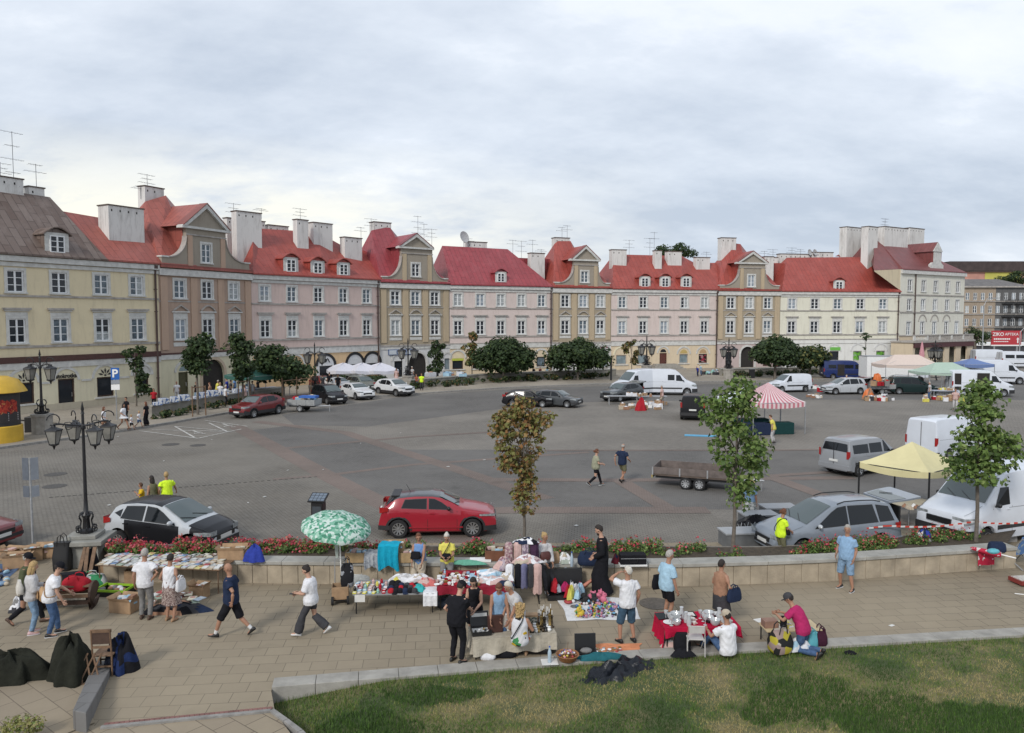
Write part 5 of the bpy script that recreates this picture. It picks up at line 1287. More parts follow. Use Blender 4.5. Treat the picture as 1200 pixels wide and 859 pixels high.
def car(kind,label,cat,spec,u,v,yaw,col,lod=0,name='parked_car',group=None,**k):
 """u, v: photo position of the middle of the footprint"""
 p=gp(u,v);c=Car(name,label,cat,spec,(p.x,p.y,k.get('z',.006)),R(yaw),col,group,k.get('scale',1.))
 two=k.get('two');c.body(k.get('colfn'),two);c.wheels(k.get('spokes',10),k.get('rim'),.2)
 sp=spec;pr=sp['prof'];L=c.L
 cow=k.get('cow');
 ds=[d for d,z in pr]
 van=spec in(VAN,LVAN,MIDVAN,SVAN)
 i0=max(i for i in range(len(pr)) if pr[i][0]<=(1.3 if spec is HATCH or spec is KOMBI else .9 if spec is CITY else 1.17));w0,w1=pr[i0][0],pr[i0+1][0]
 c.top_pane('windscreen',w0+.04,w1+.05,SCREENG,.94,.92)
 c.wiper(w0+.02,w1)
 mats=k.get('mirror');c.mirrors(w0+.38,c.zbelt(w0+.4)+.03,mats if mats else(BLACK if van else None))
 b=lambda d:c.zbelt(d)+.035
 roof=lambda d:c.zt(d)-.10
 wf=w0+.30
 top0=w1+.18
 def seg(d0,d1,lean0=0.,lean1=0.):return[(d0,b(d0)),(d1,b(d1)),(d1-lean1,roof(d1-lean1)),(d0+lean0,roof(d0+lean0))]
 if van:
  e=2.05 if spec in(VAN,LVAN) else 2.0
  zt_=min(roof(w1+.3),c.zbelt(1.5)+.62)
  front=[(wf+.06,b(wf)),(e,b(e)),(e,zt_),(w1+.05-(c.zt(w1)-zt_)*.55,zt_)]
  c.side_panes([front])
  for q in k.get('sidewin',[]):
   c.side_panes([[(q[0],b(q[0])+q[2]),(q[1],b(q[1])+q[2]),(q[1],q[3]),(q[0],q[3])]],sides=k.get('sws',(-1,1)))
 else:
  dr=sp['doors'];m=dr[1];rr_=dr[2]
  front=[(wf,b(wf)),(m-.05,b(m)),(m-.05,roof(m)),(w1+.22,roof(w1+.22)),(w1-.02,c.zt(w1)-.17)]
  if front[4][0]<wf+.1:front.pop()
  re=k.get('rear_end',rr_+.05);back=[(m+.05,b(m)),(re,b(re)),(re-.12,roof(re-.12)),(m+.05,roof(m))]
  panes=[front,back]
  if spec in(MPV,KOMBI,SMALLMPV):
   q0=re+.09;q1=L-(.36 if spec is MPV else .48 if spec is SMALLMPV else .42);tl=.14 if spec is MPV else .22
   panes.append([(q0,b(q0)),(q1,b(q1)),(q1-tl,roof(q1-tl)-.02),(q0-.06,roof(q0))])
  else:
   q0=re+.03
   if k.get('quarter',True):panes.append([(q0,b(q0)+.03),(q0+.24,b(q0)+.12),(q0-.02,roof(q0)-.06)])
  c.side_panes(panes,rimmat=BLACK if k.get('frames',True) else None)
 if not k.get('tailgate'):
  if van:
   if k.get('rearglass'):c.top_pane('rear_window',pr[-4][0]+.03,pr[-3][0]-.05 if spec is not MIDVAN else pr[-3][0]-.02,GLASS,.88,.93,out=.02)
  else:
   c.top_pane('rear_window',pr[-5][0]+.05 if spec is HATCH else pr[-4][0]+.04,pr[-4][0]-.02 if spec is HATCH else pr[-3][0]-.03,GLASS,.90,.95,out=.016)
 for sg in(-1,1):
  mb=MB();dd=[.16+(w0-.1-.16)*q/8 for q in range(9)]
  pp=[c.P(d,sg*c.roofy(d)*.94,c.zt(d)+.006) for d in dd]
  for a_,b_ in zip(pp,pp[1:]):mb.quad(a_+V((.006,0,0)),a_-V((.006,0,0)),b_-V((.006,0,0)),b_+V((.006,0,0)),BLACK)
  mb.build('bonnet_seam',c.root,fix=False)
 zh=sp['prof'][1][1]
 if van:
  c.corner('headlight',True,zh-.12,zh+.12,LAMPC,.06,.55,.52)
  c.corner('tail_light',False,.95,1.45 if c.H>2 else 1.35,LAMPR,.0,.09,.88)
  c.bumper(True,.32,.66,DARKTRIM if k.get('darkbump',True) else col,.55);c.bumper(False,.38,.6,DARKTRIM if k.get('darkbump',True) else col,.25)
  c.end_box('grille',True,0,zh-.08,.9,.18,BLACK,.03,dep=.14)
  c.side_strip(1.45,L-.5 if spec not in(VAN,LVAN) else spec['wheels'][1]-.45,.62,.76,DARKTRIM,'side_trim',.012)
  c.side_strip(2.0,L-.3,1.30 if c.H>2 else 1.02,1.315 if c.H>2 else 1.033,M('seam_grey',(.16,.17,.18),.6,0),'side_crease',.006)
  c.plate(True,.50,.035);c.plate(False,.80,.02)
  mb=MB()
  for yy in(0.,):mb.b2((-.008,-L/2-.012,.62),(.008,-L/2+.02,c.H-.18),BLACK)
  mb.build('rear_door_seam',c.root)
 else:
  c.corner('headlight',True,zh-(.07 if spec is not HATCH else .02),zh+.075,LAMPC,.03,.50 if spec is not HATCH else .58,.60,out=.014)
  c.corner('tail_light',False,zh+.12,zh+.34,LAMPR,.04 if spec is not MPV else .1,.34,.58,out=.016)
  if spec in(MPV,SEDAN,KOMBI,SMALLMPV):c.bumper(True,.36,.46,DARKTRIM,.5,.012);c.bumper(False,.42,.56,DARKTRIM if k.get('darkbump') else col,.4,.025)
  elif spec is SUV:c.bumper(True,.30,.5,DARKTRIM,.5,.012);c.bumper(False,.32,.6,DARKTRIM,.4,.02)
  else:c.bumper(True,.24,.40,DARKTRIM,.45,.012);c.bumper(False,.3,.45,DARKTRIM,.4,.012)
  c.end_box('grille',True,0,zh-.14,.86,.15,BLACK,.012,dep=.08)
  c.plate(True,.50,.028);c.plate(False,.82 if not k.get('lowplate') else .5,.03)
 c.handles([sp['doors'][1]-.16,sp['doors'][2]-.12] if not van else[sp['doors'][1]-.18,sp['doors'][2]-.2],.12,k.get('hmat'))
 if k.get('arch') or spec is SUV:c.arches(DARKTRIM if spec is not CITY else BLACK)
 if k.get('rails'):c.rails(w1+.25,L-.75,k.get('railmat'))
 if k.get('aerial'):c.aerial(k['aerial'])
 if k.get('tailgate'):
  a,ln=k['tailgate'][:2];c.tailgate(pr[-4][0] if not van else pr[-4][0],a,ln)
  mb=MB();d=L-.06;y=c.plan(d)*.84
  mb.b2((-y,-L/2-.015,c.zs(L)+.35),(y,-L/2+.05,c.zbelt(L-.3)+.42),BLACK);mb.build('boot_opening',c.root)
 return c
RED=paint('red_paint',(.30,.012,.025));BLK=paint('black_paint',(.012,.012,.014));SIL=paint('silver_paint',(.42,.44,.46),.28)
GREYB=paint('blue_grey_paint',(.19,.215,.25),.28);WHI=paint('white_car_paint',(.62,.63,.64));MAR=paint('dark_red_paint',(.15,.012,.014));DGR=paint('dark_green_paint',(.012,.026,.026));DGREY=paint('dark_grey_paint',(.05,.055,.06));SAGE=paint('sage_grey_paint',(.14,.16,.14));BLU=paint('dark_blue_paint',(.014,.028,.12));VW=paint('van_white_paint',(.60,.63,.68),.35)
c=car('hatch','bright red hatchback with a black roof parked behind the planter wall','car',HATCH,514,622.5,-90+3,RED,colfn=lambda d,j:j>=7 and 1.75<d<3.6,two=paint('roof_black',(.03,.03,.032)),mirror=BLACK,aerial=3.0,quarter=False,arch=True)
c.side_strip(1.15,3.0,.36,.40,RED,'sill_trim',.03)
mb=MB();mb.b2((-.52,-c.L/2+.42,1.36),(.52,-c.L/2+.70,1.42),BLACK);mb.build('spoiler',c.root)
def smartcol(d,j):
 if j>=7:return d<.75 or 1.75<d<3.2
 if .98<d<2.95 and j in(3,4,2):return True
 if d<.62:return True
 return j<=2 and d<3.4
c=car('city','small two-tone black and silver hatchback parked beside the lamp plinth','car',CITY,203,640,-90-15,SIL,colfn=smartcol,two=BLK,scale=1.08,mirror=SIL,hmat=BLK,frames=True)
c=car('sedan','dark red car cut off by the left edge of the photo','car',SEDAN,-58,640,-90-12,MAR,quarter=False)
c=car('mpv','blue-grey minivan with roof rails and its tailgate raised beside the yellow tent','car',MPV,966,644,90+12,GREYB,scale=.97,rails=True,tailgate=(97,1.15),mirror=SIL,spokes=7)
c=car('van','large white panel van with black bumper parked right of the yellow tent','van',VAN,1166,628,90+22,VW,name='delivery_van',spokes=6)
c=car('vito','silver passenger van with red tail lights standing behind the yellow tent','van',MIDVAN,1012,552,-62,paint('dark_silver_paint',(.24,.25,.265),.3),scale=.93,name='minibus',sidewin=[(2.15,3.1,0,1.66),(3.2,4.35,0,1.64)],rearglass=True,darkbump=False,spokes=7)
c=car('van','tall white van seen from behind over the yellow tent','van',VAN,1112,535,-62,VW,name='delivery_van',scale=.9)
c=car('mpv','dark red people carrier parked at the end of the white bay markings','car',SUV,302,487,155,MAR,spokes=7)
c=car('lodgy','black people carrier parked beside the loaded grey trailer','car',SMALLMPV,386,472,-141,BLK)
c=car('white','white hatchback parked between the black people carrier and the white crossover','car',HATCH,419,467,-141,WHI,aerial=2.9)
c=car('vwsuv','white crossover with black sills parked in front of the cafe','car',SUV,462,463,-132,WHI,mirror=WHI)
c=car('estate','sage grey estate car with raised tailgate behind the white crossover','car',KOMBI,425,457,-140,SAGE,tailgate=(100,.9))
c=car('redcar','small red car behind the black people carrier','car',CITY,379,457,-140,MAR)
c=car('whitecar','pale car half hidden behind the white hatchback','car',HATCH,397,459,-140,WHI)
c=car('blk','black saloon half hidden behind the rusty young tree','car',SEDAN,619,476,-100,BLK)
c=car('opel','dark grey hatchback just right of the rusty young tree','car',SEDAN,652,476,-117,DGREY)
c=car('cross','dark crossover with raised tailgate before the white vans','car',SUV,729,469,132,DGREY,tailgate=(100,.95))
c=car('vanl','white van facing left partly behind the dark crossover','van',VAN,748,462.5,118,VW,name='delivery_van')
c=car('vanr','long white van facing right behind the heaped market goods','van',LVAN,779,462,-97,VW,name='delivery_van',sidewin=[(2.2,2.85,.05,2.0)],sws=(1,))
c=car('blackvan','black small van seen from behind left of the green maple','van',SVAN,812,489,-14,BLK,name='small_van',lowplate=True)
c=car('svan','white small van parked in the open beyond the striped tent','van',SVAN,924,459,104,VW,name='small_van')
c=car('zaf','silver compact people carrier right of the white small van','car',SMALLMPV,988,461.5,97,SIL,tailgate=(100,.8))
c=car('galaxy','dark green people carrier in front of the cream tent','car',MPV,1068,461.5,-97,DGR)
c=car('bluevan','dark blue long van with side door open before the cream house','van',LVAN,990,444,-95,BLU,name='delivery_van',sidewin=[(2.3,3.4,.05,1.95),(4.5,5.5,.05,1.95)],scale=.92)
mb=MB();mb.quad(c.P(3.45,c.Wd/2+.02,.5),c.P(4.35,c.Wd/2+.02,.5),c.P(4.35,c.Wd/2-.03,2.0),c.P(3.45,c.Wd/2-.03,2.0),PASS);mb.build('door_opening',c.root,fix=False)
c=car('stallvan','white stall van with its side door open beside the green tent','van',VAN,1147,463.5,-100,VW,name='delivery_van')
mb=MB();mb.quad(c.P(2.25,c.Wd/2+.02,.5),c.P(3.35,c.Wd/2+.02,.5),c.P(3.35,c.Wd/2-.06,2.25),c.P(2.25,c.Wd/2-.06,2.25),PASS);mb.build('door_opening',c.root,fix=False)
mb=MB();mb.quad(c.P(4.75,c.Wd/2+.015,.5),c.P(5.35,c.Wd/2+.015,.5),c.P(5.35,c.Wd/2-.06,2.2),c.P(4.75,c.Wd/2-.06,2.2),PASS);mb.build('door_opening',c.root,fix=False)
c=car('bigvan','long white van facing right behind the stall van','van',LVAN,1164,449.5,-98,VW,name='delivery_van',scale=1.1)
c=car('silverback','silver car with raised tailgate behind the dark green people carrier','car',KOMBI,1049,455,70,SIL,tailgate=(100,.9))
c=car('farvan','pale grey van parked on the far road at the right edge','van',LVAN,1163,428,-96,VW,name='delivery_van')
c=car('farvan2','white van with dark windows near the red billboard','van',VAN,1193,431,-96,VW,name='delivery_van',sidewin=[(2.3,3.6,.05,2.0),(3.8,5.1,.05,2.0)])
c=car('redwhite','white car parked behind the round trees by the cream house','car',HATCH,934,433.5,90,WHI)
c=car('redfar','small red car parked beside the cream house wall','car',CITY,922,432,90,MAR)
def trailer(label,u,v,yaw,L,Wd,hb,sides,axles,boxm,bed,name='trailer',r=.28,floor=.62):
 p=gp(u,v);root=empty(name,(p.x,p.y,.006),R(yaw),label,'trailer')
 mb=MB();mb.b2((-Wd/2,-L/2,floor-.08),(Wd/2,L/2,floor),bed);mb.b2((-Wd/2+.1,-L/2+.1,floor-.2),(Wd/2-.1,L/2-.1,floor-.085),BLACK);mb.build('bed',root)
 for sg in(-1,1):
  s_=MB();s_.b2((sg*Wd/2-.02,-L/2,floor),(sg*Wd/2+.02,L/2,floor+sides),boxm)
  for k in range(4):y=-L/2+L*k/3;s_.b2((sg*(Wd/2+.035)-.012,y-.03,floor-.05),(sg*(Wd/2+.035)+.012,y+.03,floor+sides),STEEL)
  s_.build('side_board',root)
  e=MB();e.b2((-Wd/2+.025,sg*L/2-.02,floor),(Wd/2-.025,sg*L/2+.02,floor+sides),boxm);e.build('end_board',root)
 t,m=wheel_mesh(r,.17,8,STEEL)
 for y in axles:
  for sg in(-1,1):
   o=bpy.data.objects.new('wheel',t);COL.objects.link(o);o.parent=root;o.location=(sg*(Wd/2+.06 if sides<.3 else Wd/2-.05),y,r);o.rotation_euler.z=0 if sg>0 else PI
   q=bpy.data.objects.new('rim',m);COL.objects.link(q);q.parent=o
 d=MB();d.tube([(-.3,L/2,floor-.14),(0,L/2+1.1,floor-.14)],.04,STEEL,6);d.tube([(.3,L/2,floor-.14),(0,L/2+1.1,floor-.14)],.04,STEEL,6);d.tube([(0,L/2+1.0,0),(0,L/2+1.0,floor)],.03,STEEL,6);d.build('drawbar',root)
 return root
tr_=trailer('empty twin-axle flatbed trailer with low boards left of the green maple',816,570,-90-22,3.6,1.75,.6,.30,(-.35,.25),M('trailer_board',(.13,.105,.095),.7,.3,3),M('trailer_bed',(.10,.075,.06),.8,.3,2),name='flatbed_trailer',r=.27)
mb=MB();mb.b2((-.87,-1.86,.42),(.87,-1.80,.56),M('hazard_board',(.35,.3,.12),.6,.3,6))
for sg in(-1,1):mb.b2((sg*.72-.12,-1.875,.44),(sg*.72+.12,-1.855,.54),LAMPR)
mb.build('rear_light_bar',tr_)
trailer('small grey box trailer loaded with buckets and crates beside the dark red people carrier',357,482,-100,2.3,1.35,.5,.38,(-.1,),M('grey_trailer_board',(.30,.31,.31),.6,.2,2),STEEL,r=.29)
trailer('grey box trailer heaped with goods left of the dark green people carrier',1031,461.5,-92,2.4,1.4,.5,.38,(-.1,),MATS['grey_trailer_board'],STEEL,r=.29)
p=gp(1043,448);root=empty('box_truck',(p.x,p.y,.006),R(-92),'white box truck body standing behind the cream tent','truck')
mb=MB();mb.b2((-1.15,-3.2,.7),(1.15,2.2,3.05),WHITE);mb.b2((-1.17,-3.22,3.05),(1.17,2.22,3.12),STEEL);mb.build('cargo_box',root)
mb=MB();mb.prism([(-1.05,2.25,.6),(-1.05,3.9,.6),(-1.05,3.95,1.3),(-1.05,3.4,2.2),(-1.05,2.25,2.3)],(2.1,0,0),VW);cb=mb.build('cab',root,bevel=.05)
mb=MB();mb.quad((1.06,2.5,1.35),(1.06,3.75,1.35),(1.06,3.38,2.05),(1.06,2.5,2.1),GLASS);mb.build('side_window',cb,fix=False)
t,m=wheel_mesh(.38,.24,6,STEEL)
for y in(-2.2,3.0):
 for sg in(-1,1):o=bpy.data.objects.new('wheel',t);COL.objects.link(o);o.parent=root;o.location=(sg*1.0,y,.38);o.rotation_euler.z=0 if sg>0 else PI
mb=MB();mb.b2((-1.0,-3.1,.5),(1.0,2.4,.7),BLACK);mb.build('chassis',root)
SKIN=[M('skin_light',(.46,.27,.19),.6,.08,12),M('skin_tanned',(.34,.18,.115),.6,.08,12),M('skin_pale',(.52,.33,.25),.6,.08,12)]
HAIRC=dict(grey=M('hair_grey',(.36,.34,.31),.8,.3,40,.6,60),white=M('hair_white',(.56,.53,.47),.8,.2,40,.6,60),dark=M('hair_dark',(.02,.014,.011),.7,.3,40,.6,60),brown=M('hair_brown',(.085,.042,.022),.75,.3,40,.6,60),blond=M('hair_blond',(.40,.27,.12),.75,.3,40,.6,60),auburn=M('hair_auburn',(.13,.05,.025),.75,.3,40,.6,60))
EYE=M('eye_dark',(.02,.015,.012),.3,0);LIP=M('lip',(.28,.10,.09),.6,0)
REMESH=[]
def ik(a,c,l1,l2,pole):
 a,c=V(a),V(c);d=c-a;L=min(d.length,(l1+l2)*.995);L=max(L,abs(l1-l2)+.02)
 e=d.normalized();c=a+e*L
 x=(l1*l1-l2*l2+L*L)/(2*L);hgt=math.sqrt(max(0,l1*l1-x*x))
 p=V(pole)-e*V(pole).dot(e)
 if p.length<1e-4:p=V((0,1,0))-e*e.y
 return a+e*x+p.normalized()*hgt,c
def person(label,pos,yaw,h=1.72,pose='stand',lean=0.,head=(0,0),top=('tee',None),bottom=('trousers',None),shoes=None,hair=('short','brown'),hat=None,skin=0,belly=0.,bw=1.,hands=None,feet=None,pel=None,female=False,near=True,group=None,stride=.30,beard=None,twist=0.,strap=None,socks=None):
 s=h/1.72;root=empty('person',pos,R(yaw),label,'person',group)
 sk=SKIN[skin];n=14 if near else 8
 pz=.93;py=0.
 if pose=='walk':pz=.895
 if pel is not None:py,pz=pel[0]/s,pel[1]/s
 if feet is None:
  if pose=='walk':feet=[(-.09,stride,.085,-8),(.09,-stride-.06,.17,38)]
  else:feet=[(-.11,.02,.085,0),(.11,-.03,.085,0)]
 P0=V((0,py,pz));X=V((cos(R(twist)),sin(R(twist)),0))
 def up(a):return V((0,sin(R(a)),cos(R(a))))
 seg=[(.16,.35),(.20,.8),(.12,1.),(.06,1.)]
 C=[P0];U=[up(lean*.2)]
 for ln,k in seg:u_=up(lean*k);C.append(C[-1]+u_*ln);U.append(u_)
 B=bw;bl=belly
 wsh=.158 if female else .178
 rings=[(P0-up(lean*.1)*.10,U[0],.145*B,.10*B+bl*.2),(P0,U[0],(.178 if female else .168)*B,.122*B+bl*.5),(C[1],U[1],(.138 if female else .148)*B+bl*.6,.105*B+bl),(C[1].lerp(C[2],.5),U[2],.150*B+bl*.4,.112*B+bl*.7),(C[2],U[2],.160*B,.122*B+bl*.15),(C[3],U[3],wsh*1.0,.092*B),(C[3].lerp(C[4],.7),U[4],.11,.075),(C[4],U[4],.062,.062)]
 def tr(off=0.,lo=0,hi=8,hem=0.):
  out=[]
  for i,(c,u_,rx,ry) in enumerate(rings[lo:hi]):
   f=u_.cross(X).normalized();o=off+(hem if i==0 else hem*.5 if i==1 else 0);k=1 if i+lo<6 else .7
   out.append([(c+X*cos(2*PI*j/n)*(rx+o*k)+f*sin(2*PI*j/n)*(ry+o*k))*s for j in range(n)])
  return out
 body=MB();body.loft(tr(),sk)
 ha=lean*.55+head[0];hu=up(ha);hy=R(head[1]);hx=V((cos(hy),sin(hy),0));hf=hu.cross(hx).normalized();hx=hf.cross(hu).normalized()
 hc=C[4]+up(lean*.8+head[0]*.4)*.08+hu*.115
 HM=Matrix((hx,hf,hu)).transposed()
 hp=lambda x,y,z:(hc+HM@V((x,y,z)))*s
 body.tube([C[4]*s-U[4]*.05*s,(hc-hu*.06)*s],[.060*s,.054*s],sk,n)
 body.ell(hc*s,(.077*s,.094*s,.112*s),sk,n,9,HM)
 body.ell(hp(0,.022,-.058),(.056*s,.066*s,.062*s),sk,n,7,HM)
 ext=MB()
 if near:
  ext.ell(hp(0,.096,-.018),(.013*s,.018*s,.026*s),sk,6,5,HM);ext.ell(hp(0,.102,-.032),(.016*s,.014*s,.010*s),sk,6,4,HM)
  for sg in(-1,1):
   ext.ell(hp(sg*.078,-.006,-.008),(.010*s,.020*s,.032*s),sk,6,5,HM)
   ext.ell(hp(sg*.030,.086,.004),(.013*s,.007*s,.007*s),EYE,6,4,HM)
   ext.ell(hp(sg*.031,.086,.026),(.018*s,.008*s,.005*s),HAIRC[hair[1]] if hair[1] in HAIRC else EYE,6,4,HM)
  ext.ell(hp(0,.086,-.060),(.021*s,.008*s,.006*s),LIP,6,4,HM)
 if hands is None:
  if pose=='walk':hands=[(-.25,-.20,.92),(.25,.22,.98)]
  else:hands=[(-.26,.04,.86),(.26,.05,.86)]
 sh=[C[3]-X*(wsh*.98)-U[3]*.02,C[3]+X*(wsh*.98)-U[3]*.02];arms=[]
 for i,(S_,t) in enumerate(zip(sh,hands)):
  sg=-1 if i==0 else 1
  pole=V((sg*.55,-.8,-.35)) if len(t)<4 else V(t[3])
  e,w=ik(S_,V(t[:3]),.285,.25,pole);arms.append((S_,e,w))
  d=(w-e).normalized();hd=(d*.7+V((0,.25,-.25))).normalized() if len(t)<5 else V(t[4]).normalized()
  body.tube([S_*s-X*sg*.03*s,S_*s,S_.lerp(e,.5)*s,e*s,e.lerp(w,.3)*s,w*s],[.05*s*B,.056*s*B,.048*s*B,.039*s,.041*s,.028*s],sk,n)
  side=hd.cross(V((sg,0,0)) if abs(hd.x)<.8 else V((0,0,1))).normalized();nrm=side.cross(hd).normalized()
  if nrm.x*sg>0:nrm=-nrm
  pm=w+hd*.05
  rot=Matrix((side,nrm,hd)).transposed()
  body.ell(pm*s,(.040*s,.017*s,.056*s),sk,n,7,rot)
  if near:
   for q,ln in((-1.5,.062),(-.5,.075),(.5,.078),(1.5,.068)):
    a=pm+side*q*.019+hd*.03
    ext.tube([a*s,(a+hd*(.02+ln*.45)+nrm*.008)*s,(a+hd*(.02+ln*.8)+nrm*.030)*s,(a+hd*(.02+ln*.88)+nrm*.050)*s],[.0095*s,.009*s,.008*s,.006*s],sk,6)
   fy=side if side.y>0 else-side
   a=pm-hd*.03+fy*.028
   ext.tube([a*s,(a+fy*.026+hd*.028)*s,(a+fy*.030+hd*.06+nrm*.02)*s],[.012*s,.011*s,.007*s],sk,6)
 legs=[]
 for i,t in enumerate(feet):
  sg=-1 if i==0 else 1;hj=P0+V((sg*.088*B,0,-.03));kp=V((sg*.12,1,.15)) if len(t)<5 else V(t[4])
  k,a=ik(hj,V(t[:3]),.425,.41,kp);legs.append((hj,k,a,t[3]))
  body.tube([hj*s+V((0,0,.04*s)),hj*s,hj.lerp(k,.5)*s,k*s,k.lerp(a,.35)*s,a*s],[.083*s*B,.086*s*B,.073*s*B,.053*s,.054*s,.036*s],sk,n)
  fp=R(t[3]);fd=V((sg*.14,cos(fp),-sin(fp))).normalized();fu=V((0,sin(fp),cos(fp)))
  c=a+fd*.055-fu*.045;sd=fd.cross(fu).normalized();rot=Matrix((sd,fd,fu)).transposed()
  body.ell(c*s,(.040*s,.120*s,.034*s),sk,n,7,rot)
  if shoes is not None:
   mb=MB();rr_=[]
   for yy,wx,z0,z1 in((-.085,.022,-.083,-.02),(-.06,.038,-.085,.012),(.0,.043,-.085,.010),(.07,.048,-.085,-.022),(.13,.044,-.085,-.04),(.168,.024,-.080,-.056)):
    cc=a+fd*yy
    rr_.append([(cc+sd*cos(2*PI*j/10)*wx+fu*((z0+z1)/2+sin(2*PI*j/10)*(z1-z0)/2))*s for j in range(10)])
   mb.loft(rr_,shoes[0])
   if len(shoes)>1 and near:
    so=[]
    for yy,wx in((-.092,.026),(-.06,.042),(.0,.046),(.07,.051),(.13,.047),(.174,.026)):
     cc=a+fd*yy-fu*.079;so.append([(cc+sd*cos(2*PI*j/8)*wx+fu*sin(2*PI*j/8)*.013)*s for j in range(8)])
    mb.loft(so,shoes[1])
   mb.build('shoe',root,smooth=60)
 def arm_sleeve(mb,m,upto,off):
  for S_,e,w in arms:
   if upto<=1:pts=[S_+(S_-e).normalized()*.02,S_.lerp(e,.45*upto),S_.lerp(e,upto)];rad=[.076,.064+off,.060+off*1.3]
   else:pts=[S_+(S_-e).normalized()*.02,S_.lerp(e,.5),e,e.lerp(w,(upto-1)*.5),e.lerp(w,upto-1)];rad=[.080,.066+off,.052+off,.050+off,.038+off]
   mb.tube([p*s for p in pts],[r*s*(.6+.4*B) for r in rad],m,n)
 if top[0]:
  kind,m=top[:2];off=top[2] if len(top)>2 else .016;hem=.022 if kind in('tee','shirt') else .008
  mb=MB();lo=0 if kind!='crop' else 1
  mb.loft(tr(off,lo,8,hem),m)
  ln=dict(tee=.62,shirt=.78,long=1.95,roll=1.3,tank=0,crop=.5).get(kind,.6)
  if ln:arm_sleeve(mb,m,ln,.010+off*.4)
  o=mb.build('shirt' if kind!='tank' else 'top',root)
  REMESH.append((o,.019 if near else 0,None,.006))
 if bottom[0]:
  kind,m=bottom[:2];mb=MB();rad=lambda t,w:t
  name=kind
  if kind in('trousers','shorts','capri','flares'):
   mb.loft(tr(.010,0,3),m)
   for hj,k,a,fpp in legs:
    if kind in('trousers','flares'):
     fl=.0 if kind=='trousers' else .055
     mb.tube([p*s for p in(hj+V((0,0,.05)),hj,hj.lerp(k,.5),k,k.lerp(a,.5),k.lerp(a,.97))],[q*s for q in(.092*B,.102*B,.090*B,.072+fl*.3,.066+fl*.8,.056+fl)],m,n)
    else:
     q=.80 if kind=='shorts' else 1.0
     e=hj.lerp(k,q) if kind=='shorts' else k.lerp(a,.12)
     mb.tube([p*s for p in(hj+V((0,0,.05)),hj,hj.lerp(e,.5),e)],[q_*s for q_ in(.092*B,.104*B,.100*B,.092*(.5+.5*B))],m,n)
   name='trousers' if kind in('trousers','flares') else 'shorts'
   o=mb.build(name,root);REMESH.append((o,.018 if near else 0,None,.005))
  else:
   hemz,flare=bottom[2],bottom[3];rr_=[]
   hipc=(legs[0][0]+legs[1][0])/2;K=(legs[0][1]+legs[1][1])/2;A_=(legs[0][2]+legs[1][2])/2
   wst=rings[2]
   prof=[(wst[0],wst[2]+.012,wst[3]+.012),(P0,rings[1][2]+.018,rings[1][3]+.02)]
   zk=K.z
   for t in(.25,.5,.75,1.):
    z=P0 .z+(hemz/s-P0 .z)*t
    if z>zk or K.z>P0 .z-.15:
     f_=(P0 .z-z)/max(.05,P0 .z-zk);c=P0 .lerp(K,min(1,max(0,f_))) if K.z<P0 .z-.15 else P0 .lerp(K,t)
    else:c=K.lerp(A_,min(1,(zk-z)/max(.05,zk-A_.z)))
    if not(K.z>P0 .z-.15):c=V((c.x,c.y,z))
    spread=abs(legs[0][1].y-legs[1][1].y)*.5*t
    prof.append((c,rings[1][2]+.02+flare*t,rings[1][3]+.03+flare*t+spread))
   m_=n*2
   for i,(c,rx,ry) in enumerate(prof):
    w_=.0 if i<2 else .018*(i-1)/4
    rr_.append([(c+V(((rx+w_*sin(7*2*PI*j/m_))*cos(2*PI*j/m_),(ry+w_*sin(7*2*PI*j/m_))*sin(2*PI*j/m_),0)))*s for j in range(m_)])
   mb.loft(rr_,m);mb.build('skirt' if kind=='skirt' else 'dress_skirt',root,smooth=60)
 hk,hcol=hair
 if hk!='bald' or hat:
  hm_=HAIRC.get(hcol,HAIRC['brown']);mb=MB()
  if hk!='bald':
   nu,nv=(14,10) if near else(8,6)
   for i in range(nv+1):
    for j in range(nu):
     a=PI*i/nv;b=2*PI*j/nu
     x,y,z=sin(a)*cos(b)*.087,sin(a)*sin(b)*.105-.010,-cos(a)*.120+.014
     if y>.035 and z<.062 or z<-.07 or(hk=='short' and z<-.035 and y>-.03) or(hk=='balding' and(z>.06 or y>.0)):x,y,z=x*.7,y*.7,z*.7
     elif near:q=1+.05*sin(9*b+3*a)*sin(7*a);x,y,z=x*q,y*q,z*q
     mb.v.append(tuple(hp(x,y,z)))
   k=mb.mi(hm_)
   for i in range(nv):
    for j in range(nu):mb.f.append([i*nu+j,i*nu+(j+1)%nu,(i+1)*nu+(j+1)%nu,(i+1)*nu+j]);mb.m.append(k)
  if hk=='long':
   mb.ell(hp(0,-.055,-.10),(.088*s,.052*s,.15*s),hm_,12,8,HM)
   for sg in(-1,1):mb.ell(hp(sg*.066,-.005,-.09),(.028*s,.045*s,.12*s),hm_,8,6,HM)
  if hk=='bob':
   mb.ell(hp(0,-.03,-.03),(.095*s,.085*s,.095*s),hm_,12,8,HM)
  if hk=='bun':mb.ell(hp(0,-.075,.085),(.045*s,.045*s,.04*s),hm_,10,7,HM)
  if hk=='tail':mb.ell(hp(0,-.125,-.01),(.04*s,.05*s,.065*s),hm_,10,7,HM)
  if hk=='curly':
   g=random.Random(5)
   for _ in range(90 if near else 14):
    a=g.uniform(0,2*PI);z=g.uniform(-.20,.10);r=.095 if z>-.05 else .085
    if sin(a)>.45 and z<.06:continue
    mb.ell(hp(cos(a)*r,sin(a)*r-.02,z),(g.uniform(.022,.034)*s,)*3,hm_,6,4)
   mb.ell(hp(0,-.05,-.08),(.085*s,.06*s,.13*s),hm_,10,7,HM)
  if mb.v:mb.build('hair',root,smooth=180)
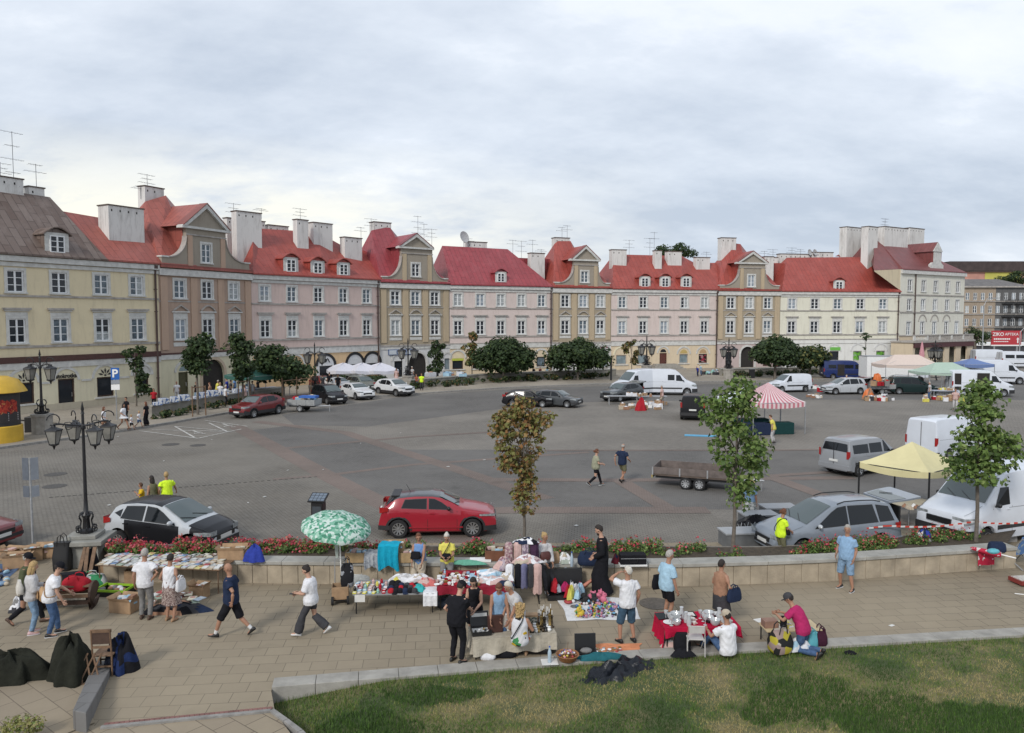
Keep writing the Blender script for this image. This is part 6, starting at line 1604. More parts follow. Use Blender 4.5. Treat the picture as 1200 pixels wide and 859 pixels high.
 if beard:mb=MB();mb.ell(hp(0,.040,-.085),(.055*s,.058*s,.055*s),HAIRC[beard],10,7,HM);mb.ell(hp(0,.055,-.125),(.035*s,.035*s,.045*s),HAIRC[beard],8,6,HM);mb.build('beard',root,smooth=180)
 if hat:
  kind,m=hat;mb=MB()
  pr=[(.099,-.005),(.101,.04),(.088,.085),(.05,.118),(.01,.126)]
  mb.lathe([(r*s,(z+.012)*s) for r,z in pr],m,14,hc*s,HM@Matrix.Diagonal((.9,1.08,1)))
  if kind=='cap':
   P=[]
   for k in range(9):a=PI*(.12+.76*k/8);P.append((cos(a)*.092,sin(a)*.098))
   out_=[(x*1.0,y+.085*math.sin(PI*(.12+.76*i/8)),) for i,(x,y) in enumerate(P)]
   pts=[hp(x,y,.012) for x,y in P]+[hp(x,y,.0) for x,y in out_[::-1]]
   mb.prism(pts,HM@V((0,0,.008)),m)
  else:mb.lathe([(.06*s,.012*s),(.19*s,.0),(.19*s,.008*s),(.06*s,.03*s)],m,18,hc*s,HM)
  mb.build('hat',root,smooth=60)
 if strap:
  m,sg=strap;mb=MB();pts=[]
  for k in range(21):
   a=2*PI*k/20;t=(1-cos(a))/2
   c=(C[3]+X*sg*.085+V((0,0,.055))).lerp(C[1]-X*sg*.19-V((0,0,.10)),t)+V((0,(.165+bl)*B*math.copysign(abs(sin(a))**.55,sin(a)),.0));pts.append(c*s)
  mb.tube(pts,.014*s,m,5);mb.build('bag_strap',root)
 if socks:
  for hj,k,a,fpp in legs:
   mb=MB();mb.tube([k.lerp(a,.78)*s,a*s],[.045*s,.040*s],socks,8);mb.build('sock',root)
 o=body.build('body',root)
 REMESH.append((o,.0155 if near else 0,ext,0))
 P_=dict(root=root,s=s,hand=[arms[0][2]*s,arms[1][2]*s],C=[c*s for c in C],hc=hc*s,legs=legs,yaw=yaw)
 P_['w']=lambda p:V(pos)+Matrix.Rotation(R(yaw),3,'Z')@V(p)
 return P_
def finish_people():
 for o,vx,ext,wr in REMESH:
  if vx:
   m=o.modifiers.new('r','REMESH');m.mode='VOXEL';m.voxel_size=vx;m.use_smooth_shade=True
   q=o.modifiers.new('s','SMOOTH');q.factor=.5;q.iterations=4
 bpy.context.view_layer.update();dg=bpy.context.evaluated_depsgraph_get()
 new=[(o,bpy.data.meshes.new_from_object(o.evaluated_get(dg)) if vx else None,ext,wr,vx) for o,vx,ext,wr in REMESH]
 for o,me,ext,wr,vx in new:
  if me is not None:
   old=o.data;o.modifiers.clear();o.data=me
   if wr:
    nv=len(me.vertices);co=np.empty(nv*3,'f');me.vertices.foreach_get('co',co);co=co.reshape(-1,3)
    no=np.array([v.normal[:] for v in me.vertices],'f').reshape(-1,3)
    ph=(hash(o.name)%97)/9.
    d=np.sin(co[:,2]*34+9*np.sin(co[:,0]*11+ph)+5*co[:,1])*.6+np.sin(co[:,0]*41+co[:,2]*15+ph)*.4
    co=co+no*(d*wr)[:,None];me.vertices.foreach_set('co',co.astype('f').ravel());me.update()
  me=o.data
  if ext is not None and ext.v:
   mats=list(me.materials);bm=bmesh.new();bm.from_mesh(me)
   for m in ext.mats:
    if m not in mats:mats.append(m);me.materials.append(m)
   vs=[bm.verts.new(p) for p in ext.v]
   for f,k in zip(ext.f,ext.m):
    try:fc=bm.faces.new([vs[i] for i in f]);fc.material_index=mats.index(ext.mats[k]);fc.smooth=True
    except ValueError:pass
   bm.to_mesh(me);bm.free()
  me.polygons.foreach_set('use_smooth',[True]*len(me.polygons));me.update()
def foot(u,v):p=gp(u,v,.04);return(p.x,p.y,.036)
def headpos(u,vh,h,z0=.036):
 r=ray(u,vh);t=(z0+h-CH)/r.z;p=CAMP+r*t;return(p.x,p.y,z0)
WT=cloth('white_cotton',(.66,.66,.68));BKT=cloth('black_cotton',(.012,.012,.015));NAVY=cloth('navy_cotton',(.018,.028,.06));OLIVE=cloth('olive_cotton',(.075,.085,.045));DEN=cloth('denim',(.06,.105,.20),.25,14);DENL=cloth('light_denim',(.18,.27,.38),.25,14);DEND=cloth('dark_denim',(.045,.085,.13),.25,14)
GREYC=cloth('grey_cloth',(.19,.185,.18));LGREY=cloth('pale_grey_knit',(.46,.45,.45));BLUEC=cloth('sky_blue_cotton',(.23,.36,.52));BLUEL=cloth('pale_blue_shirt',(.33,.49,.60));BLUEM=cloth('cornflower_cotton',(.15,.27,.50));YELC=cloth('soft_yellow_cotton',(.62,.56,.12));HIV=cloth('hi_vis_yellow',(.62,.85,.04));MAG=cloth('magenta_cotton',(.38,.025,.11));BROWNC=cloth('tan_brown_cloth',(.30,.17,.11));BEIGE=cloth('beige_cotton',(.42,.36,.28));KHAKI=cloth('khaki_cotton',(.14,.135,.08));PINKC=cloth('pale_pink_cotton',(.52,.36,.33));REDC=cloth('red_cloth',(.36,.02,.03));DKGREY=cloth('charcoal_cloth',(.05,.05,.055));OLG=cloth('grey_green_knit',(.28,.28,.20));DKRED=cloth('dark_red_cloth',(.14,.02,.03));ROYAL=cloth('royal_blue_cloth',(.03,.05,.28))
SK_FLORAL=pattern('brown_floral_skirt',[(.22,.16,.14),(.40,.33,.30),(.14,.09,.085),(.30,.23,.21)],46,bump=.2)
DRESS=pattern('white_print_dress',[(.58,.58,.60),(.58,.58,.60),(.58,.57,.58),(.5,.33,.02),(.58,.58,.60),(.02,.02,.02),(.05,.22,.08),(.58,.58,.6)],7,bump=.2)
DRESSO=pattern('orange_print_hem',[(.55,.17,.03),(.58,.58,.56),(.03,.03,.03),(.45,.10,.03),(.1,.18,.06)],8,bump=.2)
BLKSH=M('black_shoe',(.012,.012,.012),.5,.1);WHSH=M('white_shoe',(.6,.6,.6),.5,.05);BRSH=M('brown_boot',(.06,.032,.02),.6,.2);PKSH=M('pink_shoe',(.5,.33,.33),.5,.1);TANSH=M('tan_sandal',(.30,.18,.10),.6,.1)
p_olive=person('man in an olive shirt and black cap striding behind two women on the left',foot(33,731),-82,1.76,'walk',4,(8,0),('roll',OLIVE,.03),('trousers',BKT),(BRSH,),('short','grey'),('cap',BKT),1,hands=[(-.22,.12,.98),(.2,.25,1.0)])
p_blond=person('blond woman in a pale grey blouse, jeans and pink shoes on the left',foot(38,742),-52,1.69,'stand',5,(14,8),('long',LGREY,.035),('trousers',DENL),(PKSH,WHSH),('long','blond'),None,0,female=True,hands=[(-.10,.30,1.12),(.12,.26,1.10)])
p_cap=person('person in a white tee, black cap and blue jeans bending towards the trolley',foot(63,744),-58,1.72,'stand',24,(6,-20),('tee',WT,.035),('trousers',DEN),(BLKSH,WHSH),('short','dark'),('cap',BKT),0,feet=[(-.12,.10,.085,0),(.10,-.10,.085,0)],hands=[(-.18,.35,.95),(.20,.20,.86)],strap=(M('tan_strap',(.30,.18,.09)),-1),pel=(-.06,.93))
p_polo=person('grey-haired man in a white polo and grey trousers standing before the book table',foot(171,725),4,1.72,'stand',3,(10,0),('tee',WT,.026),('trousers',GREYC),(BRSH,),('short','grey'),None,1,.03,1.02,hands=[(-.27,.04,.88),(.20,-.06,1.02,(.9,-.5,0))])
p_skirt=person('woman in a white sleeveless top and brown floral skirt looking at books',foot(200,727),-10,1.62,'stand',4,(14,0),('tank',WT,.02),('skirt',SK_FLORAL,.42,.05),(TANSH,),('short','dark'),None,1,.02,1.02,female=True,hands=[(-.20,.18,1.0),(.22,.10,.98)])
p_bald=person('bald man in black tee, shorts and sneakers walking left across the promenade',foot(272,746),88,1.76,'walk',3,(10,0),('tee',NAVY,.028),('capri',BKT),(BLKSH,),('bald','grey'),None,1,.03,1.04,stride=.36,hands=[(-.24,-.12,.92),(.26,.16,.96)],socks=WHSH)
p_phone=person('dark-haired woman in an oversized white tee and wide charcoal jeans looking at her phone',foot(365,744),86,1.68,'walk',5,(24,0),('shirt',WT,.05),('flares',DKGREY),(WHSH,),('bun','dark'),None,0,female=True,stride=.30,hands=[(-.07,.33,1.06),(.06,.31,1.04)])
def seatpos(u,v,z=.70):p=gp(u,v,z);return(p.x,p.y,.036)
p_tank=person('woman in a blue sleeveless top sitting on the wall beside the teal cloth',seatpos(492,660.5),172,1.62,'sit',10,(10,15),('tank',BLUEM,.012),('capri',BEIGE),(TANSH,),('bob','auburn'),None,1,.05,1.10,pel=(0,.77),feet=[(-.14,.52,.085,0),(.14,.48,.085,0)],hands=[(-.14,.30,.80),(.16,.28,.82)],female=True)
p_yellow=person('white-haired woman in a yellow tee sitting on the wall behind the trinkets',seatpos(524,660.5),180,1.62,'sit',6,(24,0),('tee',YELC,.022),('trousers',GREYC),(BLKSH,),('bun','white'),None,1,.03,1.06,pel=(0,.78),feet=[(-.13,.5,.085,0),(.13,.5,.085,0)],hands=[(-.08,.32,.98),(.08,.32,.98)],female=True,strap=(BLACK,-1))
p_band=person('woman with a yellow headband, pale cardigan and grey trousers sitting by the clothes rack',seatpos(637,662),205,1.66,'sit',6,(6,20),('long',LGREY,.03),('trousers',DKGREY),(WHSH,),('bun','blond'),None,1,0,1.,pel=(0,.78),feet=[(-.12,.50,.085,0),(.14,.44,.085,0)],hands=[(-.10,.36,.84),(.10,.36,.84)],female=True)
p_priest=person('tall bearded man in a long black cassock beside the planter wall',foot(706,696),78,1.86,'stand',5,(22,0),('long',BKT,.03),('dress',BKT,.07,.10),(BLKSH,),('short','dark'),None,0,beard='dark',hands=[(-.20,.20,1.0),(.22,.18,.98)])
p_shade=person('grey-haired man in a white tee and denim shorts shading his eyes',foot(735,752),22,1.74,'stand',0,(2,30),('tee',WT,.03),('capri',DEND),(BLKSH,BLKSH),('short','white'),None,1,.03,1.02,feet=[(-.17,.03,.085,0),(.16,-.03,.085,0)],hands=[(-.13,.20,1.58,(-1,.2,-.4)),(.26,.03,.90)])
p_shirt=person('man in a pale blue shirt and black shorts standing behind the red table',headpos(782,648,1.76),-66,1.76,'stand',4,(16,-15),('shirt',BLUEL,.035),('shorts',BKT),(BLKSH,),('short','grey'),None,1,.04,1.05,hands=[(-.25,.05,.88),(.26,.10,.86)])
p_brown=person('woman in a tan top and dark skirt with a navy bag by the red table',headpos(845,659,1.63),-48,1.63,'stand',2,(6,-10),('tank',BROWNC,.026),('skirt',DKGREY,.45,.03),(BLKSH,),('short','dark'),None,1,.02,1.04,hands=[(-.15,.25,1.05),(.24,.18,1.02)],female=True)
sp_=gp(853,767,.10)
p_sit=person('man in a white tee and pale cap sitting on the stone edging',(sp_.x,sp_.y,.036),25,1.74,'sit',6,(8,10),('tee',WT,.03),('trousers',DEN),(BLKSH,),('short','dark'),('cap',BEIGE),1,.02,1.04,pel=(0,.19),feet=[(-.22,.62,.085,0,(-.2,.4,1)),(.16,.66,.085,0,(.2,.4,1))],hands=[(-.22,.42,.50),(.22,.45,.55)])
kp_=gp(938,763,.04)
p_kneel=person('man in a magenta tee and grey cap kneeling at the small folding table',(kp_.x,kp_.y,.036),50,1.72,'kneel',38,(6,10),('tee',MAG,.024),('trousers',DEN),(BLKSH,),('short','dark'),('cap',DKGREY),1,.02,1.03,pel=(-.05,.52),feet=[(-.12,-.42,.10,60,(0,1,-.6)),(.12,-.42,.10,60,(0,1,-.6))],hands=[(-.14,.52,.78),(.10,.50,.76)])
p_blue=person('grey-haired man in a sky-blue polo and denim shorts standing alone on the promenade',foot(991,690),128,1.75,'stand',-2,(4,20),('tee',BLUEC,.028),('capri',DENL),(BLKSH,WHSH),('short','grey'),None,1,.06,1.05,feet=[(-.22,.05,.085,0),(.16,-.02,.085,0)],hands=[(-.22,.02,.88),(.24,.10,.95)])
p_hiv=person('woman in a hi-vis yellow tee leaning on the bonnet of the blue-grey minivan',foot(914,657.5),-72,1.60,'stand',8,(14,0),('tee',HIV,.02),('trousers',KHAKI),(BLKSH,),('tail','auburn'),None,1,.02,1.02,hands=[(-.10,.36,1.02),(.10,.34,1.0)],female=True,strap=(BLACK,1))
p_straw=person('woman in a straw hat, blue shirt and pale print skirt behind the stacked grey tables',headpos(879,562,1.66,.01),165,1.64,'stand',2,(10,0),('shirt',BLUEC,.03),('skirt',pattern('pale_print_skirt',[(.5,.5,.47),(.2,.21,.2),(.45,.45,.42)],20),.55,.06),(TANSH,),('bob','brown'),('straw',M('straw',(.45,.33,.14),.8,.2,20)),1,female=True)
p_blackman=person('stocky man in black tee, trousers and cap at the antiques table',foot(535,776),-34,1.74,'stand',14,(22,-10),('tee',BKT,.03),('trousers',BKT),(BLKSH,),('short','dark'),('cap',BKT),0,.04,1.12,hands=[(-.24,.15,.98),(.05,.46,1.04)],feet=[(-.13,.02,.085,0),(.13,.0,.085,0)])
p_blackw=person('dark-haired woman in a black sleeveless dress facing the man in black',headpos(557,680,1.50),165,1.60,'stand',12,(28,0),('tank',BKT,.014),('skirt',BKT,.55,.04),(BLKSH,),('long','dark'),None,0,hands=[(-.10,.30,.98),(.16,.26,.92)],female=True)
p_bluew=person('auburn-haired woman in a light blue sleeveless top bending over the antiques table',headpos(585,686,1.50),180,1.64,'stand',22,(26,0),('tank',BLUEC,.016),('capri',DEN),(BLKSH,),('bob','auburn'),None,1,.03,1.06,hands=[(-.22,.30,.86),(.20,.30,.84)],female=True)
p_grey=person('white-haired person in a grey tee bending beside the antiques table',headpos(607,690,1.46),125,1.68,'stand',28,(10,0),('tee',LGREY,.024),('trousers',DKGREY),(BLKSH,),('short','white'),None,1,.02,1.02,hands=[(-.14,.34,.86),(.16,.32,.84)])
cp_=gp(609,776,.04)
p_dress=person('curly blond woman in a white and orange print dress sitting with her back turned',(cp_.x,cp_.y,.036),-6,1.66,'sit',4,(8,0),('tank',DRESS,.022),('dress',DRESSO,.12,.05),(TANSH,),('curly','blond'),None,1,.02,1.08,pel=(0,.50),feet=[(-.12,.40,.085,0),(.12,.42,.085,0)],hands=[(-.20,.34,.62),(.22,.30,.70)],female=True,strap=(BLACK,1))
person('person in a hi-vis vest standing behind the small black and silver car',headpos(195,555,1.70,.01),40,1.70,'stand',3,(2,-20),('tee',HIV,.03),('trousers',BKT),(BLKSH,),('short','blond'),None,1,.03,1.05,hands=[(-.26,.05,.95),(.42,.25,.98)])
person('dark-haired woman in a khaki top behind the small black and silver car',headpos(179,560.5,1.56,.01),60,1.60,'stand',6,(10,0),('tank',KHAKI,.016),('trousers',DKGREY),(BLKSH,),('long','dark'),None,1,female=True)
person('boy in a yellow tee behind the small black and silver car',headpos(166,567,1.34,.01),120,1.34,'stand',4,(4,-30),('tee',cloth('bright_yellow_cotton',(.62,.40,.02)),.02),('shorts',DEN),(BLKSH,),('short','brown'),None,1,hands=[(-.14,.25,1.35),(.2,.1,1.2)])
person('man in a navy tee and khaki shorts walking over the square',foot(729,565),-42,1.76,'walk',3,(16,0),('tee',NAVY,.026),('shorts',KHAKI),(BLKSH,),('balding','grey'),None,1,.03,1.04,stride=.2)
person('auburn-haired woman in a grey-green tee and black leggings walking over the square',foot(698,569),-78,1.64,'walk',3,(10,0),('tee',OLG,.03),('trousers',BKT),(BLKSH,WHSH),('tail','auburn'),None,0,.05,1.12,female=True,hands=[(-.14,.28,1.04),(.14,.30,1.04)])
g5=random.Random(12)
def far(label,u,v,vh,yaw,top,bottom,hair=('short','brown'),pose='stand',h=None,hat=None,**k):
 Y=gp(u,v,.13).y;hh=h or 1.70
 if vh is not None:p=headpos(u,vh,hh,.135)
 else:q=gp(u,v,.13);p=(q.x,q.y,.135)
 return person(label,p,yaw,hh,pose,k.pop('lean',3),(6,0),top,bottom,(BLKSH,),hair,hat,g5 .choice([0,1]),near=False,**k)
far('woman in a white dress walking with two children near the parking sign',145,503,None,-95,('shirt',WT,.03),('skirt',WT,.75,.05),('long','dark'),'walk',female=True)
far('smaller child in white top and black shorts beside the woman in white',154,504,None,-80,('tee',WT,.02),('shorts',BKT),('tail','blond'),'walk',h=1.02)
far('child in a white tee next to the woman dressed in black',163,501,None,-90,('tee',WT,.02),('shorts',DEN),('short','blond'),'walk',h=1.12)
far('woman dressed all in black near the parking sign',172,499,None,80,('tee',BKT,.02),('flares',BKT),('long','auburn'),h=1.62,female=True)
far('man in dark clothes sitting on the low wall behind the woman in white',148,491,466,150,('tee',BKT,.03),('trousers',BKT),('short','dark'))
far('person in a white tee and brown hair walking behind the lanterns',121,500,477,-80,('tee',WT,.03),('shorts',BROWNC),('long','auburn'),'walk',h=1.62)
far('bald man in white shirt and trousers by the olive door',207,474,447.5,190,('tee',WT,.03),('trousers',LGREY),('balding','grey'),h=1.74)
far('man in black tee beside the small dense tree',230,470,448,150,('tee',BKT,.03),('trousers',DENL),('short','dark'))
far('person in a red top at the left end of the market wall',180,480,456,200,('tee',REDC,.03),('trousers',BKT),('short','brown'),h=1.55)
crowd=[(246,449,BROWNC,'short','auburn'),(254,446,YELC,'short','grey'),(258,449,WT,'bob','blond'),(264,452,WT,'short','white'),(266,444,ROYAL,'short','dark'),(270,446,DKGREY,'short','dark'),(275,443,BLUEM,'short','grey'),(291,446,BLUEC,'long','dark'),(296,447,WT,'short','brown'),(302,444,DKGREY,'short','dark'),(287,452,PINKC,'bob','auburn')]
cn={'short':'short-haired','bob':'bob-haired','long':'long-haired'}
tn={BROWNC.name:'tan',YELC.name:'yellow',WT.name:'white',ROYAL.name:'royal blue',DKGREY.name:'charcoal',BLUEM.name:'cornflower blue',BLUEC.name:'sky blue',PINKC.name:'pale pink'}
wh=['left of the dark archway','before the dark archway','at the right edge of the archway','leaning over the white boxes','next to the tall dense tree','behind the leaning shopper','left of the tall dense trunk','right of the tall dense tree','under the dark green awning','before the bushy tree','low beside the tall dense tree']
for(u,vh,m,hs,hc_),w in zip(crowd,wh):
 far(f'{cn[hs]} {hc_} shopper in {tn[m.name]} {w}',u,470,vh,g5 .choice([150,180,200,90,-60]),('tee',m,.03),('trousers',g5 .choice([DEN,BKT,DKGREY,KHAKI])),(hs,hc_),h=1.68,lean=g5 .choice([3,12,4]),group='shoppers at the market wall')
far('man in black by the cafe door under the white arch',386,450,437,10,('tee',BKT,.03),('trousers',BKT),('short','dark'),h=1.8)
far('person in dark grey just left of the cafe door',378,452,440,60,('tee',DKGREY,.03),('trousers',BKT),('short','brown'))
far('waiter in a black apron beside the white cafe parasols',396,450,439,180,('tee',BKT,.03),('trousers',BKT),('short','dark'),h=1.75)
far('person in pale pink by the ice cream sign',464.5,452,432,180,('tee',PINKC,.03),('skirt',PINKC,.5,.06),('long','dark'),female=True)
far('person with dark hair in a white tee near the arched passage',475.5,452,434,30,('tee',WT,.03),('trousers',BROWNC),('long','dark'))
far('person in a pale blouse beside the arched passage',483,450,430,150,('tee',LGREY,.03),('trousers',DEN),('short','white'))
far('person in hi-vis top behind the low wall',494,450,438,180,('tee',HIV,.03),('trousers',DKGREY),('short','brown'))
far('person in an orange-red top sitting by the passage',488,452,439,150,('tee',cloth('rust_cotton',(.30,.10,.06)),.03),('trousers',DEN),('short','auburn'),h=1.4)
for u,m,w in((625.5,BKT,'black'),(633,DKRED,'dark red'),(641,BLUEL,'pale blue')):
 far(f'small figure in {w} sitting on the wall between the two round trees',u,438,430.5,200,('tee',m,.03),('trousers',DKGREY),h=1.3)
far('person in a pale pink top choosing goods beside the white vans',776,475,452.5,60,('tee',PINKC,.03),('shorts',BEIGE),('short','grey'))
far('person in blue crouching over bags by the grey steps',818,440,429,120,('tee',ROYAL,.04),('trousers',NAVY),('short','grey'),h=1.3,lean=35)
far('person in pale blue beside the crouching figure',822,438,427,100,('tee',BLUEL,.04),('trousers',DEN),('short','white'),h=1.45,lean=30)
far('seller in soft yellow bending under the striped tent',907,508,487,60,('tee',YELC,.03),('trousers',LGREY),('short','brown'),lean=22,h=1.65)
far('seller in white at the open door of the stall van',1120,470,456,150,('tee',PINKC,.04),('trousers',LGREY),('short','dark'))
far('grey-haired shopper beside the dark green people carrier',1090,466,448,60,('tee',LGREY,.03),('trousers',DEN),('short','grey'),h=1.6)
far('person in a white tee in front of the beige arches',1098,445,429,60,('tee',WT,.04),('trousers',DKGREY),('short','dark'))
far('walker in grey under the second beige arch',1114,445,424,60,('tee',GREYC,.03),('trousers',DKGREY),('short','dark'))
far('seller with grey hair at the blue van door',992,456,440,170,('tee',BROWNC,.03),('trousers',DKGREY),('short','grey'))
far('man in black and white standing on the far road',1149,425,413,60,('tee',BKT,.04),('trousers',BKT),('short','dark'))
def one(name,label,cat,mb,loc=(0,0,0),rz=0.,smooth=None,group=None,bevel=0.,uv=False,kind=None):
 o=mb.build(name,None,smooth,uv,loc,R(rz),bevel);return tag(o,label,cat,group,kind)
def g3(u,v,z=.036):p=gp(u,v,z);return V((p.x,p.y,z))
LGLASS=M('lantern_glass',(.22,.215,.195),.25,.2,3,spec=.6)
def lantern(root,c,s,hang=True):
 """four-sided street lantern whose roof top sits at c"""
 c=V(c);f=MB();rot=Matrix.Rotation(PI/4,3,'Z')
 f.lathe([(.02*s,.10*s),(.06*s,.08*s),(.10*s,.02*s),(.30*s,-.06*s),(.31*s,-.10*s),(.27*s,-.10*s)],IRON,4 if s<=1 else 6,c,rot if s<=1 else None)
 n=4 if s<=1 else 6;a0=PI/4 if n==4 else 0
 for k in range(n):
  a=a0+2*PI*k/n;f.tube([c+V((.27*cos(a),.27*sin(a),-.10))*s,c+V((.15*cos(a),.15*sin(a),-.58))*s],.014*s,IRON,5)
 f.lathe([(.17*s,-.56*s),(.17*s,-.60*s),(.05*s,-.66*s),(.03*s,-.74*s),(.005,-.78*s)],IRON,8,c)
 f.tube([c+V((0,0,-.62))*s,c+V((0,0,-.30))*s],.02*s,IRON,5)
 o=f.build('lantern',root,smooth=40)
 g=MB();r0,r1=.262*s,.148*s;P=[]
 rg=[[c+V((r*cos(a0+2*PI*k/n),r*sin(a0+2*PI*k/n),z)) for k in range(n)] for r,z in((r0,-.105*s),(r1,-.57*s))]
 g.loft(rg,LGLASS,cap=False);g.build('lantern_glass',o,fix=False)
 return o
def lamp_post(name,label,pos,H,arms,sc=1.,yaw=0.,plinth=None,ornate=True):
 root=empty(name,pos,yaw,label,'street lamp');p=MB();z0=plinth or 0
 if ornate:
  p.lathe([(.20*sc,z0),(.20*sc,z0+.08),(.11*sc,z0+.14),(.09*sc,z0+.45),(.14*sc,z0+.55),(.07*sc,z0+.66),(.055*sc,z0+1.0)],IRON,12)
  for k in range(6):
   a=2*PI*k/6;d=V((cos(a),sin(a),0))
   pts=[V((0,0,z0))+d*r*sc+V((0,0,z*sc)) for r,z in((.12,.10),(.24,.06),(.27,.16),(.18,.24),(.16,.38),(.22,.50),(.18,.60),(.10,.64))]
   p.tube(pts,.022*sc,IRON,6)
   ring=[V((0,0,z0+.13*sc))+d*(.25+.08*cos(b))*sc+V((0,0,.08*sin(b)))*sc for b in[2*PI*q/8 for q in range(9)]]
   p.tube(ring,.018*sc,IRON,5)
 p.tube([(0,0,z0+.5),(0,0,z0+H*.55),(0,0,z0+H)],[.055*sc,.048*sc,.038*sc],IRON,10)
 p.lathe([(.07*sc,z0+H-.55*sc),(.08*sc,z0+H-.5*sc),(.05*sc,z0+H-.4*sc)],IRON,10);p.lathe([(.01,z0+H+.28*sc),(.05*sc,z0+H+.05*sc),(.03*sc,z0+H),(.06*sc,z0+H-.08*sc)],IRON,8)
 p.build('post',root,smooth=50)
 for a,r,drop in arms:
  d=V((cos(a),sin(a),0));m=MB();zt=z0+H-.45*sc
  m.tube([V((0,0,zt)),V((0,0,zt+.05*sc))+d*r*.4,V((0,0,zt+.10*sc))+d*r*.75,V((0,0,zt+drop))+d*r,V((0,0,zt+drop-.05*sc))+d*r],[.028*sc]*5,IRON,6)
  c=V((0,0,zt+drop+.14*sc))+d*r;ring=[c+d*.17*sc*cos(b)+V((0,0,.17*sc*sin(b))) for b in[2*PI*q/12 for q in range(11)]]
  m.tube(ring,.018*sc,IRON,5)
  c2=V((0,0,zt+.02))+d*r*.5
  m.tube([c2+d*.15*sc*cos(b)*(1-q*.06)+V((0,0,.15*sc*sin(b)*(1-q*.06))) for q,b in enumerate([PI*.3*q for q in range(9)])],.014*sc,IRON,5)
  m.build('bracket',root,smooth=50)
  lantern(root,V((0,0,zt+drop-.10*sc))+d*r,sc if sc!=1 else .84)
 return root
lp=g3(103,660,.036)
pt=at(103,624,lp.y);ph=pt.z-.036
lz=at(97,476,lp.y).z
H_=lz-pt.z
pl=MB();pl.box((0,0,ph/2-.12),(1.0,1.0,ph-.24),M('plinth_stone',(.25,.245,.22),.85,.25,2,.3));pl.box((0,0,ph-.19),(1.3,1.3,.14),MATS['plinth_stone']);pl.box((0,0,ph-.06),(.80,.80,.12),MATS['plinth_stone'])
one('plinth','square stone plinth carrying the big four-lantern lamp','plinth',pl,lp,8,bevel=.02)
lamp_post('street_lamp','big black four-lantern lamp standing in the left foreground',(lp.x,lp.y,lp.z),H_-.15,[(R(40),.70,.10),(R(-38),.78,.10),(R(140),.70,.10),(R(218),.78,.10)],1,0,ph)
def lamp2(label,u,vb,vt,vp,w,sc,four=False):
 p=g3(u,vb,.13);H=at(u,vt,p.y).z-.13;z0=at(u,vp,p.y).z-.13
 r=w*p.y/900/2
 m=MB();m.lathe([(.62,0),(.62,z0-.16),(.68,z0-.14),(.68,z0),(.3,z0+.01)],STONEC,8)
 one('plinth','stone plinth under the '+label.split(' ',1)[1],'plinth',m,p)
 lamp_post('street_lamp',label,p,H-z0,[(0,r,.10),(PI,r,.10)]+([(PI/2,r,.1),(-PI/2,r,.1)] if four else[]),sc,0,z0)
lamp2('black two-lantern lamp beside the yellow advertising column',50,508,417,485,24,1.45)
lamp2('two-lantern lamp standing before the cafe door',369.5,462,406,452,17,1.5)
lamp2('two-lantern lamp in front of the ice cream sign',478.5,454,401,440,15,1.6)
lamp2('two-lantern lamp left of the grey steps',757.5,445,397,428,12,1.7)
lamp2('two-lantern lamp beside the lilac ground floor',853.5,444,400,432,12,1.7)
lamp2('two-lantern lamp in front of the beige arches',1095,441,402,428,10,1.7,True)
for u,vb,vt,lab in((1150.5,427,350,'slim grey street light standing before the sooty tenement'),(1194,428,385,'curved white lamp pole beside the red billboard')):
 p=g3(u,vb,0);H=at(u,vt,p.y).z;m=MB();m.tube([(0,0,0),(0,0,H*.9),(.5,0,H),(1.6,0,H+.1)],[.11,.07,.06,.05],STEEL,8);m.box((1.7,0,H+.08),(.9,.3,.14),STEEL);one('street_light',lab,'street light',m,p)
cp_=g3(-2,517,.13);sc=cp_.y/900;root=empty('advertising_column',cp_,0,'yellow advertising column with a domed cap and dark red poster','advertising column')
zz=lambda v:at(0,v,cp_.y).z-.13
YL=M('yellow_enamel',(.55,.34,.03),.45,.12,2)
m=MB();m.lathe([(1.32,0),(1.32,zz(499)),(1.26,zz(498))],YL,28);m.build('base',root,smooth=40)
m=MB();m.lathe([(1.2,zz(500)),(1.2,zz(458))],M('poster_black',(.02,.02,.022),.5,.1),28);m.build('drum',root,smooth=40)
m=MB();m.lathe([(1.38,zz(460)),(1.62,zz(459)),(1.45,zz(453)),(1.15,zz(445)),(.6,zz(441)),(.05,zz(440))],YL,28);m.build('cap',root,smooth=50)
m=MB();za,zb_=zz(494),zz(462)
def arcp(a,z,r=1.215):return V((r*sin(R(a)),-r*cos(R(a)),z))
for i in range(10):
 a0,a1=18+i*8,18+(i+1)*8
 m.quad(arcp(a0,za),arcp(a1,za),arcp(a1,zb_),arcp(a0,zb_),M('poster_dark',(.025,.022,.022),.5,.2))
 if 2<=i<=8:h=zb_-za;m.quad(arcp(a0,za+h*(.30+.06*(i%3)),1.222),arcp(a1,za+h*(.34+.05*(i%2)),1.222),arcp(a1,za+h*(.84-.05*(i%3)),1.222),arcp(a0,za+h*(.80+.04*(i%2)),1.222),pattern('poster_red',[(.30,.03,.02),(.38,.05,.03),(.2,.02,.02),(.42,.16,.06)],4,.5,'noise',0))
for k in range(4):m.quad(arcp(60,za+.12+k*.13,1.23),arcp(94,za+.12+k*.13,1.23),arcp(94,za+.19+k*.13,1.23),arcp(60,za+.19+k*.13,1.23),M('poster_grey',(.32,.3,.3),.6,.4,9))
m.build('poster',root,fix=False)
p=g3(39,648);root=empty('sign_post',p,R(12),'grey pole with two sign panels seen edge-on at the left','sign')
H=at(38,538,p.y).z;m=MB();m.tube([(0,0,0),(0,0,H)],.035,STEEL,8);m.build('pole',root,smooth=50)
PB_=M('sign_back',(.10,.115,.14),.5,.15);PG_=M('sign_back_light',(.26,.28,.31),.5,.1)
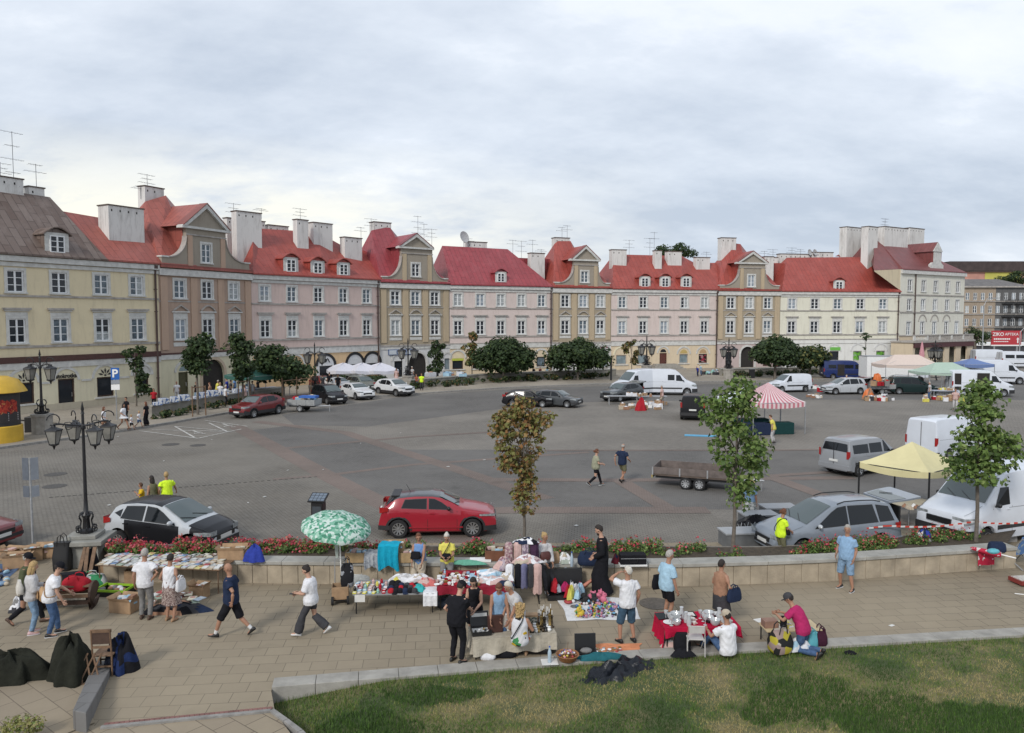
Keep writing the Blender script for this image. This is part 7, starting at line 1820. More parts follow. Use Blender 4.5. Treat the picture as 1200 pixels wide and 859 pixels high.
for k,(v0,v1) in enumerate(((538,564),(571,584))):
 za,zb_=at(38,v1,p.y).z,at(38,v0,p.y).z
 m=MB();m.prism([(-.03,-.03,za),(-.26,.10,za),(-.26,.10,zb_),(-.03,-.03,zb_)],(.0,.02,0),PB_);m.prism([(.03,-.03,za),(.20,.12,za),(.20,.12,zb_),(.03,-.03,zb_)],(.0,.02,0),PG_);m.build('panel',root)
p=g3(137,492,.13);root=empty('parking_sign',p,R(8),'blue parking sign with a white P on a thin pole','sign');k_=p.y/900
H=at(137,431,p.y).z-.13;m=MB();m.tube([(0,0,0),(0,0,H)],.04,STEEL,8);m.build('pole',root)
m=MB();w=4.7*k_;za=H-14*k_;m.b2((-w,-.08,za),(w,-.05,H),M('traffic_blue',(.02,.11,.38),.4,.05));m.build('panel',root)
text('P',13*k_,WHITE,root,(0,-.10,(za+H)/2),(PI/2,0,0),bold=.02)
m=MB();m.b2((-w,-.08,za-5*k_),(w,-.05,za-.6*k_),PG_);m.b2((-w,-.08,za-12*k_),(w,-.05,za-5.6*k_),WHITE);m.build('lower_panel',root)
Y=150;a=at(1161,404,Y);b=at(1196,404,Y);t_=at(1178,387.5,Y).z;root=empty('billboard',(a.x,a.y,0),0,'red pharmacy billboard with white lettering at the right edge','billboard')
L=b.x-a.x;h=t_-a.z;m=MB();m.b2((0,-.15,a.z),(L,.05,t_),M('billboard_red',(.42,.035,.045),.5,.06));m.build('panel',root)
m=MB();m.b2((-.1,-.2,a.z-.25),(L+.1,.1,a.z),WHITE);[m.b2((x,-.1,0),(x+.2,.1,a.z-.25),STEEL) for x in(.6,L-.8)];m.build('frame',root)
text('ZIKO',h*.34,WHITE,root,(L*.22,-.18,a.z+h*.74),(PI/2,0,0),bold=.012,sx=1.0);text('APTEKA',h*.28,WHITE,root,(L*.67,-.18,a.z+h*.74),(PI/2,0,0),sx=.95)
m=MB()
for k in range(9):m.b2((L*.08+k*L*.062,-.18,a.z+h*.36),(L*.08+k*L*.062+L*.045,-.155,a.z+h*.46),WHITE)
for k in range(8):m.b2((L*.08+k*L*.062,-.18,a.z+h*.20),(L*.08+k*L*.062+L*.05,-.155,a.z+h*.26),WHITE)
m.prism([(L*.86,-.18,a.z+h*.12),(L*.90,-.18,a.z+h*.12),(L*.90,-.18,a.z+h*.38),(L*.93,-.18,a.z+h*.38),(L*.88,-.18,a.z+h*.52),(L*.83,-.18,a.z+h*.38),(L*.86,-.18,a.z+h*.38)],(0,.02,0),WHITE)
m.build('small_print',root)
a=at(1128,424,165);b=at(1290,424,165);m=MB();m.b2((a.x,165,0),(b.x,172,at(1150,404,165).z),M('dark_shopfront',(.045,.045,.05),.5,.4,.5));m.b2((a.x-.2,164.6,at(1150,405,165).z),(b.x,172.2,at(1150,402,165).z),WHITE)
one('shop_row','low dark shop row under a white fascia at the far right','building',m)
p=g3(374,641,0);root=empty('parking_meter',p,R(-8),'dark parking meter topped by a tilted solar panel behind the roses','parking meter');H=at(376,588,p.y).z
m=MB();m.b2((-.20,-.16,0),(.20,.16,H),BLACK);m.build('cabinet',root,bevel=.02)
m=MB();m.b2((-.15,-.175,H-.42),(.15,-.162,H-.12),M('meter_screen',(.06,.07,.08),.2,0));m.b2((-.15,-.18,H-.8),(.15,-.162,H-.5),STEEL);m.build('screen',root)
m=MB();rt=Matrix.Rotation(R(24),3,'X');m.box((0,0,H+.14),(.58,.5,.04),BLACK,rot=rt)
for i in range(4):
 for j in range(3):q=rt@V((-.195+.13*i,-.14+.14*j,.026));m.box(q+V((0,0,H+.14)),(.115,.12,.008),M('solar_cell',(.13,.16,.20),.2,.1),rot=rt)
m.build('solar_panel',root)
m=MB();m.lathe([(.01,0),(.42,0),(.42,.012),(.01,.012)],M('manhole_iron',(.10,.085,.07),.7,.3,9,.4),26);one('manhole_cover','round brownish manhole cover behind the red table','manhole cover',m,g3(768,707.5,.04))
def low_wall(label,px,h,w=.5,mat=None):
 P=[g3(u,v,.13) for u,v in px];m=MB()
 for a,b in zip(P,P[1:]):
  d=(b-a);L=d.length;d.normalize();n=V((-d.y,d.x,0));mt=mat or M('far_wall_stone',(.25,.235,.205),.9,.3,1.2,.3)
  m.prism([a,b,b+n*w,a+n*w],(0,0,h),mt)
  m.prism([a-n*.08+V((0,0,h+.002)),b-n*.08+V((0,0,h+.002)),b+n*(w+.08)+V((0,0,h+.002)),a+n*(w+.08)+V((0,0,h+.002))],(0,0,.1),CAPM)
 one('low_wall',label,'wall',m)
low_wall('low stone wall below the market shoppers on the left',[(178,488),(240,477.5),(300,468.5),(334,463.5)],.75)
low_wall('low stone wall running past the two big round trees',[(481,455),(560,447.5),(640,443.5),(722,440.5)],.8)
low_wall('low stone wall below the round tree beside the tall dark arch',[(845,440.5),(905,439.5),(962,438)],.85)
def canopy(label,u,v,W_,D_,eave,peak,yaw,mat,val=.28,ridge=0.,post=None,name='market_tent',stripes=None,posts=True,z0=.036):
 p=g3(u,v,z0);root=empty(name,p,R(yaw),label,'tent');m=MB();k=6
 w,d=W_/2,D_/2;A=[(-w,-d),(w,-d),(w,d),(-w,d)];tops=[(-ridge/2,0),(ridge/2,0),(ridge/2,0),(-ridge/2,0)]
 def pt(side,s_,t):
  (x0,y0),(x1,y1)=A[side],A[(side+1)%4];(a0,b0),(a1,b1)=tops[side],tops[(side+1)%4]
  ex,ey=x0+(x1-x0)*s_,y0+(y1-y0)*s_;tx,ty=a0+(a1-a0)*s_,b0+(b1-b0)*s_
  z=eave+(peak-eave)*(t**1.25)-.10*sin(PI*s_)*(1-t)**2*1.2
  return V((ex+(tx-ex)*t,ey+(ty-ey)*t,z))
 ns=24 if stripes else 10
 for sd in range(4):
  for i in range(ns):
   mt=mat if not stripes or i%2 else stripes
   for j in range(k):m.quad(pt(sd,i/ns,j/k),pt(sd,(i+1)/ns,j/k),pt(sd,(i+1)/ns,(j+1)/k),pt(sd,i/ns,(j+1)/k),mt)
   a,b=pt(sd,i/ns,0),pt(sd,(i+1)/ns,0);m.quad(a,b,b-V((0,0,val)),a-V((0,0,val)),mt)
 m.build('canopy',root,smooth=50,fix=False)
 if posts:
  for x,y in A:
   q=MB();q.b2((x*.99-.025,y*.99-.025,0),(x*.99+.025,y*.99+.025,eave),post or STEEL);q.build('leg',root)
  f=MB()
  for sd in range(4):
   (x0,y0),(x1,y1)=A[sd],A[(sd+1)%4];f.tube([(x0*.985,y0*.985,eave-.05),(x1*.985,y1*.985,eave-.05)],.018,post or STEEL,5);f.tube([(x0*.985,y0*.985,eave-.05),(0,0,peak-.15)],.018,post or STEEL,5)
  f.build('frame',root)
 return root
CANC=M('cream_canopy',(.60,.54,.30),.75,.06,2)
canopy('pale yellow pop-up tent standing behind the blue-grey minivan',1066,604,2.9,2.6,2.05,2.85,38,CANC,.22,post=BLACK)
canopy('red and white striped tent on the open square',899,505,3.6,3.3,2.1,3.25,8,M('canopy_white',(.62,.53,.53),.75,.05),.30,stripes=M('canopy_red',(.46,.16,.19),.75,.05))
canopy('plain white tent beside the striped one',876,501,3.4,3.2,2.0,2.9,0,M('canopy_plain_white',(.62,.66,.70),.75,.05),.3)
canopy('pinkish cream long tent before the white box truck',1061,453,6.0,3.6,2.5,3.5,-2,M('canopy_pinkish',(.58,.48,.42),.75,.05),.3,ridge=2.6)
canopy('pale green tent next to the stall van',1105,461,5.2,3.6,2.2,3.1,4,M('canopy_green',(.36,.46,.38),.75,.05),.2,ridge=1.8)
canopy('small blue tent in front of the beige arches',1138,451,3.4,2.8,2.4,3.0,0,M('canopy_blue',(.12,.18,.36),.75,.05),.3)
canopy('dark green stall awning behind the tall dense tree',302,468,4.5,3.5,2.3,3.0,55,M('canopy_dark_green',(.03,.11,.09),.75,.05),.3,z0=.13)
for u,lab in((403,'left white cafe parasol with sagging sides'),(425,'middle white cafe parasol below the arches'),(446,'right white cafe parasol next to the drainpipe')):
 p=g3(u,449,.13);root=empty('cafe_parasol',p,R(35),lab,'parasol','cafe parasols');m=MB();PW=M('parasol_white',(.60,.60,.66),.8,.06)
 zc=at(u,433,p.y).z-.13;zp=at(u,426,p.y).z-.13;w=1.75
 ring=lambda r,z:[(r*(1 if abs(cos(a))>.9 or abs(sin(a))>.9 else 1.25)*cos(a),r*(1 if abs(cos(a))>.9 or abs(sin(a))>.9 else 1.25)*sin(a),z-(.0 if i%2 else .12)) for i,a in enumerate([PI/4*q for q in range(8)])]
 m.loft([ring(w,zc-.35),ring(w,zc),ring(w*.5,(zc+zp)/2+.15),ring(.06,zp+.1)],PW,cap=False);m.build('canopy',root,fix=False)
 m=MB();m.tube([(0,0,0),(0,0,zp)],.04,STEEL,6);m.build('pole',root)
p=g3(1079.5,436,.13);m=MB();m.tube([(0,0,0),(0,0,1.2)],.05,STEEL,6);m.lathe([(.12,1.1),(.42,1.3),(.32,2.6),(.12,3.9),(.02,4.2)],M('pink_parasol',(.50,.24,.27),.8,.1),10);one('parasol','closed pink parasol in front of the first beige arch','parasol',m,p)
p=g3(396.5,686);root=empty('beach_parasol',p,0,'tilted parasol with a white and green leaf print by the wall','parasol');LP=pattern('leaf_print',[(.50,.58,.54),(.10,.30,.20),(.50,.60,.54),(.18,.38,.28),(.30,.48,.38),(.06,.20,.13)],14,.8,bump=0)
H=at(393,606,p.y-.2).z;m=MB();nr=16;tl=Matrix.Rotation(R(9),3,'Y')@Matrix.Rotation(R(8),3,'X');c=V((0.02,0,H))
rings=[[c+tl@V((r*cos(2*PI*k/nr),r*sin(2*PI*k/nr),z-(.05*r if k%2 else 0))) for k in range(nr)] for r,z in((.02,.0),(.30,-.04),(.62,-.13),(.88,-.27),(.98,-.36),(.975,-.44))]
m.loft(rings,LP,cap=False);m.build('canopy',root,smooth=70,fix=False)
m=MB();m.tube([(0.1,0,0),(.03,0,H)],.02,WHITE,8);m.build('pole',root)
m=MB()
for k in range(8):a=2*PI*k/8;m.tube([c+V((0,0,-.45)),c+tl@V((.62*cos(a),.62*sin(a),-.2))],.007,STEEL,4)
m.build('rib',root)
m=MB();m.prism([(-.14,.05,H-.52),(.0,.05,H-.5),(.0,.05,H-1.25),(-.07,.05,H-1.3)],(0,.03,0),M('fabric_pale_green',(.42,.48,.44),.85,.1));m.build('cover_flap',root)
def heapmesh(w,d,h,mats,seed,folds=5,n=26,sharp=.5,flat=0.):
 g=random.Random(seed);m=MB();rings=10;ph=[g.uniform(0,6.3) for _ in range(6)]
 P=[]
 for i in range(rings+1):
  t=i/rings
  for j in range(n):
   a=2*PI*j/n
   rr_=(1+.16*sin(2*a+ph[0])+.10*sin(folds*a+ph[1]+t*2)*(.4+t)+.06*sin(9*a+ph[2]))*t
   z=h*max(0,(1-t**(2.4-flat)))*(1+sharp*.25*sin(3*a+ph[3]+t*5)+.12*sin(folds*a+ph[4]+7*t))+.01
   P.append((rr_*w/2*cos(a),rr_*d/2*sin(a),max(.0,z) if t<1 else .0))
 k0=[m.mi(x) for x in mats];m.v=P
 sp=[g.uniform(0,6.3) for _ in range(3)]
 for i in range(rings):
  for j in range(n):
   q=sin(2*PI*j/n*2+sp[0]+i*.55)+sin(2*PI*j/n+sp[1]-i*.4)
   m.f.append([i*n+j,i*n+(j+1)%n,(i+1)*n+(j+1)%n,(i+1)*n+j]);m.m.append(k0[int((q+2)/4.001*len(k0))])
 return m
def heap(name,label,cat,u,v,w,d,h,mats,z=.036,rz=0.,seed=None,group=None,**k):
 return one(name,label,cat,heapmesh(w,d,h,mats if isinstance(mats,list) else[mats],seed if seed is not None else int(u*7+v),**k),g3(u,v,z),rz,75,group)
def bagmesh(w,d,h,mat,hm=None,handles=True,squash=.75):
 m=MB();R_=[];n=16
 for z,k in((0,.90),(.12*h,1.),(.5*h,1.02),(.85*h,.9),(h,squash)):
  R_.append([(w/2*k*math.copysign(abs(cos(a))**.5,cos(a))+.012*sin(z*40+a*3),d/2*k*(1 if z<h*.8 else .6)*math.copysign(abs(sin(a))**.5,sin(a)),z) for a in[2*PI*q/n for q in range(n)]])
 m.loft(R_,mat)
 if handles:
  for sg in(-1,1):m.tube([(-w*.22,sg*d*.25,h*.85),(-w*.16,sg*d*.28,h*1.18),(0,sg*d*.28,h*1.28),(w*.16,sg*d*.28,h*1.18),(w*.22,sg*d*.25,h*.85)],.014,hm or mat,5)
 return m
def bag(label,u,v,w,d,h,mat,z=.036,rz=0.,hm=None,handles=True,name='bag',cat='bag',**k):
 return one(name,label,cat,bagmesh(w,d,h,mat,hm,handles,**k),g3(u,v,z),rz,60)
def openbox(w,d,h,mat,t=.012,flaps=True,fill=None,seed=0):
 g=random.Random(seed);m=MB()
 m.b2((-w/2,-d/2,0),(w/2,d/2,t),mat)
 for sg in(-1,1):
  m.b2((sg*w/2-t/2,-d/2,t),(sg*w/2+t/2,d/2,h),mat);m.b2((-w/2+t/2,sg*d/2-t/2,t),(w/2-t/2,sg*d/2+t/2,h),mat)
  if flaps:
   a=g.uniform(.3,1.1);m.prism([(sg*w/2,-d/2,h),(sg*w/2,d/2,h),(sg*(w/2+.12*cos(a)),d/2,h+.12*sin(a)),(sg*(w/2+.12*cos(a)),-d/2,h+.12*sin(a))],(0,0,.006),mat)
   a=g.uniform(.2,1.2);m.prism([(-w/2,sg*d/2,h),(w/2,sg*d/2,h),(w/2,sg*(d/2+.10*cos(a)),h+.1*sin(a)),(-w/2,sg*(d/2+.1*cos(a)),h+.1*sin(a))],(0,0,.006),mat)
 return m
FILL=[WT,BEIGE,PINKC,M('cream_paper',(.52,.48,.38),.8,.15),M('paper_white',(.62,.61,.58),.8,.1),BROWNC,GREYC,BLUEL]
def carton(label,u,v,w,d,h,z=.036,rz=0.,mat=None,fill=True,seed=0,flaps=True,name='cardboard_box',group=None):
 root=empty(name,g3(u,v,z),R(rz),label,'box',group);g=random.Random(seed+int(u))
 openbox(w,d,h,mat or CARD,flaps=flaps,seed=seed+int(u)).build('carton',root)
 if fill:
  m=MB()
  for _ in range(9):m.box((g.uniform(-.38,.38)*w,g.uniform(-.38,.38)*d,h*g.uniform(.75,1.02)),(w*g.uniform(.2,.42),d*g.uniform(.2,.42),g.uniform(.03,.12)),g.choice(FILL),g.uniform(0,3))
  m.b2((-w*.47,-d*.47,.014),(w*.47,d*.47,h*.7),M('packing_dark',(.12,.1,.085),.9,.3));m.build('contents',root)
 return root
class Table:
 def __init__(s,name,label,fl,fr,z,depth,top,leg=None,cat='table',legs=True,thick=.03,inset=.08,rz=None):
  a,b=gp(*fl,z),gp(*fr,z);d=b-a;s.L=d.length;s.z=z-.036;ang=math.atan2(d.y,d.x);mid=(a+b)/2
  s.root=empty(name,(mid.x,mid.y,.036),ang,label,cat);s.M=Matrix.Translation((mid.x,mid.y,.036))@Matrix.Rotation(ang,4,'Z');s.D=depth;s.ang=ang
  m=MB();m.b2((-s.L/2,0,s.z-thick),(s.L/2,depth,s.z),top);m.build('tabletop',s.root,bevel=.006)
  if legs:
   for x in(-s.L/2+inset,s.L/2-inset):
    for y in(inset,depth-inset):q=MB();q.tube([(x,y,0),(x,y,s.z-thick)],.017,leg or BLACK,7);q.build('leg',s.root)
 def w(s,x,y,dz=0.):return s.M@V((x,y,s.z+dz))
def drape(label,T,mat,x0,x1,y0,y1,front=.3,left=0.,right=0.,back=0.,seed=1,name='tablecloth',cat='tablecloth'):
 """cloth lying on a table with falls over its edges"""
 g=random.Random(seed);m=MB();e=.012;zt=e;n=24
 lay=lambda x,y,z:T.w(x,y,z)
 top=[[lay(x0+(x1-x0)*i/n,y,zt+.004*sin(i*1.7+y*9)) for i in range(n+1)] for y in(y0-.012,(y0+y1)/2,y1+.012)]
 for r0,r1 in zip(top,top[1:]):
  for i in range(n):m.quad(r0[i],r0[i+1],r1[i+1],r1[i],mat)
 def fall(a0,a1,nx,ny,drop,ph):
  N_=30;rows=[]
  for r in range(6):
   t=r/5;row=[]
   for i in range(N_+1):
    f=i/N_;x=a0[0]+(a1[0]-a0[0])*f;y=a0[1]+(a1[1]-a0[1])*f;wv=(.018+.03*t)*sin(f*26+ph)*t+.02*t
    row.append(lay(x+nx*wv,y+ny*wv,zt-drop*t*(1+.05*sin(f*9+ph))))
   rows.append(row)
  for r0,r1 in zip(rows,rows[1:]):
   for i in range(N_):m.quad(r0[i],r0[i+1],r1[i+1],r1[i],mat)
 if front:fall((x0,y0-.012),(x1,y0-.012),0,-1,front,g.uniform(0,6))
 if back:fall((x0,y1+.012),(x1,y1+.012),0,1,back,g.uniform(0,6))
 if left:fall((x0,y0-.012),(x0,y1+.012),-1,0,left,g.uniform(0,6))
 if right:fall((x1,y0-.012),(x1,y1+.012),1,0,right,g.uniform(0,6))
 o=m.build(name,None,smooth=60,fix=False);tag(o,label,cat);return o
def cloth_flat(name,label,cat,px,z,mat,seed=0,amp=.02,n=16):
 """sheet spread over the ground, with rumples"""
 P=[gp(u,v,z) for u,v in px];g=random.Random(seed);ph=[g.uniform(0,6) for _ in range(4)];m=MB();Q=[]
 for i in range(n+1):
  for j in range(n+1):
   s_,t=i/n,j/n;p=P[0].lerp(P[1],s_).lerp(P[3].lerp(P[2],s_),t);ed=1+.03*sin(9*s_+7*t+ph[0])
   c=(P[0]+P[1]+P[2]+P[3])/4;p=c+(p-c)*ed;Q.append((p.x,p.y,z+.006+amp*max(0,sin(s_*11+ph[1]+4*sin(t*5+ph[2]))*sin(t*8+ph[3]+s_*3))))
 m.add(Q,[(i*(n+1)+j,(i+1)*(n+1)+j,(i+1)*(n+1)+j+1,i*(n+1)+j+1) for i in range(n) for j in range(n)],mat)
 o=m.build(name,None,smooth=70,fix=False);return tag(o,label,cat)
PROTO={}
def copyof(key,maker,loc,rz=0.,scale=1.):
 """first use builds the thing, later ones copy it"""
 if key not in PROTO:
  o=maker();PROTO[key]=o
  o.location=loc;o.rotation_euler=(0,0,rz);o.scale=(scale,)*3 if not isinstance(scale,tuple) else scale
  return o
 return dup(PROTO[key],loc,rz,scale=scale)
gg=random.Random(44)
T=Table('book_table','long wooden trestle table covered with rows of books',(111,662),(257,668),.72,.85,WOOD,WOOD)
def bookmk(col,w,h,t):
 def f():
  m=MB();m.b2((-w/2,-h/2,0),(w/2,h/2,.004),col);m.b2((-w/2+.006,-h/2+.004,.004),(w/2-.004,h/2-.004,t-.004),MATS['cream_paper']);m.b2((-w/2,-h/2,t-.004),(w/2,h/2,t),col);m.b2((-w/2-.003,-h/2,0),(-w/2,h/2,t),col)
  m.b2((-w*.3,h*.1,t),(w*.3,h*.32,t+.0015),gg.choice([MATS['paper_white'],M('title_dark',(.08,.07,.07),.7,0),M('title_red',(.35,.05,.05),.7,0)]))
  return one('book','book lying among the rows on the long book table','book',m,group='books on the long book table')
 return f
BC=[M('book_%s'%n,c,.6,.12,6) for n,c in(('cream',(.50,.46,.36)),('white',(.60,.60,.58)),('tan',(.40,.32,.22)),('blue',(.14,.22,.36)),('grey',(.34,.35,.34)),('rose',(.46,.30,.28)),('sage',(.26,.32,.25)),('pale_blue',(.40,.46,.52)),('brown',(.22,.13,.09)),('red',(.34,.06,.06)),('yellow',(.50,.44,.16)))]
for r in range(4):
 x=-T.L/2+.12
 while x<T.L/2-.1:
  k=gg.choices(range(len(BC)),[5,6,4,2,4,2,2,3,2,1,1])[0];w,h,t=(.14,.20,.03) if k%2 else(.17,.24,.02)
  p=T.w(x,.12+r*.20+gg.uniform(-.02,.02),.001+r*.004)
  copyof(('book',k),bookmk(BC[k],w,h,t),p,T.ang+gg.uniform(-.25,.25));x+=gg.uniform(.16,.26)
for k in range(26):
 i=gg.randrange(len(BC));p=gp(128+k*4.9,650.5+gg.uniform(-1.5,3),.70)
 if 255<128+k*4.9:break
 copyof(('book',i),bookmk(BC[i],.15,.21,.03),(p.x,p.y,.70),gg.uniform(-.4,.4))
carton('cardboard box under the left end of the book table',128,676,.55,.4,.45,rz=12,fill=False,flaps=False);carton('open cardboard box with white papers before the book table',148,715,.62,.48,.30,rz=-12,seed=3)
carton('small brown box behind the legs of the man in white',156,683,.35,.3,.4,rz=5,fill=False,seed=4,flaps=False)
GC=M('lime_crate',(.28,.50,.03),.5,.1)
root=empty('fruit_crate',g3(136,696),R(-6),'lime green and black crate of bric-a-brac beside the book table','crate');m=MB();m.b2((-.42,-.26,0),(.42,.26,.02),BLACK)
for sg in(-1,1):
 m.b2((sg*.42-.012,-.26,.02),(sg*.42+.012,.26,.16),BLACK);m.b2((-.408,sg*.26-.012,.02),(.408,sg*.26+.012,.14),BLACK);m.b2((sg*.42-.014,-.27,.16),(sg*.42+.014,.27,.22),GC);m.b2((-.40,sg*.26-.014,.14),(.40,sg*.26+.014,.20),GC)
m.build('crate_body',root);m=MB()
for _ in range(12):m.ell((gg.uniform(-.32,.32),gg.uniform(-.18,.18),.16),(gg.uniform(.05,.1),gg.uniform(.05,.09),.06),gg.choice([WT,PINKC,GREYC,BROWNC,REDC]),8,6)
m.build('contents',root,smooth=60)
heap('clothes_pile','dark heap of folded garments under the skirted woman','clothes',205,717,1.5,.55,.26,[NAVY,DKGREY,BKT,BROWNC],rz=3,seed=8)
for k in range(14):
 i=gg.randrange(len(BC));p=gp(178+k*4.3,702+gg.uniform(-5,5),.2);copyof(('gbook',i),lambda i=i:(lambda o:tag(o,'magazine fanned out on the ground below the book table','magazine','magazines on the ground'))(bookmk(BC[i],.2,.28,.015)()),(p.x,p.y,.20+gg.uniform(0,.12)),gg.uniform(-.8,.8))
carton('open box packed with upright folders under the right table end',234,700,.40,.34,.34,rz=-10,seed=12)
bag('tall black wheeled suitcase beside the lamp plinth',74,668,.52,.36,.86,BLACK,rz=5,name='suitcase',cat='suitcase',squash=.95)
bag('big black holdall on the ground in front of the plinth',84,692,.85,.6,.50,BKT,rz=15,handles=False);bag('bright red bag lying on the black holdall',90,690,.70,.45,.32,REDC,z=.48,rz=-8,squash=.6)
bag('white shopping bag with green print before the plinth',108,689,.75,.5,.36,pattern('green_white_bag',[(.55,.57,.56),(.05,.28,.12),(.55,.57,.56),(.4,.44,.46)],3.5,.6,bump=.2),rz=35)
m=MB()
for x,t in((-.12,.10),(.10,-.06),(.2,.05)):m.prism([(x,0,0),(x+.10,0,0),(x+.10+t,.4,.95),(x+t,.4,.95)],(0,.04,0),WOOD)
one('planks','wooden boards leaning against the lamp plinth','boards',m,g3(92,685),5)
heap('dark_cover','black cloth bundle between lamp plinth and book table','bundle',108,678,.7,.6,.75,BKT,seed=5)
root=empty('wooden_trolley',g3(80,712),R(6),'old wooden trolley with rounded ends and dark metal axle','trolley');m=MB()
for sg in(-1,1):
 q=MB();q.prism([(sg*.62,-.25+.25*(1-cos(a)),.02+.30*(1-cos(a))/2+.30*sin(a)*0) for a in(0,)]+[(sg*.62,.30*cos(a),.36+.34*sin(a)) for a in[2*PI*k/16 for k in range(16)]][1:],(.06,0,0),DARKWOOD);q.build('end_panel',root)
m.b2((-.60,-.10,.10),(.60,.12,.22),DARKWOOD);m.b2((-.60,-.14,.30),(.60,-.10,.38),WOOD);m.b2((-.60,.2,.30),(.60,.24,.38),WOOD);m.b2((-.60,-.1,.56),(.60,.12,.60),WOOD);m.build('rail',root)
m=MB();m.b2((-.5,-.135,.24),(.5,-.115,.29),M('pale_lettering_strip',(.30,.27,.22),.8,.5,14));m.build('strip',root)
m=MB();[m.tube([(x,0,0),(x,0,1.0)],.018,IRON,6) or m.ell((x,0,1.02),(.06,.06,.03),IRON) for x in(-.55,-.40)];one('iron_stands','pair of thin iron candle stands behind the people at the trolley','stand',m,g3(60,700),0)
heap('bundle','grey and white bundle on the ground behind the striding man','bundle',21,716,.4,.35,.32,[DKGREY,WT,GREYC],seed=6)
cloth_flat('ground_sheet','dark blue ground sheet laid with bric-a-brac at the left edge','sheet',[(-40,700),(2,687),(24,664),(-40,655)],.036,cloth('sheet_blue',(.08,.12,.2)))
for k in range(22):
 p=gp(gg.uniform(-25,15),gg.uniform(662,686),.05);m=MB();m.ell((0,0,.05),(gg.uniform(.05,.12),gg.uniform(.05,.12),.06),gg.choice([WT,DKGREY,BROWNC,BLUEL,DENL,BEIGE]),8,6);one('trinket','small odd item spread on the dark blue ground sheet','trinket',m,(p.x,p.y,.045),gg.uniform(0,180),60,'odds and ends on the blue sheet')
carton('open cardboard box full of cloth left of the grey sign pole',20,664,.62,.5,.34,rz=20,seed=20);carton('flat cardboard box of odds and ends behind the first box',12,654,.7,.5,.26,rz=-10,seed=21);carton('brown cardboard box of clutter right of the grey sign pole',53,652,.75,.5,.30,rz=8,seed=22);carton('torn cardboard box behind the grey sign pole',38,656,.5,.4,.36,rz=40,seed=23)
TARP=cloth('dark_green_tarp',(.018,.019,.014),.3,5,.8,8)
heap('tarpaulin','dark green tarpaulin over a low stack at the left edge','tarpaulin',10,797,1.6,.8,.52,TARP,rz=4,seed=31,folds=7,flat=-2.2,n=44);m=heapmesh(.95,1.1,.78,[TARP],33,8,44,.4,-1.2);one('tarpaulin','tall dark green tarpaulin heap leaning beside the old chair','tarpaulin',m,g3(84,793),20,75)
def chair(label,pos,rz,mat,dark,h=1.0,name='wooden_chair'):
 root=empty(name,pos,R(rz),label,'chair');m=MB();m.b2((-.21,-.20,.43),(.21,.20,.46),mat);m.build('seat',root,bevel=.01)
 for x in(-.19,.19):
  for y,hh in((-.18,.43),(.19,h)):q=MB();q.tube([(x,y,0),(x,y,.43),(x,y+(.05 if hh>.5 else 0),hh)],.020,mat,6);q.build('leg',root)
 q=MB();q.b2((-.175,.20,h-.30),(.175,.235,h-.06),dark);q.b2((-.21,.20,h-.055),(.21,.24,h+.01),mat);q.b2((-.175,.195,.62),(.175,.22,.67),mat);q.build('backrest',root)
 q=MB();q.b2((-.18,-.19,.2),(.18,-.17,.23),mat);q.b2((-.18,.17,.2),(.18,.2,.23),mat);q.build('stretcher',root)
 return root
chair('old brown wooden chair with a dark padded back',g3(125,788),186,WOOD,DARKWOOD,1.02)
m=MB()
for a in(-.35,0,.35):m.tube([(a*.5-.12,-.2,0),(a*.4+.10,.1,.55)],.018,WOOD,6);m.tube([(a*.5+.14,-.2,0),(a*.4-.08,.1,.52)],.018,WOOD,6)
m.b2((-.6,-.22,0),(.4,-.17,.04),WOOD);one('folded_stand','wooden folding stand lying between the tarpaulin and old chair','stand',m,g3(104,798),5)
m=heapmesh(.62,.7,.66,[cloth('blue_black_nylon',(.015,.018,.03)),BKT,cloth('dim_blue_nylon',(.015,.028,.09)),BKT,BKT],36,5,36,.5,-1.);one('holdall','black and blue holdall heaped behind the old chair','bag',m,g3(143,784),0,75)
carton('cardboard box of papers on the wall right of the books',273,654,.72,.42,.27,.70,4,seed=40);heap('plastic_bag','crumpled royal blue bag sitting on the wall','bag',298,657,.55,.42,.40,ROYAL,.70,seed=41)
T=Table('folding_table','low folding table of caps and folded clothes by the leaf-print parasol',(413,697),(510,695.5),.56,1.1,M('grey_laminate',(.22,.22,.22),.5,.1),BLACK)
def put(T,x,y,dz=0.002):return T.w(x,y,dz)
for k in range(20):
 c=gg.choice([BKT,BKT,BKT,NAVY,DKGREY,WT,REDC,ROYAL])
 def mk(c=c):
  m=MB();m.lathe([(.085,0),(.092,.03),(.075,.085),(.03,.11),(.005,.115)],c,12);m.prism([(-.07,.05,.01),(.07,.05,.01),(.055,.17,.0),(-.055,.17,.0)],(0,0,.012),c);return one('baseball_cap',{BKT:'black',NAVY:'navy',DKGREY:'charcoal',WT:'white',REDC:'red',ROYAL:'royal blue'}[c]+' cap in the heap on the low folding table','cap',m,smooth=50,group=c.name+' caps on the folding table')
 copyof(('cap',c.name),mk,put(T,-.10+gg.uniform(-.02,.02)+(k%6)*.125,.12+(k//6)*.2),gg.uniform(0,6.28))
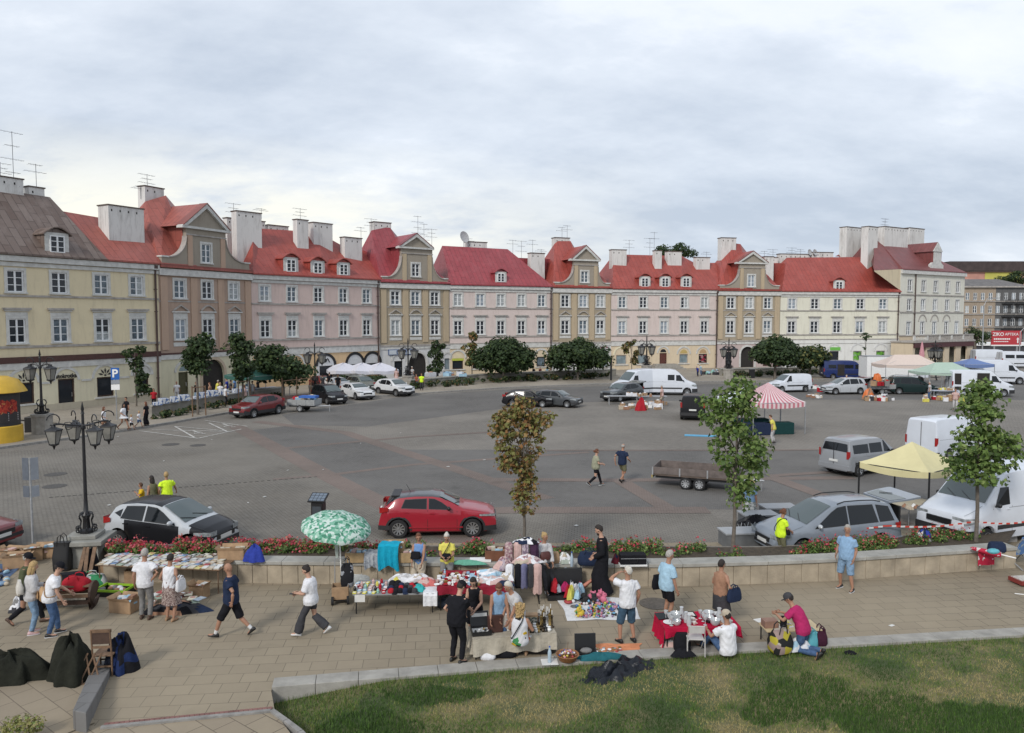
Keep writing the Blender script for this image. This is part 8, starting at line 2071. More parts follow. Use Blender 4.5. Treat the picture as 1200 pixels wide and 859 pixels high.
for k in range(34):
 c=gg.choice([WT,BLACK,REDC,BEIGE,BLUEL,YELC,M('mint_plastic',(.25,.45,.38),.5,.1),PINKC]);s_=gg.choice(['b','b','c'])
 def mk(c=c,s_=s_):
  m=MB()
  if s_=='b':m.b2((-.045,-.065,0),(.045,.065,.03),c);m.b2((-.03,-.045,.03),(.03,.02,.032),MATS['paper_white'])
  else:m.lathe([(.035,0),(.04,.07),(.02,.1),(.02,.12)],c,10)
  return one('boxed_trinket' if s_=='b' else 'jar',('small packet' if s_=='b' else 'small jar')+' among the trinkets at the left of the folding table','packet' if s_=='b' else 'jar',m,group='trinkets on the folding table '+s_)
 copyof(('tr',c.name,s_),mk,put(T,-1.02+(k%7)*.125+gg.uniform(-.02,.02),.10+(k//7)*.18),gg.uniform(-.4,.4))
def cl(label,T,x,y,w,d,h,mats,rz=0,seed=1,dz=.002,name='folded_clothes'):
 p=put(T,x,y,dz);return one(name,label,'clothes',heapmesh(w,d,h,mats,seed,6,26,.4,-.8),(p.x,p.y,p.z),rz,75)
cl('pile of pink and coral garments on the folding table',T,.80,.62,.55,.45,.17,[PINKC,cloth('coral_cotton',(.50,.14,.13)),PINKC],0,51);cl('rolled cream and white cardigans at the table back',T,.55,.92,.7,.3,.17,[BEIGE,WT,LGREY],5,52);cl('turquoise garment folded beside the caps',T,.62,.28,.34,.34,.13,[cloth('turquoise_cotton',(.04,.36,.36))],0,53);cl('white knitted garments rolled behind the caps',T,.12,.98,.8,.25,.16,[WT,LGREY,WT],0,54);cl('yellow cloth bundle behind the caps',T,-.02,.92,.22,.2,.12,[YELC],0,55)
class Off:pass
m=MB();A=[put(T,.76,.30,.02),put(T,1.07,.30,.02)];rows=[]
for r in range(8):
 t=r/7;y=.42-min(t*.5,.5) if t<.85 else-.02
 rows.append([put(T,.74+.36*i/12,max(-.03,.45-t*1.0)-.012*sin(i*1.3)*t,.025 if t<.45 else .025-(t-.45)*.62) for i in range(13)])
for a,b in zip(rows,rows[1:]):
 for i in range(12):m.quad(a[i],a[i+1],b[i+1],b[i],WT)
one('shirt','white shirt hanging over the front edge of the folding table','shirt',m,smooth=70)
m=MB();a=put(T,-.98,-.02,-.03);m.prism([put(T,-.99,-.02,.0),put(T,-.73,-.02,.0),put(T,-.73,-.03,-.18),put(T,-.99,-.03,-.18)],(0,-.006,0),MATS['paper_white']);one('paper_sheet','white paper sheet taped to the front of the folding table','paper',m)
root=empty('hand_trolley',g3(399,706),R(10),'folding hand trolley with a cardboard box and small wheels','trolley');m=MB()
openbox(.42,.36,.34,CARD,flaps=False).build('carton',root);root.children[0].location=(0,.05,.12)
for x in(-.2,.2):
 q=MB();q.lathe([(.02,-.03),(.11,-.03),(.11,.03),(.02,.03)],RUBBER,16,(x,-.15,.11),Matrix.Rotation(PI/2,3,'Y'));q.build('wheel',root)
m.tube([(-.15,.25,.12),(-.15,.30,1.1),(.15,.30,1.1),(.15,.25,.12)],.014,STEEL,6);m.b2((-.22,-.15,.09),(.22,.2,.11),BLACK);m.build('frame',root)
bag('black backpack with grey front hanging by the parasol pole',407,687,.34,.28,.62,pattern('black_grey_pack',[(.015,.015,.018),(.015,.015,.018),(.25,.26,.28)],5,.8,'noise'),z=.40,rz=10,name='backpack',cat='backpack')
WOODB=M('plywood_box',(.36,.25,.13),.8,.25,5)
for(u,v,w,h,lab) in((419,657,.62,.28,'plywood box of white trinkets on the wall left of the grey cloth'),(478,657,.46,.28,'plywood box on the wall right of the teal cloth'),(461,655.5,.62,.52,'tall wooden box on the wall draped with teal cloth')):
 carton(lab,u,v,w,.40,h,.70,2,WOODB,True,5,False,'wooden_box')
def drop_cloth(name,label,u0,u1,v,z,ztop,drop,mat,seed,depth=.36,cat='cloth'):
 """cloth laid over a box top and falling down its front"""
 a,b=gp(u0,v,z),gp(u1,v,z);m=MB();g=random.Random(seed);rows=[];ph=g.uniform(0,6)
 for r in range(10):
  t=r/9;row=[]
  for i in range(19):
   f=i/18;p=a.lerp(b,f);y=p.y+depth*max(0,1-t/.4);zz_=ztop if t<.4 else ztop-(t-.4)/.6*drop*(1+.12*sin(f*7+ph))
   k=0 if t<.4 else(t-.4)/.6
   row.append((p.x+.03*sin(t*5+ph),y-.02-k*(.05+.035*sin(f*21+ph)),zz_+.01*sin(f*12+t*6)))
  rows.append(row)
 for r0,r1 in zip(rows,rows[1:]):
  for i in range(18):m.quad(r0[i],r0[i+1],r1[i+1],r1[i],mat)
 return one(name,label,cat,m,smooth=75)
drop_cloth('teal_cloth','bright turquoise cloth draped over the tall box on the wall',444,468,661,.70,1.26,.66,cloth('bright_turquoise',(.01,.30,.44)),3)
drop_cloth('grey_garment','grey striped garment hanging over the wall edge',428,445,660,.70,1.0,.42,pattern('grey_stripe',[(.30,.32,.35),(.22,.24,.27),(.36,.38,.40)],14),4)
bag('clear plastic sack leaning on the wall below the grey garment',423,683,.62,.35,.42,M('clear_plastic',(.36,.38,.38),.35,.2,6,.6,20),handles=False)
T=Table('trinket_table','long table of trinkets and linens under a red cloth',(512,687.5),(600,688.5),.69,1.25,WOOD,BLACK)
drape('dark red cloth hanging from the trinket table',T,cloth('crimson_cloth',(.22,.015,.03)),-T.L/2,T.L/2,0,1.25,.20,.25,0.)
for k in range(64):
 ty=gg.choice(['cup','fig','tray','cup','box']);c=gg.choice([WHITE,WHITE,M('porcelain',(.60,.57,.52),.25,.1),REDC,BLUEL,M('brass',(.36,.25,.09),.35,.2,metal=.7),PINKC])
 def mk(ty=ty,c=c):
  m=MB()
  if ty=='cup':m.lathe([(.025,0),(.042,.03),(.045,.07),(.038,.07),(.03,.01)],c,12);m.tube([(.042,0,.055),(.07,0,.045),(.06,0,.02),(.038,0,.018)],.006,c,5)
  elif ty=='fig':m.lathe([(.035,0),(.02,.03),(.035,.07),(.018,.11)],c,10);m.ell((0,0,.13),.025,c,8,6)
  elif ty=='tray':m.lathe([(.03,0),(.075,.012),(.08,.02),(.03,.008)],c,14)
  else:m.b2((-.05,-.035,0),(.05,.035,.05),c);m.b2((-.052,-.037,.05),(.052,.037,.06),c)
  return one({'cup':'cup','fig':'figurine','tray':'saucer','box':'trinket_box'}[ty],{'cup':'cup','fig':'figurine','tray':'saucer','box':'little box'}[ty]+' crowded among the trinkets on the red-clothed table',{'cup':'cup','fig':'figurine','tray':'saucer','box':'box'}[ty],m,smooth=50,group='trinket table '+ty)
 copyof(('tk',ty,c.name),mk,T.w(-.98+(k%11)*.105+gg.uniform(-.02,.02),.10+(k//11)*.16+gg.uniform(-.02,.02),.016),gg.uniform(0,6.3))
cl('pale pink and white linens spread on the trinket table',T,.42,.42,.85,.55,.10,[PINKC,WT,LGREY,PINKC],3,61,.014,'linens');cl('pale blue and white linens at the back of the trinket table',T,.35,.95,.9,.45,.12,[BLUEL,WT,LGREY],-4,62,.014,'linens');cl('navy cloth folded at the front right corner',T,.80,.14,.42,.26,.10,[NAVY],0,63,.014);cl('stack of cream linens at the right of the trinket table',T,.82,.62,.36,.4,.16,[BEIGE,WT],0,64,.014,'linens')
one('cushion','sea-green folded cover lying on the wall behind the trinkets','cover',heapmesh(.95,.30,.09,[cloth('sea_green',(.12,.33,.24))],65),g3(548,660.5,.70),0,75)
one('white_tray','white tray on the wall behind the trinket table','tray',MB().b2((-.3,-.15,0),(.3,.15,.05),WHITE),g3(563,657,.70),2)
carton('brown suitcase full of pale garments on the wall',582,655,.62,.42,.30,.70,-3,M('brown_leather',(.16,.065,.035),.5,.2),True,9,False,'suitcase')
bag('dark blue plastic crate under the trinket table',526,710,.60,.4,.26,M('navy_plastic',(.02,.03,.05),.5,.1),handles=False,name='plastic_crate',cat='crate',squash=1.);heap('cloth_bundle','white and black cloth bundle beneath the trinket table','bundle',545,706,.6,.4,.25,[WT,BKT,LGREY],seed=67)
rp=g3(613,706);root=empty('clothes_rack',rp,R(2),'black metal clothes rack loaded with garments','clothes rack');m=MB()
for x in(-.42,.42):
 m.tube([(x,0,0),(x,.0,1.02)],.015,BLACK,6);m.tube([(x,.7,0),(x,.7,1.4)],.015,BLACK,6);m.tube([(x,-.15,.02),(x,.85,.02)],.015,BLACK,6)
m.tube([(-.45,0,1.02),(.45,0,1.02)],.015,BLACK,6);m.tube([(-.45,.7,1.4),(.45,.7,1.4)],.015,BLACK,6);m.build('frame',root)
def garment(label,base,x,y,z,w,drop,mat,seed,depth=.10,name='garment'):
 g=random.Random(seed);m=MB();rows=[];n=14
 for z_,k,dk in((0,.55,.6),(-.05,.95,1.),(-drop*.4,.92,1.1),(-drop*.8,1.02,1.2),(-drop,1.05,.9)):
  rows.append([(w/2*k*cos(a)+.015*sin(3*a+seed),depth/2*dk*sin(a)*(1+.3*sin(5*a+seed)),z_+(.03*sin(4*a+seed) if z_==-drop else 0)) for a in[2*PI*q/n for q in range(n)]])
 m.loft(rows,mat);p=base+Matrix.Rotation(R(2),3,'Z')@V((x,y,z));return one(name,label,'garment',m,p,g.uniform(-12,12)+2,75)
FLW=pattern('rose_floral',[(.42,.30,.30),(.30,.2,.21),(.48,.38,.36),(.25,.13,.16)],22);LIN=pattern('lilac_print',[(.36,.30,.34),(.20,.15,.2),(.44,.38,.4)],20)
for x,w,dr,mat,lab in((-.36,.24,.68,WT,'white blouse hanging on the front rail of the clothes rack'),(-.14,.17,.62,BKT,'black garment hanging on the front rail'),(.03,.17,.64,cloth('slate_violet',(.15,.15,.25)),'slate violet garment hanging on the front rail'),(.20,.16,.62,DKGREY,'charcoal garment hanging on the front rail'),(.38,.22,.80,PINKC,'pale pink garment at the right end of the front rail')):
 garment(lab,rp,x,-.02,1.05,w,dr,mat,int(x*90)+50,.14)
for x,w,mat,lab in((-.36,.26,FLW,'rose floral garment at the left of the back rail'),(-.12,.22,PINKC,'pale pink garment on the back rail'),(.10,.24,LIN,'lilac print garment on the back rail'),(.34,.24,cloth('aubergine',(.06,.03,.06)),'aubergine garment at the right of the back rail')):
 garment(lab,rp,x,.68,1.43,w,.60,mat,int(x*70)+80,.16)
one('garment','black and white tops slung over the back rail','garment',heapmesh(.6,.3,.13,[BKT,WT,NAVY],71),rp+V((.1,.70,1.40)),0,75);one('garment','cream and pink tops heaped above the front rail','garment',heapmesh(.75,.42,.20,[BEIGE,PINKC,WT,FLW],72),rp+V((.12,.22,1.0)),0,75)
one('garment','mixed floral clothes heaped at the left of the rack','garment',heapmesh(.5,.4,.28,[FLW,LIN,PINKC],73),rp+V((-.50,.35,.80)),0,75)
bag('brown paper parcel on the wall beside the seated woman',649,659,.34,.26,.30,CARD,.70,10,handles=False,name='parcel',cat='parcel');heap('plastic_bag','pale green plastic bag on the wall next to the bottle','bag',661,659,.45,.34,.24,[M('pale_green_plastic',(.34,.38,.33),.5,.2),WT,BEIGE],.70,seed=75)
def bottle(label,loc,h=.32,mat=None):
 root=empty('water_bottle',loc,0,label,'bottle');m=MB();m.lathe([(.035,0),(.042,.01),(.042,h*.62),(.034,h*.7),(.016,h*.88),(.016,h*.94)],mat or M('bottle_plastic',(.40,.50,.58),.1,.1,spec=.8),14);m.build('bottle_body',root,smooth=60)
 m=MB();m.lathe([(.018,h*.93),(.018,h)],M('bottle_cap',(.03,.10,.4),.5,0),10);m.build('cap',root);return root
bottle('big water bottle standing on the wall beside the parcel',g3(670,664,.70),.42)
bag('navy sports bag on the wall left of the priest',691,661,.66,.36,.34,NAVY,.70,-6,squash=.8,name='sports_bag');
root=empty('black_case',g3(741,661,.70),R(2),'black fabric case standing on a white tray on the wall','case');m=MB();m.b2((-.36,-.17,.04),(.36,.17,.30),BKT);m.b2((-.35,-.18,.2),(.35,-.171,.215),STEEL);m.tube([(-.12,-.18,.2),(-.1,-.21,.12),(.1,-.21,.12),(.12,-.18,.2)],.012,BLACK,5);m.build('case_body',root,bevel=.02);m=MB();m.b2((-.38,-.22,0),(.38,.18,.035),WHITE);m.build('tray',root)
heap('cloth_bundle','maroon and dark clothes lying beside the priest on the wall','bundle',722,659,.3,.25,.2,[DKRED,NAVY],.70,seed=77)
root=empty('open_suitcase',g3(663,699),R(4),'open black suitcase leaning on the wall beside the seated woman','suitcase');m=MB();m.prism([(-.52,.36,.02),(.52,.36,.02),(.52,.46,.62),(-.52,.46,.62)],(0,.05,0),BLACK);m.build('lid',root);openbox(1.04,.62,.14,BLACK,flaps=False).build('tray',root)
for k in range(16):
 p=g3(gg.uniform(650,684),gg.uniform(690,702),.15);m=heapmesh(gg.uniform(.18,.34),gg.uniform(.16,.28),gg.uniform(.12,.28),[gg.choice([M('glassy_bag',(.34,.37,.42),.25,.2,6,.5,18),WT,REDC,YELC,BKT,BLUEL,MAG])],k+300);one('plastic_bag','small plastic bag of wares piled in the open suitcase','bag',m,p,gg.uniform(0,90),70,'bags of wares in the suitcase')
heap('bag_pile','clear plastic bags of wares heaped against the wall','bags',664,690,.8,.5,.5,[MATS['glassy_bag'],MATS['glassy_bag'],BLUEL,WT],seed=79,folds=7);m=MB();m.tube([(0,0,.1),(.35,.1,.32),(.7,-.3,.1)],.06,M('coral_tube',(.48,.18,.12),.6,.1),8);one('umbrella','coral folded umbrella lying over the heap of bags','umbrella',m,g3(680,694),0,60)
cloth_flat('toy_sheet','white sheet on the paving laid out with small toys','sheet',[(666,727.5),(752,726),(738,700.5),(653,701.5)],.036,cloth('sheet_white',(.62,.62,.62)),3,.012)
TOYC=[M('toy_'+n,c,.5,.1) for n,c in(('yellow',(.50,.38,.06)),('red',(.32,.04,.04)),('blue',(.05,.10,.30)),('pink',(.50,.22,.28)),('white',(.6,.6,.6)),('black',(.02,.02,.02)),('green',(.06,.26,.07)),('lilac',(.22,.19,.34)),('brown',(.18,.09,.05)),('sky',(.16,.38,.55)))]
for k in range(92):
 i=gg.randrange(len(TOYC));ty=gg.choice('dcb')
 def mk(i=i,ty=ty):
  m=MB();c=TOYC[i];c2=TOYC[(i+4)%10]
  if ty=='d':m.ell((0,0,.05),(.045,.035,.055),c,8,6);m.ell((0,.01,.12),.038,c2,8,6);[m.ell((sg*.05,0,.06),(.02,.02,.035),c,6,5) for sg in(-1,1)]
  elif ty=='c':m.b2((-.035,-.07,.018),(.035,.07,.05),c);m.b2((-.03,-.04,.05),(.03,.03,.075),c2);[m.lathe([(.001,-.008),(.02,-.008),(.02,.008),(.001,.008)],BLACK,8,(x,y,.02),Matrix.Rotation(PI/2,3,'Y')) for x in(-.036,.036) for y in(-.045,.045)]
  else:m.ell((0,0,.045),.045,c,10,7);m.lathe([(.046,.04),(.047,.045),(.046,.05)],c2,10)
  return one({'d':'doll','c':'toy_car','b':'toy_ball'}[ty],TOYC[i].name[4:]+{'d':' doll','c':' toy car','b':' toy ball'}[ty]+' on the white toy sheet','toy',m,smooth=50,group=TOYC[i].name[4:]+{'d':' dolls','c':' toy cars','b':' toy balls'}[ty])
 u=gg.gauss(704,19);u=min(740,max(676,u));v=gg.uniform(707,724);p=gp(u,v,.05)
 copyof(('toy',i,ty),mk,(p.x,p.y,.046),gg.uniform(0,6.3),gg.uniform(.55,1.0))
for k,(u,v,c,lab) in enumerate(((693,703,'pink','bright pink plush toy at the top of the sheet'),(701,702,'pink','second pink plush toy beside the black one'),(707,706,'pink','large pink plush toy at the right of the heap'),(697,707,'black','black plush toy in front of the pink ones'),(687,706,'black','black and white plush toy left of the pink ones'),(681,722,'yellow','yellow plush toy at the front edge of the sheet'))):
 m=MB();c=M('plush_'+c,{'pink':(.58,.16,.24),'black':(.02,.02,.022),'yellow':(.58,.42,.05)}[c],.95,.2,14,.5);m.ell((0,0,.12),(.16,.13,.13),c);m.ell((.06,-.06,.26),(.10,.10,.10),c);[m.ell((.06+sg*.08,-.04,.34),(.035,.03,.045),c,8,6) for sg in(-1,1)];[m.ell((sg*.14,-.1,.06),(.06,.09,.05),c,8,6) for sg in(-1,1)]
 one('plush_toy',lab,'plush toy',m,g3(u,v,.045),k*50,60).scale=(.7,)*3
m=MB();m.ell((0,0,.05),(.12,.12,.05),TOYC[1],12,7);m.ell((.12,.02,.05),(.07,.07,.05),TOYC[4],10,6);one('tea_set','little red and white toy tea set on the left of the sheet','toy',m,g3(666,707,.045),0,60);m=MB();m.lathe([(.01,0),(.12,0),(.13,.012),(.01,.008)],M('pewter',(.2,.2,.21),.4,.1,metal=.6),18);one('plate','grey metal plate on the white sheet','plate',m,g3(674,711,.045))
T=Table('antiques_table','antiques table under a beige cloth beside the stone edging',(554,750),(652,742),.52,.72,WOOD,BLACK)
BG=cloth('beige_tablecloth',(.40,.36,.29))
drape('beige cloth covering the antiques table',T,BG,-T.L/2,T.L/2,0,.72,.36,.36,.36,name='tablecloth')
def opencase(label,x,y,w,d,ca,cb,rz=0,cat='case'):
 p=T.w(x,y,.016);root=empty('display_case',p,T.ang+R(rz),label,cat);openbox(w,d,.10,ca,flaps=False).build('tray',root);m=MB();m.prism([(-w/2,d/2,.1),(w/2,d/2,.1),(w/2,d/2+.10,.1+d*.8),(-w/2,d/2+.10,.1+d*.8)],(0,.03,0),ca);m.build('lid',root)
 m=MB();m.quad((-w*.42,d/2+.02,.14),(w*.42,d/2+.02,.14),(w*.42,d/2+.085,.08+d*.76),(-w*.42,d/2+.085,.08+d*.76),cb);m.build('lining',root,fix=False)
 m=MB()
 for k in range(10):m.ell((gg.uniform(-.4,.4)*w,gg.uniform(-.38,.38)*d,.07),(.03,.03,.03),gg.choice([MATS['brass'],WHITE,STEEL,BLACK]),7,5)
 m.b2((-w*.46,-d*.46,.012),(w*.46,d*.46,.05),cb);m.build('contents',root,smooth=50)
opencase('open black display case with white lining',-.72,.30,.42,.36,BLACK,MATS['paper_white']);m=MB();m.b2((-.17,0,0),(.17,.06,.40),M('dark_brown_case',(.06,.025,.02),.5,.2));p=T.w(-.40,.25,.014);one('case','upright dark brown case beside the display case','case',m,p,math.degrees(T.ang),bevel=.01)
m=MB();m.b2((-.20,0,0),(.20,.03,.40),WHITE);m.b2((-.17,-.006,.04),(.17,-.001,.36),pattern('faded_print',[(.42,.38,.34),(.5,.48,.44),(.34,.26,.26)],9,.6,'noise',0));p=T.w(-.05,.32,.014);one('framed_picture','faded picture in a white frame standing on the antiques table','picture',m,p,math.degrees(T.ang)+4)
for k in range(14):
 i=k%3
 def mk(i=i):
  m=MB();c=[MATS['brass'],M('dark_bronze',(.05,.035,.02),.45,.2,metal=.6),M('silver_plate',(.4,.4,.4),.3,.1,metal=.8)][i];h=[.34,.26,.30][i]
  m.lathe([(.05,0),(.045,.02),(.015,.05),(.022,h*.5),(.014,h*.55),(.02,h*.8),(.035,h*.84),(.012,h*.86),(.012,h)],c,10);m.tube([(0,0,h),(0,0,h+.08)],.010,MATS['paper_white'],6);return one('candlestick',['brass candlestick with a white candle','dark bronze candlestick with a white candle','silvery candlestick with a white candle'][i]+' at the right end of the antiques table','candlestick',m,smooth=50,group=['brass','bronze','silver'][i]+' candlesticks')
 copyof(('cand',i),mk,T.w(.66+(k%5)*.065,.30+(k//5)*.13,.016),0,gg.uniform(.85,1.2))
for k in range(22):
 i=k%4
 def mk(i=i):
  m=MB();c=[MATS['brass'],MATS['dark_bronze'],BLACK,WHITE][i];m.lathe([(.03,0),(.05,.04),(.03,.08),(.04,.1)],c,10);return one('antique_pot',['small brass pot','small bronze pot','small black pot','small white pot'][i]+' on the antiques table','pot',m,smooth=50,group=['brass','bronze','black','white'][i]+' pots on the antiques table')
 copyof(('pot',i),mk,T.w(.30+(k%8)*.07+gg.uniform(-.02,.02),.10+(k//8)*.13,.016),0,gg.uniform(.6,1.1))
m=MB();m.b2((-.22,0,0),(.22,.18,.24),CARD);m.b2((-.20,-.006,.05),(.20,-.001,.2),pattern('old_print',[(.5,.48,.42),(.1,.12,.1),(.45,.4,.3)],12,.6,'noise',0));p=T.w(.42,.50,.014);one('printed_box','printed cardboard box standing behind the small pots','box',m,p,4)
bag('black crate under the right end of the antiques table',633,763,.7,.4,.26,BLACK,handles=False,name='plastic_crate',cat='crate',squash=1.);bag('black bag under the middle of the antiques table',590,768,.6,.35,.26,BKT,handles=False);bag('pale box under the left of the antiques table',572,771,.35,.3,.22,WT,handles=False,name='box',cat='box',squash=1.)
root=empty('wicker_basket',g3(665,774,.08),0,'round wicker basket of jewellery on the stone edging','basket');m=MB();WK=M('wicker',(.28,.12,.045),.7,.35,30,.6,60);rings=[]
m.lathe([(.15,0),(.19,.03),(.24,.13),(.26,.15),(.25,.16),(.22,.14),(.16,.03)],WK,24);m.build('basket_body',root,smooth=60);m=MB()
for _ in range(60):a,r=gg.uniform(0,6.28),gg.uniform(0,.19);m.ell((r*cos(a),r*sin(a),.15+(.19-r)*.4),(.03,.03,.025),gg.choice([TOYC[1],TOYC[2],TOYC[4],MATS['brass'],TOYC[0],TOYC[8],TOYC[3]]),6,5)
m.tube([(0,0,.2),(.01,0,.42)],.006,WOOD,5);m.build('contents',root,smooth=60)
m=MB();m.b2((-.18,-.15,0),(.18,.15,.012),MATS['paper_white']);one('paper_sheet','white sheets of paper under the water bottle on the edging','paper',m,g3(644,776,.08),5);bottle('blue water bottle standing on papers by the basket',g3(644,776,.095),.36)
cloth_flat('orange_cloth','orange cloth spread on the paving before the edging','cloth',[(676,769),(748,763.5),(752,754),(680,756)],.04,cloth('orange_cotton',(.55,.22,.11)),5,.03)
for k in range(40):
 i=k%5
 def mk(i=i):
  m=MB();c=[WHITE,STEEL,TOYC[8],TOYC[1],MATS['brass']][i];m.lathe([(.012,0),(.035,.004),(.035,.014),(.012,.018)],c,9);return one('brooch',['white','steel','brown','red','brass'][i]+' trinket on the orange cloth','trinket',m,smooth=50,group=['white','steel','brown','red','brass'][i]+' trinkets on the orange cloth')
 p=gp(gg.uniform(690,728),gg.uniform(758,766),.07);copyof(('br',i),mk,(p.x,p.y,.062),0,gg.uniform(.7,1.3))
m=MB();m.prism([(-.24,0,0),(.24,0,0),(.24,.06,.40),(-.24,.06,.40)],(0,.03,0),BLACK);m.b2((-.24,-.2,0),(.24,0,.05),BLACK);m.ell((0,-.1,.08),(.14,.1,.06),GREYC,8,6);one('black_case','open black case standing on the orange cloth','case',m,g3(686,764,.06),4)
one('teal_garment','dark teal garment spread along the edging','garment',heapmesh(.95,.34,.10,[cloth('dark_teal',(.02,.11,.13))],85,7,40),g3(704,771,.08),6,75)
m=heapmesh(1.75,1.05,.22,[M('black_bin_liner',(.010,.012,.017),.32,.2,6,.9,9,spec=.3)],87,9,60,.9,.5)
for i,p in enumerate(m.v):q=.085*sin(p[0]*17+3*sin(p[1]*13))*sin(p[1]*19+2) if p[2]>.005 else 0;m.v[i]=(p[0]+.12*sin(p[1]*5),p[1],p[2]+max(-p[2]*.6,q))
p=g3(724,787,.0);one('plastic_sheet','crumpled black plastic sheet lying on the lawn','plastic sheet',m,(p.x,p.y,-.06),22,60)
T=Table('display_table','display table under a bright red cloth with glassware',(779,737),(868,735),.52,.95,WOOD,BLACK)
RC=cloth('scarlet_cloth',(.40,.008,.04),.1,4)
drape('bright red cloth falling to the ground at the left of the display table',T,RC,-T.L/2,T.L/2,0,.95,.20,.46,.26,seed=4)
GLW=M('clear_glassware',(.45,.47,.48),.05,.1,spec=1.)
for k in range(22):
 ty=k%4
 def mk(ty=ty):
  m=MB()
  if ty==0:m.lathe([(.04,0),(.008,.01),(.008,.09),(.04,.13),(.045,.19),(.04,.19),(.034,.135)],GLW,12)
  elif ty==1:m.lathe([(.06,0),(.10,.05),(.11,.12),(.10,.12),(.05,.02)],GLW,14)
  elif ty==2:m.lathe([(.045,0),(.06,.10),(.03,.2),(.04,.24)],GLW,12)
  else:m.lathe([(.03,0),(.05,.05),(.05,.07),(.03,.07)],MATS['porcelain'],12);m.tube([(.045,0,.06),(.09,0,.05),(.04,0,.02)],.008,MATS['porcelain'],5)
  return one(['wine_glass','glass_bowl','glass_vase','cup'][ty],['stemmed glass','cut-glass bowl','small glass vase','white cup'][ty]+' standing on the red table',['glass','bowl','vase','cup'][ty],m,smooth=50,group=['stemmed glasses','glass bowls','glass vases','white cups'][ty]+' on the red table')
 copyof(('gl',ty),mk,T.w(-.72+(k%8)*.20+gg.uniform(-.05,.05),.14+(k//8)*.20+gg.uniform(-.04,.04),.018),gg.uniform(0,6),gg.uniform(.85,1.3))
for x,y,lab in((-.18,.72,'flat black display tray with white lining on the left'),(.42,.74,'flat black display tray with white lining on the right')):
 p=T.w(x,y,.016);root=empty('display_tray',p,T.ang,lab+' of the red table','tray');openbox(.42,.28,.04,BLACK,flaps=False).build('tray',root);m=MB();m.b2((-.19,-.12,.014),(.19,.12,.03),MATS['paper_white']);m.build('lining',root)
m=MB();m.lathe([(.02,0),(.13,.012),(.14,.02),(.02,.01)],WHITE,22);one('plate','white plate at the left end of the red table','plate',m,T.w(-.70,.30,.018));m=MB();m.prism([(-.2,-.12,0),(.2,-.12,0),(.2,.14,.05),(-.2,.14,.05)],(0,0,.02),BLACK);one('black_tray','dark slanted tray at the far left of the red table','tray',m,T.w(-.72,.62,.018),12);m=MB();m.b2((-.07,-.12,0),(.07,.12,.06),BLACK);one('radio','small black radio lying on the red table','radio',m,T.w(.22,.34,.018),25,bevel=.01)
p=g3(814,765,.06);root=empty('folding_chair',p,R(176),'pale metal folding chair between red table and edging','chair');root.scale=(.88,)*3;CHM=M('cream_metal',(.44,.42,.40),.45,.1);m=MB();m.b2((-.21,-.2,.40),(.21,.18,.43),CHM);m.build('seat',root,bevel=.01)
m=MB();m.tube([(-.22,.24,0),(-.22,.2,.45),(-.20,.26,.80),(.20,.26,.80),(.22,.2,.45),(.22,.24,0)],.016,CHM,7);m.build('back_frame',root);m=MB();m.b2((-.19,.25,.62),(.19,.27,.79),CHM);m.build('backrest',root);m=MB();m.tube([(-.19,.2,.40),(-.19,-.24,0)],.015,CHM,6);m.tube([(.19,.2,.40),(.19,-.24,0)],.015,CHM,6);m.build('front_legs',root)
bag('black bag hanging left of the folding chair',799,763,.35,.3,.42,BKT,handles=False,name='shoulder_bag');heap('jacket','black jacket dropped on the edging by the folding chair','jacket',800,768,.48,.28,.13,BKT,.08,seed=90);heap('wrapping_paper','crumpled pale wrapping under the red table','paper',788,757,.5,.35,.14,[PINKC,LGREY],seed=91)
T=Table('camping_table','small pale folding table with a wicker tray',(899,740),(964,738),.45,.62,M('birch_top',(.50,.40,.24),.6,.12,4),BLACK)
m=MB();m.b2((-.16,-.12,0),(.16,.12,.16),M('brown_crate',(.26,.15,.11),.7,.2));one('small_crate','small brown crate at the left of the camping table','crate',m,T.w(-.48,.28,.003),5);m=MB();m.lathe([(.08,0),(.13,.06),(.12,.06),(.07,.015)],WK,18);one('wicker_tray','round wicker tray at the back of the camping table','tray',m,T.w(.30,.52,.003),0,60)
cl('spread of small goods and papers on the camping table',T,-.15,.32,.5,.35,.06,[BEIGE,YELC,WT,MATS['cream_paper']],0,95,.003,'small_goods');m=MB();m.b2((-.14,-.1,0),(.14,.1,.015),MATS['paper_white']);one('paper_sheet','white papers at the left corner of the camping table','paper',m,T.w(-.55,.62,.003),20);bag('black pouch standing on the camping table',918,735,.14,.12,.26,BKT,.56,handles=False,name='pouch',cat='pouch')
bag('yellow and black checked carrier bag on the edging',914,763,.50,.40,.50,pattern('checked_bag',[(.02,.02,.02),(.40,.34,.04),(.30,.22,.20),(.02,.02,.02),(.40,.36,.3)],6,.7,bump=.2),.08,20,hm=BLACK);heap('plastic_bag','white plastic bag spilling on the edging behind the kneeling man','bag',936,761,.55,.36,.22,[WT,M('white_plastic',(.55,.56,.58),.4,.1),BLUEL],.08,seed=97);bag('turquoise carrier bag on the edging',952,758,.22,.18,.34,M('turquoise_plastic',(.10,.36,.42),.5,.1),.08,5,squash=.95);bag('maroon rucksack at the end of the edging goods',961,755,.28,.26,.36,cloth('maroon_nylon',(.05,.015,.03)),.08,5,name='rucksack',cat='rucksack')
heap('glove','small black cloth lying on the lawn right of the bags','cloth',996,766.5,.26,.16,.07,BKT,.0,seed=98);m=MB();m.b2((-.07,-.04,0),(.07,.04,.006),MATS['paper_white']);one('litter','scrap of white paper on the paving at the right','litter',m,g3(1045,733,.04),30)
